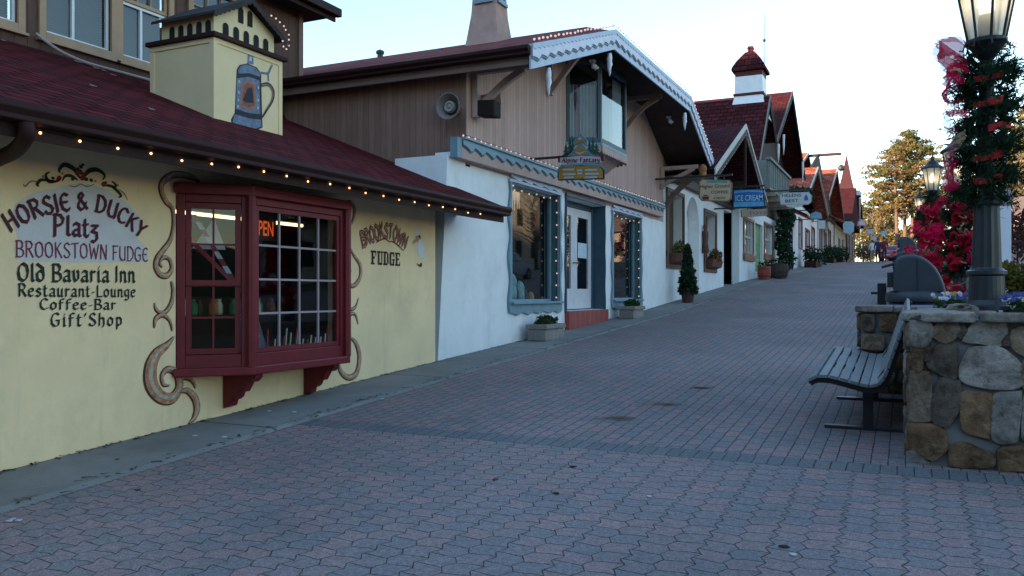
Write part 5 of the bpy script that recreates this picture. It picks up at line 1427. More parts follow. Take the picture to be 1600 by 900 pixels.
# spire house
sp_ = thing('spire_house', 'maroon-roofed house with a slender pointed spire at the end of the row', 'house', (-7, 93, gz(93)))
mb = MB(); wall_x(mb, -6, .25, 83, 99, 3, 8.6, [(88, 91, 4.6, 7, ), (93, 95.5, 4.4, 7.2)])
mb.poly([(-6, 83, 3), (-14, 83, 3), (-14, 83, 8.6), (-6, 83, 8.6)]); mb.build('wall', M('cream wall', (.5, .45, .38), .8, .1), sp_)
mb = MB()
for a, b, c, d in ((88, 91, 4.6, 7), (93, 95.5, 4.4, 7.2)): Fr((-6, a), (-6, b)).quad(mb, 0, b - a, c, d, -.15)
mb.build('pane', DARK, sp_)
mb = MB(); A0 = [(-4.6, 82, 8.3), (-13, 82, 8.3), (-13, 100, 8.3), (-4.6, 100, 8.3)]
mb.prism([(-4.5, 82, 8.2), (-4.5, 91, 12.2), (-4.5, 100, 8.2)], (-9, 0, 0)); mb.build('roof', ROOF3, sp_)
sc_ = P(1326, 400, y=93); sc_ = Vector((sc_.x - .2, 93, 10.6)); mb = MB()
sqlv(mb, sc_, [(0, 1.15), (1.1, 1.15)]); mb.build('tower', ROOF3, sp_)
mb = MB(); sqlv(mb, sc_, [(1.0, 1.4), (1.2, 1.3), (1.75, .72), (3.0, .45), (5.3, .02)]); mb.build('spire', M('maroon spire shingles', (.045, .012, .015), .85, .2), sp_)
mb = MB(); mb.box((sc_.x + .2, 91.3, 11.5), (sc_.x + 1.55, 91.45, 11.9)); mb.build('white_panel', WTRIM, sp_)
mb = MB(); mb.tube([(-4.4, 96, 8), (-4.4, 96, 14)], .05, 5); tag(mb.build('flag_pole', M('pale pole', (.6, .5, .5), .6), None), 'slender pale pole beside the spire house', 'pole')
# last houses on the left
r4 = row_house('row_house', 'far dark red house at the end of the street', 101, 118, 9.5, M('dark red boards', (.12, .04, .035), .8, .2), [((100, 10.2), (109, 14), (119, 10.2), -5, 9)], [(104, 107, 6, 8.4, 'window', PALEB), (110, 113, 5.5, 8.6, 'door', PALEB)], ROOF3, GREYB)

# ------------------------------------------------------------------ hanging signs up the street
def hsign(lb, y, outline, t_=.05, edge=None, board=None, texts=(), inset=2, arm_v=None, arm=True):
    ps = [P(u, v, y=y) for u, v in outline]; c = sum(ps, Vector()) / len(ps)
    t = thing('hanging_sign', lb, 'sign', c, 'hanging shop signs')
    mb = MB(); mb.prism([p for p in ps], (0, t_, 0)); mb.build('edge', edge, t)
    mb = MB(); mb.prism([c + (p - c) * (1 - inset / 26) + Vector((0, -.008, 0)) for p in ps], (0, .006, 0)); mb.build('board', board, t)
    for s, (u0, v0), (u1, v1), cap, m in texts:
        a, b = P(u0, v0, y=y), P(u1, v1, y=y); h = P(u0, v0 - cap, y=y).z - a.z
        ftext('lettering', s, a + Vector((0, -.012, 0)), b - a, (0, 0, 1), h, m, t, width=(b - a).length, ext=.002)
    if arm:
        zt = max(p.z for p in ps); x1 = max(p.x for p in ps)
        mb = MB(); mb.bar((-5.98, y + .02, zt + .07), (x1, y + .02, zt + .07), .05, .05)
        for f in (.25, .75):
            xx = min(p.x for p in ps) + f * (x1 - min(p.x for p in ps)); mb.bar((xx, y + .02, zt - .03), (xx, y + .02, zt + .07), .02, .02, up=(0, 1, 0))
        mb.build('bracket', BLACK, t)
    return t
CREAM = M('cream sign board', (.5, .4, .27), .7, .08, 8, .1); SRED = M('sign red ink', (.2, .03, .02), .7, .2, 20, 0); SBRN = M('sign brown ink', (.08, .05, .035), .7, .2, 20, 0)
ED = M('sign frame wood', (.2, .13, .09), .7, .2)
hs = hsign('cream coffee sign with red script, coffee cup and teal top strip', 21.5, [(1092, 284), (1096, 280), (1140, 281), (1144, 286), (1143, 311), (1138, 315), (1096, 314), (1092, 309)], edge=ED, board=CREAM,
   texts=[('Higher Ground', (1094.5, 294.5), (1140.5, 292.5), 5.6, SRED), ('COFFEE', (1111, 302.5), (1138, 302), 4.2, SBRN), ('& MORE', (1115, 311), (1133.5, 311), 3.2, SBRN)])
mb = MB(); ps = [P(u, v, y=21.485) for u, v in ((1104, 282), (1136, 282), (1136, 285.5), (1104, 285.5))]; mb.prism(ps, (0, .005, 0)); mb.build('top_strip', M('teal strip', (.08, .3, .28), .6), hs)
mb = MB(); ps = [P(u, v, y=21.485) for u, v in ((1097, 307), (1108, 307), (1107, 312), (1098, 312))]; mb.prism(ps, (0, .005, 0)); ps = [P(u, v, y=21.485) for u, v in ((1099, 304.5), (1106, 304.5), (1106, 306), (1099, 306))]; mb.prism(ps, (0, .005, 0)); mb.build('cup_picture', SRED, hs)
kp = P(1098, 268, y=22.0)
mb = MB(); mb.ball(kp + Vector((0, 0, .06)), .11, 10, sq=(1, 1, 1.2)); mb.lathe(kp + Vector((0, 0, -.22)), [(.02, 0), (.09, .1), (.1, .2)], 10); tag(mb.build('hanging_ornament', M('orange wood', (.3, .13, .05), .6, .3), None, smooth=True), 'round orange-brown ornament above the cream coffee sign', 'ornament')
ICB = M('bright blue sign', (.03, .14, .4), .5, .15); ICL = M('light blue sign lettering', (.4, .6, .75), .6, .05)
hs = hsign('bright blue ice cream sign with dark edge', 26.5, [(1144.5, 296), (1194, 294.5), (1195.5, 323.5), (1145, 325)], edge=M('dark navy edge', (.02, .03, .05), .6), board=ICB, inset=2.2,
   texts=[('ICE CREAM', (1149.5, 314), (1192, 313), 8.6, ICL), ('PARLOR', (1156, 321.5), (1184, 321), 3.6, M('navy ink', (.01, .02, .06), .7))])
mb = MB(); ps = [P(u, v, y=26.483) for u, v in ((1147, 299), (1170, 296.8), (1193, 298), (1193, 301), (1170, 299.5), (1147, 302))]; mb.prism(ps, (0, .006, 0)); ps = [P(u, v, y=26.483) for u, v in ((1146.5, 316), (1193.5, 315), (1193.5, 322), (1146.5, 323.5))]; mb.prism(ps, (0, .004, 0)); mb.build('pale_band', M('sky blue band', (.12, .36, .6), .6), hs)
hs = hsign('small cream sign with purple lettering below the ice cream sign', 29.0, [(1157, 328), (1199, 326), (1199.5, 337), (1158, 339.5)], edge=ED, board=CREAM, texts=[('TOYS', (1170, 336), (1197, 334.5), 5, M('violet ink', (.2, .07, .35), .7))])
hs = hsign('long grey-white HELENS BEST sign with small blue tree mark', 31.75, [(1217, 306), (1222, 301), (1264, 300), (1269, 306), (1268, 316), (1263, 320), (1219, 320)], edge=GREYB, board=M('grey white board', (.45, .47, .46), .7, .06), inset=1.2,
   texts=[('HELENS', (1222, 308), (1252, 307), 4.6, INK), ('BEST', (1227, 316.5), (1248, 315.5), 4.6, INK)])
mb = MB()
for k in range(3): ps = [P(u, v, y=31.73) for u, v in ((1256, 309 + k * 2), (1263, 309 + k * 2), (1259.5, 303 + k * 2.2))]; mb.prism(ps, (0, -.002 * (k + 1), 0))
mb.build('tree_mark', M('blue tree mark', (.03, .12, .3), .7), hs)
mb = MB(); e0 = P(1242, 319.5, y=31.75); mb.prism([e0 + Vector((.31 * math.cos(i * math.pi / 10), 0, -.11 * math.sin(i * math.pi / 10))) for i in range(11)], (0, .04, 0)); mb.build('oval_panel', M('pale oval board', (.5, .5, .46), .7), hs)
SB = M('plain pale blue sign board', (.25, .42, .55), .6, .15); SWt = M('plain white sign board', (.55, .57, .55), .6, .1); SPk = M('pink sign board', (.5, .2, .35), .6, .1)
hsign('small tan and blue arched sign beyond the HELENS BEST board', 46, [(1265, 342), (1267, 333), (1275, 330), (1283, 333), (1285, 342)], edge=ED, board=SB)
hsign('small white framed sign in front of the orange gable', 52, [(1277, 344), (1290, 344), (1290, 358), (1277, 358)], edge=GREYB, board=SWt)
hsign('round-topped cream and blue sign before the second gable', 62, [(1317, 350), (1320, 346), (1331, 346), (1335, 350), (1334, 362), (1328, 366), (1318, 364)], edge=CREAM, board=SB, inset=5)
hsign('small pale sign with a pink top near the spire house', 78, [(1339, 353), (1340, 346), (1346, 342), (1353, 346), (1355, 353)], edge=SPk, board=SWt, inset=8)
hsign('white square sign with dark frame at the end of the row', 92, [(1353, 358), (1366, 357.5), (1366, 366), (1353, 366)], edge=INK, board=SWt)
hsign('light blue small sign left of the walkers', 99, [(1360, 369), (1370, 368.5), (1370, 377), (1360, 377.5)], edge=GREYB, board=SWt, arm=False)
hsign('blue small sign above the walkers', 88, [(1376, 361), (1386, 360), (1386, 367), (1376, 367)], edge=GREYB, board=SB, arm=False)
for k, (px, yy, arm_) in enumerate(((1365, 99, 0), (1381, 88, 0))):
    p = P(px, 380, y=yy); mb = MB(); mb.tube([(p.x, yy + .1, gz(yy)), (p.x, yy + .1, P(px, 369, y=yy).z)], .05, 6); tag(mb.build('sign_post', BLACK, None), ['dark post under the light blue sign', 'dark post under the blue sign above the walkers'][k], 'post')
# small stone troughs by the shop front
def trough(lb, x0, x1, y0, y1, h, pl):
    z = max(gz(y0), gz(y1)) + .045; t = thing('stone_planter', lb, 'planter', ((x0 + x1) / 2, (y0 + y1) / 2, z), 'stone planters by the gift shop')
    mb = MB()
    mb.prism([(x0 + .03, y0 + .03, z - .06), (x1 - .03, y0 + .03, z - .06), (x1 - .03, y1 - .03, z - .06), (x0 + .03, y1 - .03, z - .06)], (0, 0, h - .02))
    mb.prism([(x0, y0, z + h - .08), (x1, y0, z + h - .08), (x1, y1, z + h - .08), (x0, y1, z + h - .08)], (0, 0, .08)); mb.build('trough', CONC, t, bevel=.015)
    mb = MB(); leafball(mb, ((x0 + x1) / 2, (y0 + y1) / 2, z + h + .05), (x1 - x0) * .4, (y1 - y0) * .42, .1, pl, .05); mb.build('plants', [LEAF], t, recalc=False)
trough('grey stone planter with low leaves under the left blue shop window', -5.88, -5.48, 12.95, 13.85, .22, 220)
trough('grey stone planter under the right-hand blue shop window', -5.82, -5.42, 17.8, 18.65, .22, 160)

# ------------------------------------------------------------------ stone planter wall on the right
TZ = 1.42
plan = thing('stone_planter_wall', 'rough fieldstone planter wall with flat capstones at the right', 'wall', (.6, 6.5, gz(6.5)))
MORT = M('grey mortar', (.15, .147, .142), .95, .2, 5, .4, 40)
FST = stone('fieldstone', [(.25, .23, .215), (.15, .115, .09), (.21, .16, .115), (.1, .085, .075), (.29, .265, .245), (.155, .105, .07), (.085, .07, .06), (.2, .165, .14)])
FY = 6.42
mb = MB()
mb.prism([(.03, 6.66, .1), (.16, FY + .03, .1), (4, FY + .03, .1), (4, 10.1, .1), (.14, 10.1, .1), (.14, 7.02, .1), (.03, 7.02, .1)], (0, 0, TZ - .16))
mb.box((-.42, 9.37, .3), (.139, 10.05, TZ - .06))
mb.build('wall_core', MORT, plan)
def rock(mb, pts, to3, dep=.05, mi=0):
    """irregular rounded stone face standing out of the wall"""
    pts = [Vector(p) for p in pts]; c = sum(pts, Vector((0, 0))) / len(pts); fine = []
    for a, b in zip(pts, pts[1:] + pts[:1]):
        n = max(1, round((b - a).length / .05))
        for i in range(n):
            p = a.lerp(b, i / n); fine.append(p + Vector((random.uniform(-.007, .007), random.uniform(-.007, .007))))
    n = len(fine)
    sm = [(fine[i - 1] + fine[i] * 4 + fine[(i + 1) % n]) / 6 for i in range(n)]
    rings = [(1.0, -.1), (1.0, .7), (.985, .93), (.95, 1.0), (.7, 1.03), (.35, 1.0)]
    vs = []
    for k, d in rings:
        for p in sm:
            q = c + (p - c) * k; vs.append(to3(q.x, q.y, d * dep + (random.uniform(-.011, .009) if k < .96 else random.uniform(-.003, .003))))
    vs.append(to3(c.x, c.y, dep * 1.02))
    fs = []
    for r in range(len(rings) - 1):
        for i in range(n): fs.append([r * n + i, r * n + (i + 1) % n, (r + 1) * n + (i + 1) % n, (r + 1) * n + i])
    L = (len(rings) - 1) * n
    for i in range(n): fs.append([L + i, L + (i + 1) % n, len(vs) - 1])
    mb.faces(vs, fs, mi)
def frontpx(pts): return [(p.x, p.z) for p in (P(1250 + a / 2.251, 360 + b / 2.251, y=FY) for a, b in pts)]
stones = ['388,318 458,323 460,368 446,408 392,402', '470,345 508,315 555,322 556,368 512,394 470,376', '592,348 640,318 724,316 720,366 705,402 572,390', '748,352 800,340 850,345 850,440 800,445 762,420 742,402',
 '712,392 736,357 741,400 720,408', '394,414 430,408 432,490 396,492', '436,414 460,410 462,440 438,462', '452,470 476,406 550,402 548,524 502,510 452,482', '566,482 600,416 700,411 774,470 780,540 740,558 642,549 570,530',
 '388,500 460,506 462,668 382,664', '467,602 490,522 560,532 560,620 522,690 467,676', '568,572 676,577 672,612 668,734 566,698', '681,578 780,570 764,738 722,746 674,736', '384,682 470,687 518,722 514,768 470,812 388,760',
 '526,760 590,750 680,790 676,834 532,830', '700,772 790,757 800,842 702,846', '788,462 860,450 880,560 800,575 786,540', '790,580 890,570 900,740 780,742', '800,760 900,756 900,850 806,846', '560,330 588,350 566,384 560,370', '392,308 450,302 520,303 500,312 460,318 392,314']
rocks = MB()
def grow(p, k=.019):
    p = [Vector(q) for q in p]; c = sum(p, Vector((0, 0))) / len(p)
    return [q + (q - c).normalized() * k for q in p]
SIX = [0, 1, 0, 1, 2, 3, 2, 2, 0, 1, 2, 3, 0, 3, 3, 3, 1, 0, 3, 2, 2]
for s, mi_ in zip(stones, SIX): rock(rocks, grow(frontpx([tuple(map(float, q.split(','))) for q in s.split()])), lambda a, b, d: Vector((a, FY + .03 - d, b)), .036, mi_)
def course(x_or, lo, hi, z0, z1, to3, rows=4, w=.3):
    z = z0
    for r in range(rows):
        h = (z1 - z0) / rows * random.uniform(.85, 1.15) if r < rows - 1 else z1 - z
        a = lo
        while a < hi - .02:
            b = min(a + w * random.uniform(.6, 1.5), hi)
            if hi - b < .1: b = hi
            j = lambda: random.uniform(-.012, .012)
            g = .012
            rock(rocks, [(a + g + j(), z + g + j()), (b - g + j(), z + g + j()), (b - g + j(), z + h - g + j()), (a + g + j(), z + h - g + j())], to3, .045, random.choice((0, 1, 2, 3, 3)))
            a = b
        z += h
A_, B_ = Vector((.03, 6.66)), Vector((.16, FY + .03)); tt = (B_ - A_).normalized(); nn_ = Vector((tt.y, -tt.x))
course(0, 0, (B_ - A_).length, .2, TZ - .07, lambda a, b, d: Vector((*(A_ + tt * a + nn_ * (d - .005)), b)), 5, .28)
course(0, 6.68, 7.02, .25, TZ - .07, lambda a, b, d: Vector((.035 - d, a, b)), 5, .3)
course(0, 7.05, 9.35, .3, TZ - .07, lambda a, b, d: Vector((.145 - d, a, b)), 4, .36)
course(0, -.42, .13, .45, TZ - .07, lambda a, b, d: Vector((a, 9.375 - d, b)), 5, .24)
course(0, 9.4, 10.05, .45, TZ - .07, lambda a, b, d: Vector((-.415 - d, a, b)), 5, .28)
rocks.build('stones', [stone('pale fieldstone', [(.3, .28, .265), (.25, .235, .22)], .25), stone('tan fieldstone', [(.25, .19, .135), (.2, .155, .12)], .5), stone('dark fieldstone', [(.1, .082, .07), (.13, .105, .085)], .35), stone('rusty fieldstone', [(.2, .125, .075), (.16, .1, .06)], .7)], plan, smooth=True)
caps = MB()
def flag(pts, z, t=.065):
    q = [Vector(p) + Vector((random.uniform(-.012, .012), random.uniform(-.012, .012))) for p in pts]
    caps.prism([(p.x, p.y, z - t + random.uniform(-.006, .006)) for p in q], (0, 0, t))
flag([(-.03, 6.62), (.12, 6.36), (.42, 6.36), (.44, 6.72), (.3, 7.0), (-.02, 7.04)], TZ)
for x in (.45, .95, 1.5, 2.05, 2.6, 3.1): flag([(x + .012, 6.36), (x + .49, 6.37), (x + .49, 6.72), (x + .012, 6.7)], TZ - .002)
flag([(-.47, 9.32), (-.13, 9.31), (-.12, 9.7), (-.46, 9.71)], TZ); flag([(-.115, 9.31), (.3, 9.33), (.3, 9.7), (-.11, 9.7)], TZ - .003); flag([(-.46, 9.72), (.3, 9.72), (.3, 10.1), (-.45, 10.1)], TZ + .003)
for y in (7.06, 7.64, 8.2, 8.76): flag([(.08, y), (.42, y + .01), (.42, y + .54), (.09, y + .55)], TZ - .004)
caps.build('capstones', stone('capstone', [(.25, .23, .21), (.2, .18, .16), (.29, .27, .25)]), plan, bevel=.015)
mb = MB(); mb.prism([(.4, 6.7, 1.3), (4, 6.7, 1.3), (4, 10.0, 1.3), (.4, 10.0, 1.3)], (0, 0, .06)); mb.build('soil', M('dark soil', (.04, .03, .024), .95, .4, 20, .8, 30), plan)
mb = MB(); rr = P(1493, 474, y=7.9); rock(mb, [(rr.x - .12, 1.38), (rr.x + .13, 1.38), (rr.x + .12, 1.45), (rr.x + .04, 1.475), (rr.x - .08, 1.47)], lambda a, b, d: Vector((a, 7.25 - d * 2, b)), .09)
tag(mb.build('loose_stone', FST, None, smooth=True), 'brown loose stone on the planter beside the lamp post foot', 'stone')

# ------------------------------------------------------------------ bench
def make_bench(loc, lb, grp):
    t = thing('park_bench', lb, 'bench', loc, grp); o = Vector(loc)
    prof = [(-.44, .425), (-.40, .455), (-.32, .462), (-.24, .45), (-.16, .43), (-.08, .41), (0, .395), (.06, .4), (.11, .44), (.145, .51), (.17, .59), (.195, .67), (.22, .75), (.245, .83), (.275, .91), (.31, .985)]
    pv = [Vector((x, 0, z)) for x, z in prof]; c = crom(pv, 6)
    # equal steps along the curve
    L = [0]
    for a, b in zip(c, c[1:]): L.append(L[-1] + (b - a).length)
    def at(s):
        for i in range(len(c) - 1):
            if s <= L[i + 1]: return c[i].lerp(c[i + 1], (s - L[i]) / (L[i + 1] - L[i]))
        return c[-1]
    n = 15; st = L[-1] / n
    SL = M('grey painted slats', (.18, .19, .19), .6, .18, 4, .2, 30, dirt=.25)
    for k in range(n):
        a, b = at(k * st + .006), at((k + 1) * st - .006)
        d = (b - a).normalized(); nn = Vector((-d.z, 0, d.x))
        mb = MB(); mb.prism([o + a + Vector((0, -1, 0)), o + b + Vector((0, -1, 0)), o + b + Vector((0, -1, 0)) + nn * .028, o + a + Vector((0, -1, 0)) + nn * .028], (0, 2.0, 0))
        mb.build('slat', SL, t, bevel=.005)
    for y in (-.93, 0, .93):
        mb = MB()
        for a, b in zip(c, c[1:]): mb.bar(o + a + Vector((0, y, -.025)), o + b + (b - a) * .1 + Vector((0, y, -.025)), .045, .045)
        mb.build('frame', BLACK, t)
    for y in (-.7, .7):
        mb = MB(); mb.box(o + Vector((-.05, y - .035, .0)), o + Vector((.03, y + .035, .4))); mb.box(o + Vector((-.35, y - .03, -.015)), o + Vector((.32, y + .03, .025)))
        mb.bar(o + Vector((0, y, .3)), o + Vector((.2, y, .62)), .04, .04); mb.build('leg', BLACK, t, bevel=.004)
    return t
bc = (-.27, 8.2, gz(8.2) + .002)
b1 = make_bench(bc, 'grey slatted bench with curved back against the stone planter wall', 'street benches')
b1.rotation_euler = (math.atan(.0555), 0, 0)
for (u, v), lb in (((1258, 412.5), 'grey slatted bench in front of the white house beyond the vine'), ((1297, 409), 'far dark bench before the second orange gable house')):
    g = G(u, v); k = dup(b1, (g.x, g.y, g.z + .01), lb, rotz=math.pi); k.rotation_euler = (-math.atan(.055), 0, math.pi)

# ------------------------------------------------------------------ bins
def make_bin(x, y, lb, s=1.0):
    z = gz(y); t = thing('litter_bin', lb, 'bin', (x, y, z), 'domed litter bins')
    GB = M('grey blue bin plastic', (.034, .042, .052), .45, .12, 5, .06, 30, spec=.45)
    mb = MB(); mb.lathe((x, y, z), [(.27, 0), (.28, .03), (.28, .82), (.27, .84)], 24); mb.build('body', M('dark bin body', (.04, .045, .05), .6, .2), t, smooth=True)
    mb = MB(); mb.lathe((x, y, z + .8), [(.285, 0), (.30, .01), (.30, .05), (.285, .06)], 24); mb.build('bag_edge', M('blue bin bag', (.03, .04, .2), .4, .2), t, smooth=True)
    mb = MB(); mb.lathe((x, y, z + .86), [(.325, 0), (.335, .02), (.33, .1), (.30, .125), (.29, .13)], 28); lid = mb.build('lid_rim', GB, t, smooth=True)
    # hood: upright on the street side, rounding down to the back
    mb = MB(); n, k = 17, 13; vs = []
    top = crom([Vector((-.245, 0, 0)), Vector((-.25, 0, .2)), Vector((-.235, 0, .345)), Vector((-.17, 0, .4)), Vector((-.05, 0, .415)), Vector((.07, 0, .375)), Vector((.18, 0, .27)), Vector((.255, 0, .12)), Vector((.285, 0, 0))], 2)
    for i in range(n):
        f = -1 + 2 * i / (n - 1); sc = max(1 - abs(f) ** 14, 0.0) ** .5
        for q in top: vs.append((x + .02 + (q.x - .02) * (.94 + .06 * sc), y + .25 * f, z + .985 + q.z * (.94 + .06 * sc) * (1 if q.z > .02 else 0)))
    k = len(top)
    mb.faces(vs, [[i * k + j, i * k + j + 1, (i + 1) * k + j + 1, (i + 1) * k + j] for i in range(n - 1) for j in range(k - 1)] + [list(range(k)), list(range((n - 1) * k, n * k))])
    hd = mb.build('hood', GB, t, smooth=False, bevel=.012)
    for f in hd.data.polygons: f.use_smooth = abs(f.normal.y) < .9
    mb = MB(); mb.box((x - .31, y - .19, z + 1.03), (x - .235, y + .19, z + 1.2)); mb.build('opening', BLACK, t)
    mb = MB(); mb.prism([(x - .37, y - .2, z + 1.255), (x - .2, y - .22, z + 1.305), (x - .2, y + .22, z + 1.305), (x - .37, y + .2, z + 1.255)], (0, 0, .02)); mb.build('visor', GB, t, bevel=.006)
    mb = MB(); mb.prism([(x - .005, y - .256, z + 1.0), (x + .005, y - .256, z + 1.0), (x + .005, y - .256, z + 1.34), (x - .005, y - .256, z + 1.34)], (0, .004, 0)); mb.build('seam', BLACK, t)
    return t
p = P(1433, 460, y=10.6); bn = make_bin(p.x, 10.6, 'grey-blue domed litter bin behind the end of the stone wall')
p = P(1420, 400, y=19.5); k = dup(bn, (p.x, 19.5, gz(19.5)), 'further domed litter bin seen just above the nearest one')
p = P(1418, 385, y=31); k = dup(bn, (p.x, 31, gz(31) + .25), 'farthest domed litter bin with only its top showing above the others')
p = P(1378, 455, y=10.9)
t = thing('bollard', 'short black square post with a side arm left of the domed bin', 'post', (p.x, 10.9, gz(10.9)))
mb = MB(); mb.box((p.x - .05, 10.85, gz(10.9)), (p.x + .05, 10.95, 1.55 + .12)); mb.build('post', BLACK, t, bevel=.008)
mb = MB(); mb.bar((p.x - .12, 10.88, 1.55 - .0), (p.x, 10.88, 1.55 - .0), .03, .03); mb.build('arm', BLACK, t)

# ------------------------------------------------------------------ street lamps
def make_lamp(loc, lb):
    t = thing('street_lamp', lb, 'lamp post', loc, 'street lamps on the planters'); o = Vector(loc)
    IR = M('slate grey cast iron', (.02, .023, .028), .42, .25, 6, .12, 40, spec=.45)
    mb = MB(); mb.lathe(o, [(.165, 0), (.165, .035), (.15, .04), (.14, .06), (.132, .08), (.125, .26), (.122, .27), (.145, .28), (.145, .31), (.122, .32), (.118, .33)], 24); mb.build('base', IR, t, smooth=False, bevel=.003)
    mb = MB(); n = 24; prof = [(.113, .32), (.108, .34), (.1, .6), (.092, .83)]
    vs = []
    for r, z in prof:
        for j in range(n): vs.append(o + Vector((r * (1 if j % 2 else .93) * math.cos(2 * math.pi * j / n), r * (1 if j % 2 else .93) * math.sin(2 * math.pi * j / n), z)))
    mb.faces(vs, [[i * n + j, i * n + (j + 1) % n, (i + 1) * n + (j + 1) % n, (i + 1) * n + j] for i in range(3) for j in range(n)])
    mb.lathe(o, [(.09, .82), (.115, .835), (.118, .86), (.09, .88), (.06, .92), (.055, 1.8), (.07, 1.82), (.07, 1.86), (.05, 1.88), (.05, 2.02)], 16); mb.build('shaft', IR, t)
    zb, zt = 2.14, 2.68; rb, rt = .135, .235
    mb = MB(); mb.lathe(o, [(.05, 1.98), (.12, 2.08), (.15, 2.11), (.15, 2.135), (.13, 2.145)], 16)
    for k in range(8):
        a = 2 * math.pi * (k + .2) / 8; mb.tube([o + Vector((rb * math.cos(a), rb * math.sin(a), zb)), o + Vector((rt * math.cos(a), rt * math.sin(a), zt))], .011, 6)
        for rr_ in (.15,):
            mb.tube([o + Vector((rr_ * math.cos(a), rr_ * math.sin(a), 2.12)), o + Vector(((rr_ + .02) * math.cos(a), (rr_ + .02) * math.sin(a), 2.06)), o + Vector(((rr_ + .045) * math.cos(a), (rr_ + .045) * math.sin(a), 2.07))], .007, 5)
    mb.lathe(o, [(rt - .02, zt), (rt + .03, zt), (rt + .03, zt + .03), (.17, zt + .1), (.09, zt + .2), (.05, zt + .22), (.05, zt + .27), (.02, zt + .33), (.005, zt + .38)], 16)
    ln = mb.build('lantern', M('black lantern iron', (.02, .021, .026), .4, .2), t)
    mb = MB(); n = 8; vs = []
    for r, z in ((rb - .004, zb), (rt - .004, zt)):
        for j in range(n): a = 2 * math.pi * (j + .2) / 8; vs.append(o + Vector((r * math.cos(a), r * math.sin(a), z)))
    mb.faces(vs, [[j, (j + 1) % n, n + (j + 1) % n, n + j] for j in range(n)])
    mb.build('pane', thin('milky lantern glass', (.95, .84, .68), .75, .8, 4), ln, recalc=False)
    mb = MB(); mb.lathe(o, [(.06, zb), (.06, zb + .17), (.05, zb + .2)], 14); mb.build('lamp_holder', M('grey lamp holder', (.14, .14, .16), .5), ln, smooth=True)
    mb = MB(); mb.lathe(o, [(.045, zb + .2), (.06, zb + .26), (.055, zb + .36), (.03, zb + .42)], 14); mb.build('bulb', emit('lit milky bulb', (1, .8, .55), 1.6), ln, smooth=True)
    return t
L1 = (.58, 7.57, TZ - .005)
lamp = make_lamp(L1, 'nearest slate-grey street lamp with a milky lantern, wrapped in garland')
lp2 = P(1500, 400, y=14.0); lp3 = P(1457, 400, y=23.5); lp4 = P(1437, 400, y=42)
def pedestal(x, y, zt, lb):
    mb = MB(); mb.box((x - .9, y - .9, gz(y) - .2), (x + 1.6, y + 1.6, zt)); 
    t = thing('stone_planter_wall', lb, 'wall', (x, y, gz(y)))
    mb.build('wall_core', M('rubble stone', (.2, .17, .145), .9, .4, 7, .8, 12), t, bevel=.03)
LMP = [(lp2.x, 14.0, .96, 'second street lamp, its lantern half hidden by red bows'), (lp3.x, 23.5, 2.0, 'third street lamp with its lantern clear against the pines'), (lp4.x, 42, 3.15, 'farthest small street lamp below the pines')]
for x, y, z, lb in LMP:
    dup(lamp, (x, y, z), lb); pedestal(x, y, z + .01, 'low stone planter under the ' + lb.split(',')[0].split(' with')[0].split(' below')[0])
# garland, red bands and bows
def make_garland(o, lb):
    o = Vector(o); t = thing('garland', lb, 'garland', o, 'evergreen garlands on the lamps')
    mb = MB(); turns = 4.3
    def hel(q): a = 2 * math.pi * turns * q + 1.2; return o + Vector((.12 * math.cos(a), .12 * math.sin(a), .86 + 1.16 * q)), Vector((math.cos(a), math.sin(a), 0))
    for k in range(820):
        q = k / 819 + random.uniform(-.01, .01); c, rad = hel(q)
        if random.random() < .45:
            a = random.random() * 6.283; rad = Vector((math.cos(a), math.sin(a), 0)); c = o + rad * .08 + Vector((0, 0, .86 + 1.16 * q))
        d = (rad + Vector((random.gauss(0, .6), random.gauss(0, .6), random.gauss(-.15, .5)))).normalized()
        ln_ = random.uniform(.08, .2) * (1.4 if random.random() < .1 else 1); tip = c + d * ln_
        s1 = d.cross(Vector((0, 0, 1))); s1.normalize(); s2 = d.cross(s1)
        for j in range(16):
            f = random.random(); p = c.lerp(tip, f); an = random.random() * 6.28
            nd = (d * .8 + (s1 * math.cos(an) + s2 * math.sin(an))).normalized() * random.uniform(.03, .06)
            w = nd.cross(Vector((random.random(), random.random(), random.random()))).normalized() * .0052
            mb.poly([p - w, p + w, p + nd + w * .4, p + nd - w * .4])
    mb.build('needles', GREEN, t, recalc=False)
    mb = MB(); path = [hel(i / 60)[0] for i in range(61)]; mb.tube(path, .022, 6); mb.build('core', M('dark garland core', (.015, .025, .015), .9), t)
    for zc_ in (1.02, 1.2, 1.42, 1.62, 1.82):
        mb = MB(); n = 20
        for i in range(13, 17) if zc_ != 1.42 else range(15, 19):
            a0, a1 = 2 * math.pi * i / n, 2 * math.pi * (i + 1) / n; r = .17
            z0_, z1_ = zc_ + .04 * math.cos(a0 - 1), zc_ + .04 * math.cos(a1 - 1); h = .05 + .01 * math.sin(i * 1.7)
            mb.poly([o + Vector((r * math.cos(a0), r * math.sin(a0), z0_)), o + Vector((r * math.cos(a1), r * math.sin(a1), z1_)), o + Vector((r * 1.04 * math.cos(a1), r * 1.04 * math.sin(a1), z1_ + h)), o + Vector((r * 1.04 * math.cos(a0), r * 1.04 * math.sin(a0), z0_ + h))])
        mb.build('red_band', M('red velvet band', (.42, .02, .02), .7, .2), t, recalc=False)
    return t
gar = make_garland(L1, 'dark evergreen garland with red bands spiralling up the nearest lamp')
for (x, y, z, lb), g in zip(LMP, ('evergreen garland on the second lamp behind the red bows', 'evergreen garland on the third lamp', 'small evergreen garland on the farthest lamp')): dup(gar, (x, y, z), g)
TULLE = thin('pink red tulle', (.75, .015, .09), .82, .55, 9)
TULLE2 = thin('sheer pink tulle', (.72, .1, .26), .6, .6, 9)
REDB = thin('deep red ribbon', (.4, .012, .03), .95, .3, 9)
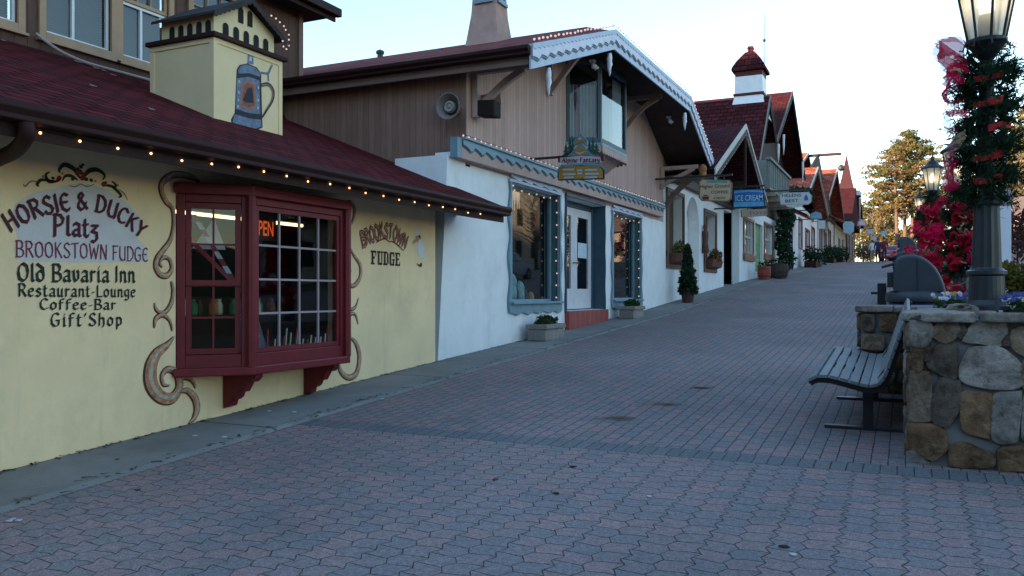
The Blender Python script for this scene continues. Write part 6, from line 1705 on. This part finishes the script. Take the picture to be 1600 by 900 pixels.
GOLD = thin('pale gold leaf', (.42, .32, .2), 1, .3, 9)
def strip(mb, path, wv, mi=0, cr=.012):
    """crinkled strip of cloth: path points and half-width vectors"""
    n = len(path); m_ = 5; g = []
    for i, (p, w) in enumerate(zip(path, wv)):
        p, w = Vector(p), Vector(w); row = []
        nn = w.cross(Vector((.3, .2, 1))).normalized()
        for j in range(m_ + 1):
            f = -1 + 2 * j / m_; row.append(p + w * f + nn * (cr * math.sin(i * 1.7 + j * 2.1) + cr * .6 * math.sin(i * .6 - j * 1.3)))
        g.append(row)
    b = [q for r_ in g for q in r_]; k = m_ + 1
    mb.faces(b, [[i * k + j, i * k + j + 1, (i + 1) * k + j + 1, (i + 1) * k + j] for i in range(n - 1) for j in range(m_)], mi)
def make_bow(o, lb, rel, mats, grp='tulle bows on the lamps'):
    """rel: list of (mi, [(x, y, z), ...], half width vectors start/end)"""
    o = Vector(o); t = thing('ribbon_bow', lb, 'bow', o, grp); 
    names = ['loop', 'sheer_loop', 'gold_leaf']
    for nm in range(len(mats)):
        for mi, pts, w0, w1 in rel:
            if mi != nm: continue
            mb = MB(); c = crom([o + Vector(p) for p in pts], 7); n = len(c)
            strip(mb, c, [Vector(w0).lerp(Vector(w1), i / (n - 1)) for i in range(n)])
            mb.build(names[mi], mats[mi], t, smooth=True, recalc=False)
    return t
def Lp(u, v, dy=0.0):
    p = P(u, v, y=L1[1] - .05 + dy) - Vector(L1); return (p.x, p.y, p.z)
rel = [(1, [Lp(1508, 104), Lp(1488, 84, -.05), Lp(1464, 74, -.06), Lp(1472, 63, 0), Lp(1500, 62, .05), Lp(1512, 75, .05)], (0, .1, .02), (.0, .06, .05)),
 (0, [Lp(1508, 112, -.06), Lp(1492, 100, -.1), Lp(1475, 86, -.08), Lp(1468, 78, -.02), Lp(1490, 72, .04), Lp(1508, 84, .04)], (.02, .03, .1), (.0, .04, .08)),
 (0, [Lp(1510, 118, -.1), Lp(1494, 116, -.12), Lp(1482, 126, -.1), Lp(1480, 112, -.05), Lp(1495, 104, -.04)], (.02, .02, .07), (.02, .03, .06)),
 (1, [Lp(1505, 128), Lp(1485, 105, -.02), Lp(1466, 84, 0), Lp(1462, 72, .04)], (.03, .02, .09), (.02, .02, .03)),
 (0, [Lp(1506, 140, -.05), Lp(1486, 136, -.08), Lp(1474, 146, -.07), Lp(1480, 160, -.05), Lp(1505, 158, -.04)], (0, .05, .012), (0, .05, .02)),
 (1, [Lp(1504, 134, .04), Lp(1484, 140, .04), Lp(1478, 152, .02), Lp(1490, 164, .02), Lp(1506, 152, .02)], (0, .04, .05), (0, .03, .03)),
 (0, [Lp(1512, 178, -.09), Lp(1496, 176, -.1), Lp(1482, 178, -.08), Lp(1478, 173, -.06)], (0, .02, .035), (0, .02, .02)),
 (1, [Lp(1478, 174, -.03), Lp(1480, 192, -.06), Lp(1490, 206, -.05), Lp(1502, 196, -.03)], (.03, .04, .02), (.03, .03, .03)),
 (1, [Lp(1500, 210, -.05), Lp(1490, 232, -.08), Lp(1482, 250, -.08), Lp(1485, 275, -.06), Lp(1488, 292, -.05)], (.03, .03, .02), (.05, .03, .0)),
 (0, [Lp(1492, 250, -.08), Lp(1484, 268, -.1), Lp(1480, 284, -.09), Lp(1494, 296, -.06)], (.03, .02, .02), (.05, .02, .02)),
 (2, [Lp(1508, 205, -.1), Lp(1494, 214, -.12), Lp(1478, 218, -.12)], (.0, .01, .02), (0, .002, .003)), (2, [Lp(1508, 212, -.1), Lp(1492, 224, -.13), Lp(1474, 226, -.13)], (.0, .01, .02), (0, .002, .003)), (2, [Lp(1506, 216, -.1), Lp(1496, 232, -.13), Lp(1482, 238, -.13)], (.01, .01, .016), (0, .002, .003)),
 (2, [Lp(1504, 112, -.13), Lp(1494, 108, -.15), Lp(1484, 112, -.15)], (.0, .01, .02), (0, .002, .003))]
make_bow(L1, 'large pink-red tulle bow blowing left from the nearest lamp', rel, [TULLE, TULLE2, GOLD])
# big red bows on the further lamps
rb = []
random.seed(21)
def rl(cx, cz, s, dirx, mi=0):
    y = -.18 + random.uniform(-.05, .05)
    rb.append((mi, [(cx, y, cz), (cx + dirx * s * .6, y - .1, cz + s * .35), (cx + dirx * s, y - .04, cz + s * .1), (cx + dirx * s * .75, y + .06, cz - s * .3), (cx, y + .05, cz - s * .1)], (.02, .05, .09 * s / .25), (.02, .05, .07 * s / .25)))
for k in range(64):
    cz = random.uniform(.3, 2.0); a = random.choice((-1, 1)); cx = random.uniform(-.12, .16) + (.1 * a)
    if k % 3 == 0 and cz < 1.2: cx += .2
    s = random.uniform(.1, .2); y = random.uniform(-.3, -.1); th = random.uniform(-.9, .9)
    q = lambda X, Y, Z: (cx + a * (X * math.cos(th) - Z * math.sin(th)), y + Y, cz + X * math.sin(th) + Z * math.cos(th))
    wv = (random.uniform(-.02, .02), random.uniform(.015, .05), random.uniform(.02, .06))
    rb.append((k % 2, [q(0, 0, 0), q(s * .6, -.06, s * .3), q(s, -.02, s * .1), q(s * .75, .05, -s * .3), q(0, .03, -s * .1)], wv, (wv[0], wv[1], wv[2] * .7)))
for k in range(9):
    cz = random.uniform(.5, 1.9)
    rb.append((2, [(random.uniform(-.1, .1), -.27, cz), (random.uniform(-.15, .15), -.32, cz + random.uniform(-.08, .08)), (random.uniform(-.2, .2), -.3, cz + random.uniform(-.12, .12))], (.006, .0, .009), (0, .0, .002)))
bw2 = make_bow((lp2.x, 14.0, .96), 'tall deep red ribbon bow covering the second lamp', rb, [REDB, TULLE, GOLD], 'red ribbon bows on further lamps')
dup(bw2, (lp3.x - .05, 23.4, 1.75), 'deep red ribbon bow below the lantern of the third lamp'); dup(bw2, (lp4.x + .3, 42.2, 3.2), 'small red ribbon bow on the farthest lamp')
dup(bw2, (lp2.x - .42, 16.2, 1.0), 'red ribbon bow low to the left of the second lamp', scale=.85)
# flowers and bushes on the planter
PET = [thin('white petals', (.6, .62, .72), 1, .3, 9), thin('violet blue petals', (.09, .1, .27), 1, .3, 9), thin('yellow eye petals', (.5, .4, .1), 1, .3, 9), LEAF]
def pansies(u, v, y, n, mi, lb, r=.16):
    c = P(u, v, y=y); c.z = 1.44; t = thing('pansy_clump', lb, 'flowers', c, 'flower clumps on the planter')
    mb = MB(); leafball(mb, c + Vector((0, 0, .0)), r, r, .07, 120, .03, (0,)); mb.build('leaves', LEAF, t, recalc=False)
    for _ in range(n):
        mb = MB()
        p = c + Vector((random.uniform(-r, r), random.uniform(-r, r), .05 + random.uniform(0, .06))); m_ = random.choice(mi)
        up = Vector((random.gauss(0, .4), -1, random.gauss(.5, .3))).normalized(); a = up.orthogonal().normalized(); b = up.cross(a)
        for k in range(5):
            an = k * 1.2566; q = p + (a * math.cos(an) + b * math.sin(an)) * .0105
            mb.poly([q + (a * math.cos(an + i * 1.05) + b * math.sin(an + i * 1.05)) * .0095 + up * .0006 * k for i in range(6)], m_)
        mb.build('flower', PET, t, recalc=False)
pansies(1500, 470, 8.1, 34, (0, 0, 1, 2), 'white and blue pansies on the planter left of the lamp foot')
pansies(1486, 470, 8.6, 26, (0, 1, 2), 'pale pansies furthest left on the planter')
pansies(1588, 470, 7.9, 40, (1, 1, 0), 'violet pansies right of the lamp foot')
pansies(1600, 470, 7.5, 34, (1, 1, 0), 'violet pansies at the right edge of the planter')
pansies(1620, 470, 8.2, 34, (1, 0, 1), 'violet and white pansies behind at the right edge of the planter')
p = P(1592, 430, y=9.4); t = thing('golden_bush', 'olive golden conifer bush behind the lamp post at the right edge', 'bush', (p.x, 9.4, 1.36))
mb = MB(); OL = thin('olive golden needles', (.13, .11, .028), 1, .3, 8)
for k in range(26):
    leafball(mb, (p.x + random.uniform(-.18, .22), 9.4 + random.uniform(-.2, .2), 1.5 + random.uniform(0, .3)), .1, .1, .1, 90, .026)
mb.build('foliage', OL, t, recalc=False); mb = MB(); mb.tube([(p.x, 9.4, 1.3), (p.x, 9.4, 1.55)], .03, 6); mb.build('stem', DKBROWN, t)
wx = P(1567, 400, y=18.5).x; t = thing('white_post', 'square white post with grey capital behind the nearest lamp', 'post', (wx, 18.5, gz(18.5)))
mb = MB(); mb.box((wx - .13, 18.4, gz(18.5)), (wx + .13, 18.6, P(1567, 322, y=18.5).z)); mb.build('shaft', M('white post paint', (.62, .63, .68), .6, .06), t, bevel=.01)
mb = MB(); z_ = P(1567, 322, y=18.5).z; mb.box((wx - .15, 18.38, z_), (wx + .15, 18.62, z_ + .3)); mb.build('capital', M('grey capital', (.25, .26, .29), .6), t, bevel=.02)
mb = MB(); mb.tube([(wx + .03, 18.5, z_ + .3), (wx + .03, 18.5, P(1570, 140, y=18.5).z)], .035, 8); mb.build('upper_pole', M('dark grey pole', (.1, .1, .12), .5), t)

# ------------------------------------------------------------------ people
def person(loc, face, top, legs, lb, h=1.72, hairc=(.04, .025, .02), step=.12, bent=.1, short=False):
    k = h / 1.72; loc = Vector(loc)
    V = [(0, 0, .95), (0, 0, 1.14), (0, .01, 1.36), (0, .0, 1.48), (0, .02, 1.55), (0, .03, 1.64), (0, .02, 1.70)]
    r = [.13, .125, .135, .055, .075, .09, .06]
    E = [(0, 1), (1, 2), (2, 3), (3, 4), (4, 5), (5, 6)]
    for s in (-1, 1):
        b = len(V); f = step * s
        V += [(.09 * s, 0, .88), (.1 * s, f * .6 + .03, .49), (.1 * s, f, .09), (.11 * s, f + .16, .04)]
        r += [.095, .06, .045, .04]; E += [(0, b), (b, b + 1), (b + 1, b + 2), (b + 2, b + 3)]
        b = len(V); g = -step * s
        V += [(.17 * s, 0, 1.40), (.23 * s, g * .4 - .02, 1.13), (.24 * s, g + bent, .90), (.24 * s, g + bent + .03, .83)]
        r += [.065, .047, .033, .036]; E += [(2, b), (b, b + 1), (b + 1, b + 2), (b + 2, b + 3)]
        for q in range(5):
            c = len(V); a = (q - 2) * .017; ln = (.05, .07, .075, .07, .055)[q] if q else .05
            V += [(.235 * s, g + bent + .04 + a, .80), (.228 * s, g + bent + .045 + a * 1.2, .80 - ln)]; r += [.010, .008]; E += [(b + 3, c), (c, c + 1)]
    me = bpy.data.meshes.new('p'); me.from_pydata([Vector(v) * k for v in V], E, [])
    ob = bpy.data.objects.new('p', me); COL.objects.link(ob)
    md = ob.modifiers.new('s', 'SKIN'); sub = ob.modifiers.new('d', 'SUBSURF'); sub.levels = sub.render_levels = 1
    for i, sv in enumerate(me.skin_vertices[0].data): sv.radius = (r[i] * k, r[i] * k * (.75 if i in (0, 1, 2) else 1)); sv.use_root = (i == 0)
    bpy.context.view_layer.update(); dg = bpy.context.evaluated_depsgraph_get()
    em = bpy.data.meshes.new_from_object(ob.evaluated_get(dg)); bpy.data.objects.remove(ob)
    t = thing('person', lb, 'person', loc, None)
    em.name = 'body'; em.materials.clear()
    skin = M('skin', (.45, .26, .19), .6, .08)
    mats = [skin, top, legs, M('dark shoes', (.03, .025, .025), .6)]
    for m in mats: em.materials.append(m)
    for f in em.polygons:
        c = f.center / k; f.use_smooth = True
        if c.z > 1.475: i = 0
        elif abs(c.x) > .175 and c.z < .93: i = 0
        elif c.z > .93 or (abs(c.x) > .175): i = 1
        elif c.z < .1: i = 3
        else: i = 0 if (short and c.z < .5) else 2
        f.material_index = i
    b = bpy.data.objects.new('body', em); COL.objects.link(b); b.parent = t
    mb = MB(); o = loc
    mb.ball(o + Vector((0, .0, 1.655 * k)), .105 * k, 12, sq=(1, 1.05, .95)); hr = mb.build('hair', M('hair %s' % lb[:9], hairc, .7, .2), t, smooth=True)
    mb = MB()
    for s in (-1, 1): mb.ball(o + Vector((.035 * s, .112, 1.615)) * 1, .012, 6)
    mb.build('eyes', BLACK, t)
    mb = MB(); mb.prism([o + Vector((-.014, .108, 1.565)), o + Vector((.014, .108, 1.565)), o + Vector((0, .105, 1.61))], (0, .025, -.005)); mb.build('nose', skin, t)
    mb = MB(); mb.box(o + Vector((-.025, .10, 1.53)), o + Vector((.025, .113, 1.538))); mb.build('mouth', M('lips', (.3, .1, .09), .6), t)
    mb = MB(); mb.lathe(o + Vector((0, 0, .88 * k)), [(.15, 0), (.152, .05), (.145, .2), (.15, .3)], 16)
    t.rotation_euler = (0, 0, face)
    return t
NAVY = M('navy jacket', (.02, .025, .07), .8, .2); PLAID = M('maroon jacket', (.17, .02, .035), .8, .35, 9); JEAN = M('dark jeans', (.025, .035, .06), .85, .2); WT = M('white shirt', (.6, .6, .65), .8, .1); KHA = M('grey shorts', (.2, .18, .16), .85, .15); DKP = M('black trousers', (.02, .018, .02), .85, .2)
def gp(u, y): p = P(u, 400, y=y); return (p.x, y, gz(y) + .005)
person(gp(1372, 64), math.pi + .1, NAVY, DKP, 'walker in a navy jacket and dark trousers, left of the pair', 1.74)
person(gp(1381.5, 64.4), math.pi - .1, PLAID, JEAN, 'walker in a maroon plaid jacket and dark jeans, right of the pair', 1.78, (.3, .27, .24), -.1, .22)
person(gp(1363, 71), .2, WT, KHA, 'person in a white shirt and grey shorts left behind the walking pair', 1.72, (.05, .03, .02), .08, .1, True)

# ------------------------------------------------------------------ cars
def car(loc, rot, paint, lb):
    t = thing('parked_car', lb, 'car', (0, 0, 0)); 
    L, W = 4.3, 1.76
    prof = [(-2.15, .35), (-2.15, .72), (-2.05, .9), (-1.75, .98), (-1.15, 1.38), (-.7, 1.46), (.3, 1.44), (.95, 1.02), (1.8, .88), (2.1, .72), (2.15, .4), (2.0, .28), (-2.0, .28)]
    mb = MB(); n = 7; vs = []; k = len(prof)
    for i in range(n):
        f = -1 + 2 * i / (n - 1)
        for y, z in prof:
            tz = .78 if z > 1.0 else (1.0 if z > .5 else .97)
            sh = 1 - .05 * abs(f) ** 4
            vs.append((f * W / 2 * tz, y * sh, z - (.05 * abs(f) ** 4 if z > .9 else 0)))
    fs = [[i * k + j, i * k + (j + 1) % k, (i + 1) * k + (j + 1) % k, (i + 1) * k + j] for i in range(n - 1) for j in range(k)] + [list(range(k))[::-1], list(range((n - 1) * k, n * k))]
    mb.faces(vs, fs); mb.build('body', paint, t, smooth=True, bevel=.02)
    CG = M('dark car glass', (.02, .025, .03), .1, 0, 5, 0, spec=.7)
    mb = MB()
    mb.poly([(-.62, -1.72, 1.02), (.62, -1.72, 1.02), (.55, -1.2, 1.36), (-.55, -1.2, 1.36)]); mb.poly([(-.62, .97, 1.03), (.62, .97, 1.03), (.56, .36, 1.41), (-.56, .36, 1.41)])
    mb.v = [v + Vector((0, -.02 if v.y < 0 else .02, .012)) for v in mb.v]; mb.build('windscreen', CG, t, recalc=False)
    mb = MB()
    for s in (-1, 1):
        for ya, yb in ((-1.35, -.32), (-.26, .72)):
            mb.poly([(s * .83, ya + (.0 if ya > -1 else .0), 1.0), (s * .83, yb, 1.0), (s * .705, yb - (.3 if yb > .5 else .02), 1.36), (s * .705, ya + (.35 if ya < -1 else .02), 1.36)])
    mb.build('side_window', CG, t, recalc=False)
    for sx in (-1, 1):
        for y in (-1.35, 1.3):
            mb = MB(); mb.tube([(sx * .70, y, .32), (sx * .90, y, .32)], .32, 18); w = mb.build('wheel', M('tyre rubber', (.015, .015, .016), .8), t)
            mb = MB(); mb.tube([(sx * .895, y, .32), (sx * .91, y, .32)], .19, 14); mb.build('rim', M('alloy', (.4, .4, .42), .4, .05, metal=.8), w)
        mb = MB(); mb.box((sx * .6 - .14, -2.16, .7), (sx * .6 + .14, -2.1, .86)); mb.build('tail_light', M('red lens', (.35, .01, .01), .3), t)
        mb = MB(); mb.box((sx * .62 - .14, 2.0, .66), (sx * .62 + .14, 2.13, .78)); mb.build('headlight', M('clear lens', (.6, .6, .6), .2), t)
    mb = MB(); mb.box((-.26, -2.165, .5), (.26, -2.15, .62)); mb.build('number_plate', M('plate', (.5, .5, .48), .6), t)
    t.location = loc; t.rotation_euler = (0, 0, rot)
    return t
c1 = car((gp(1399, 84)[0], 84, gz(84) + .01), -.3, M('pinkish red car paint', (.45, .07, .09), .3, .05, spec=.6), 'pinkish red parked car at the end of the street right of the walkers')
p = gp(1420, 98); c2_ = dup(c1, (p[0], 98, gz(98) + .02), 'red parked car behind the pinkish one, near the pine trunks', rotz=.9)
car((6.2, 38, gz(38)), 0, M('white car paint', (.6, .6, .62), .3, .04, spec=.6), 'white parked car at the far right behind the golden bush')

# ------------------------------------------------------------------ trees
BARK = M('reddish pine bark', (.13, .075, .055), .9, .3, 4, .6, 20)
BARKG = M('grey brown bark', (.1, .08, .065), .9, .3, 4, .6, 20)
PN = [thin('pine needles olive', (.15, .125, .05), 1, .3, 2), thin('pine needles green', (.08, .095, .042), 1, .3, 2), thin('rusty pine needles', (.22, .125, .055), 1, .3, 2)]
def pine(loc, h, rad, lb, base=.42, n=84, lean=0.0, size=.17, cl=58):
    o = Vector(loc); t = thing('pine_tree', lb, 'tree', o, 'tall pines at the street end')
    mb = MB(); tp = [o + Vector((lean * q * h + .12 * math.sin(q * 6), .1 * math.cos(q * 5), q * h)) for q in (0, .15, .3, .5, .7, .85, 1)]
    mb.tube(tp, [.34, .28, .25, .22, .16, .09, .03], 9); tr = mb.build('trunk', BARK, t, smooth=True)
    lm, cr = MB(), MB()
    for i in range(n):
        q = base + (1 - base) * (i + random.random()) / n
        a = random.random() * 2 * math.pi
        env = math.sin(math.pi * min(1, .12 + .88 * ((q - base) / (1 - base)) ** .8)) ** .7
        ln = rad * (.35 + .65 * random.random()) * (env * .95 + .12)
        p0 = o + Vector((lean * q * h, 0, q * h)); d = Vector((math.cos(a), math.sin(a), .05 + .35 * (q - base)))
        p1 = p0 + d * ln * .6; p2 = p0 + d * ln + Vector((0, 0, .2 * ln * random.random()))
        lm.tube([p0, p1, p2], [.07, .045, .015], 5)
        for c, rr in ((p2, 1.0), (p0.lerp(p2, .68) + Vector((random.uniform(-.4, .4), random.uniform(-.4, .4), .15)), .85)):
            leafball(cr, c, .85 * rr, .85 * rr, .34 * rr, int(cl * rr), size, random.choice(((0, 0, 1), (0, 1, 1), (0, 2, 2), (0, 0, 2))), .2)
    lm.build('limbs', BARK, t); cr.build('crown', PN, t, recalc=False)
    return t
def pz(u, y): p = P(u, 400, y=y); return (p.x, y, gz(y))
pine(pz(1400, 128), 16.3, 5.4, 'tall pine with a bare reddish trunk, leftmost in the pine group', .45)
pine(pz(1412, 132), 18.2, 5.6, 'tallest pine in the middle of the group at the street end', .43, lean=.01)
pine(pz(1424, 130), 19.0, 5.6, 'tall pine with its crown furthest right in the group', .42, lean=.004)
AUT = [thin('golden autumn leaves', (.2, .135, .05), 1, .35, 2), thin('olive autumn leaves', (.11, .1, .04), 1, .35, 2), thin('tan autumn leaves', (.2, .14, .08), 1, .35, 2)]
def broad(loc, h, rad, lb, mi=(0, 1, 2), n=26, grp='autumn trees beyond the street', size=.24, cl=95, nm='autumn_tree'):
    o = Vector(loc); t = thing(nm, lb, 'tree', o, grp)
    mb = MB(); mb.tube([o, o + Vector((.1, 0, h * .3)), o + Vector((0, .1, h * .6)), o + Vector((.1, 0, h * .92))], [.22, .18, .11, .03], 8); mb.build('trunk', BARKG, t, smooth=True)
    lm, cr = MB(), MB()
    for i in range(n):
        q = .28 + .7 * (i + random.random()) / n; a = random.random() * 6.283
        ln = rad * (.4 + .6 * random.random()) * (1.05 - .75 * abs(q - .5) * 1.5)
        p0 = o + Vector((.05, .05, (q - .12) * h)); p1 = o + Vector((math.cos(a) * ln, math.sin(a) * ln, q * h + .1 * ln))
        lm.tube([p0, p0.lerp(p1, .5) + Vector((0, 0, .1)), p1], [.06, .04, .012], 5)
        leafball(cr, p1, .9, .9, .75, cl, size, (random.choice(mi), random.choice(mi)), .2)
    lm.build('limbs', BARKG, t); 
    if cl: cr.build('crown', AUT, t, recalc=False)
    return t
tA = broad(pz(1363, 150), 12, 3.4, 'golden autumn tree left of the pines at the street end')
tB = broad(pz(1385, 158), 13.5, 3.8, 'olive gold autumn tree just left of the pine trunks', (1, 1, 0))
spots = [(1348, 190, 1.1, 0, 'hazy golden tree farthest left above the last house'), (1378, 178, .95, 1, 'olive tree behind the walkers'), (1404, 172, 1.0, 0, 'golden tree right behind the pine trunks'), (1425, 160, .95, 1, 'olive tree right of the pine trunks'), (1447, 150, 1.05, 0, 'golden tree behind the third street lamp'),
         (1470, 145, 1.0, 1, 'olive tree behind the red bows'), (1500, 140, 1.1, 0, 'golden tree behind the second street lamp'), (1535, 120, .95, 1, 'olive tree behind the nearest lamp post'), (1562, 92, .7, 0, 'golden tree behind the white post'), (1592, 84, .98, 0, 'tall golden tree at the right edge above the bush'), (1618, 96, 1.1, 1, 'olive tree beyond the right edge'), (1575, 130, 1.1, 1, 'olive tree between the white post and the right edge')]
for i, (u, y, s, k, lb) in enumerate(spots):
    p = pz(u, y); dup((tA, tB)[k], p, lb, rotz=i * 1.3, scale=s)
# low shrubs below
random.seed(5)
SHR = [thin('red brown twigs', (.1, .045, .04), 1, .2, 6), thin('tan twigs', (.22, .16, .1), 1, .2, 6)]
def shrub(x, y, r, h, lb, mi):
    t = thing('shrub', lb, 'shrub', (x, y, gz(y)), 'shrubs along the far street'); mb = MB()
    for k in range(9): leafball(mb, (x + random.uniform(-r, r) * .6, y + random.uniform(-r, r) * .6, gz(y) + h * random.uniform(.3, .8)), r * .5, r * .5, h * .3, 90, .12, (mi,))
    mb.build('foliage', SHR, t, recalc=False); mb = MB(); mb.tube([(x, y, gz(y)), (x, y, gz(y) + h * .6)], .05, 5); mb.build('stem', DKBROWN, t)
for u, y, r, h, lb, mi in ((1590, 46, 1.6, 3.0, 'red brown bare shrub right of the white post', 0), (1606, 50, 1.6, 2.6, 'red brown bare shrub at the right frame edge', 0), (1350, 100, 1.2, 2.6, 'tan shrub at the end of the house row', 1), (1356, 104, 1.3, 3.0, 'taller tan shrub left of the walkers', 1), (1432, 112, 1.6, 2.2, 'tan shrub at the foot of the right pine', 1), (1534, 75, 1.5, 2.5, 'reddish shrub behind the nearest lamp post', 0), (1462, 92, 1.5, 2.4, 'reddish shrub behind the third street lamp', 0)):
    p = pz(u, y); shrub(p[0], y, r, h, lb, mi)
for u, y, lb in ((1296, 63, 'dark low hedge by the far white house'), (1311, 69, 'dark clipped shrub before the second gable house'), (1268, 52, 'dark potted shrub by the nearest orange house')):
    p = P(u, 400, x=-5.3); t = thing('hedge', lb, 'hedge', (p.x, p.y, gz(p.y)), 'dark hedges along the far facades'); mb = MB()
    for k in range(6): leafball(mb, (-5.2 + random.uniform(-.3, .3), p.y + random.uniform(-1.2, 1.2), gz(p.y) + .75 + random.uniform(-.3, .3)), .5, .7, .45, 110, .1)
    mb.build('foliage', GREEN, t, recalc=False); mb = MB(); mb.box((-5.6, p.y - 1.3, gz(p.y) - .1), (-4.9, p.y + 1.3, gz(p.y) + .35)); mb.build('box', DKBROWN, t)
# pale houses beyond the trees
def back_house(u, y, w, h, lb, m):
    p = pz(u, y); t = thing('far_house', lb, 'house', p, 'pale houses beyond the trees'); x = p[0]
    mb = MB(); mb.box((x - w / 2, y, gz(y) - .5), (x + w / 2, y + 6, gz(y) + h)); mb.build('wall', m, t)
    mb = MB(); mb.prism([(x - w / 2 - .4, y - .5, gz(y) + h), (x - w / 2 - .4, y + 3, gz(y) + h + 1.9), (x - w / 2 - .4, y + 6.5, gz(y) + h)], (w + .8, 0, 0)); mb.build('roof', M('grey brown far roof', (.14, .1, .09), .9, .2), t)
    for k in range(3):
        mb = MB(); xx = x - w / 2 + w * (k + .5) / 3; Fr((xx - .5, y), (xx + .5, y)).box(mb, 0, 1, gz(y) + .9, gz(y) + 2.1, -.05, .03); mb.build('window', DARK, t)
back_house(1413, 165, 9, 3.6, 'pale cream low house behind the pine trunks', M('cream far wall', (.6, .54, .45), .8, .1))
back_house(1600, 70, 8, 3.0, 'tan low house at the right edge behind bare shrubs', M('tan far wall', (.35, .27, .23), .8, .1))
# houses and bare trees over the street, seen only as reflections
def across(y0, y1, x, h, lb, m):
    yc = (y0 + y1) / 2; t = thing('street_house', lb, 'house', (x, yc, gz(yc)))
    mb = MB(); mb.box((x, y0, gz(y0) - 1), (x + 8, y1, gz(yc) + h)); mb.build('wall', m, t)
    mb = MB(); mb.prism([(x - .8, y0 - .5, gz(yc) + h - .1), (x + 4, y0 - .5, gz(yc) + h + 2.6), (x + 8.8, y0 - .5, gz(yc) + h - .1)], (0, y1 - y0 + 1, 0)); mb.build('roof', ROOF1, t)
    n = int((y1 - y0) / 2.5)
    for k in range(n):
        y = y0 + (y1 - y0) * (k + .5) / n
        for zz in (1.0, 3.4):
            if zz + 1.4 > h: continue
            mb = MB(); mb.box((x - .04, y - .5, gz(yc) + zz), (x + .02, y + .5, gz(yc) + zz + 1.3)); mb.build('window', DARK, t)
across(22, 47, 18, 3.6, 'low cream house across the street', M('cream wall across', (.5, .42, .32), .8, .1)); across(52, 66, 15, 7.5, 'tall cream house across the upper street', M('cream wall across', (.5, .42, .32), .8, .1)); across(68, 84, 15.5, 8.5, 'tall white house across the upper street', WHITE); across(88, 112, 16.5, 9.5, 'tan house across the top of the street', M('tan wall across', (.4, .3, .22), .8, .1))

bt = broad((13.5, 27, gz(27)), 8, 3, 'bare tree across the street nearest the viewer', n=40, grp='bare trees across the street', cl=0, nm='bare_tree')
for x, y, lb in ((14.5, 36, 'bare tree across the street further up'), (12.5, 46, 'bare tree across the street before the tall cream house'), (13, 58, 'bare tree before the tall cream house across'), (12.6, 71, 'bare tree before the tall white house across')): dup(bt, (x, y, gz(y)), lb, rotz=y)
# litter on the street: dry pine needles and fallen leaves
NEED = thin('dry needles', (.26, .15, .07), 1, .2, 20)
for (u, v, w), lb in zip(((1040, 632, .14), (965, 654, .17), (1095, 606, .09)), ('small clump of dry brown needles in mid street', 'larger clump of dry brown needles, left one on the bricks', 'faint clump of dry needles furthest up the bricks', 'thin clump of dry needles nearest the bench')):
    g = G(u, v); mb = MB()
    for _ in range(60):
        p = g + Vector((random.gauss(0, w * .6), random.gauss(0, w * .35), .004 + .006 * random.random())); a = random.gauss(.3, .7); d = Vector((math.cos(a), math.sin(a), 0)) * random.uniform(.03, .07); s_ = Vector((-d.y, d.x, 0)).normalized() * .0025
        mb.poly([p - d - s_, p - d + s_, p + d + s_, p + d - s_])
    o = mb.build('pine_needles', NEED, None, recalc=False); o['label'] = lb; o['category'] = 'pine needles'; o['group'] = 'needle clumps on the street'
for i, (u, v, c) in enumerate(((183, 728, 0), (216, 766, 0), (460, 652, 1), (304, 690, 1), (20, 812, 1), (30, 814, 1), (14, 815, 1), (1015, 777, 1), (870, 772, 2), (1240, 868, 1), (1225, 855, 2), (420, 650, 1), (895, 730, 2), (350, 692, 1), (597, 624, 1), (775, 750, 0))):
    g = G(u, v); z = .05 if g.x < -5.1 else .004
    mb = MB(); a = random.random() * 6; w = .022
    mb.prism([g + Vector((w * math.cos(a + k * 1.26) * (1.4 if k % 2 else .8), w * math.sin(a + k * 1.26), z)) for k in range(5)], (0, 0, .004))
    tag(mb.build('fallen_leaf' if c != 1 else 'paper_scrap', [M('red brown leaf', (.13, .05, .035), .9), M('white scrap', (.5, .5, .52), .9), M('black leaf', (.02, .018, .016), .9)][c], None), ['red brown fallen leaf on the ground near the yellow wall', 'tiny white paper scrap on the ground', 'tiny dark fallen leaf on the pavers'][c], ['leaf', 'litter', 'leaf'][c], ['red brown leaves on the ground', 'paper scraps on the ground', 'dark leaves on the ground'][c])

# grit, twigs and needles gathered along the foot of the walls and in the pavement edge
random.seed(11)
mb = MB()
for _ in range(900):
    y = 2.2 + 26 * random.random() ** 1.3
    x = -5.985 + abs(random.gauss(0, .03)) if random.random() < .6 else -5.13 + random.gauss(0, .035)
    if x < -5.9 and 10.1 < y < 10.2: continue
    a = random.gauss(1.57, .8); d = Vector((math.cos(a), math.sin(a), 0)) * random.uniform(.012, .05); s_ = Vector((-d.y, d.x, 0)).normalized() * random.uniform(.003, .009)
    p = Vector((x, y, gz(y) + (.026 if x < -5.135 else .02) + .006 * random.random()))
    mb.poly([p - d - s_, p - d + s_ + Vector((0, 0, .004)), p + d + s_, p + d - s_ + Vector((0, 0, .003))], random.choice((0, 0, 1)))
o = mb.build('leaf_litter', [thin('dark grit', (.03, .026, .022), 1, .1, 20), thin('tan twigs and needles', (.17, .11, .06), 1, .1, 20)], None, recalc=False)
o['label'] = 'dark grit, twigs and needles gathered along the wall foot and pavement edge'; o['category'] = 'debris'; o['kind'] = 'stuff'
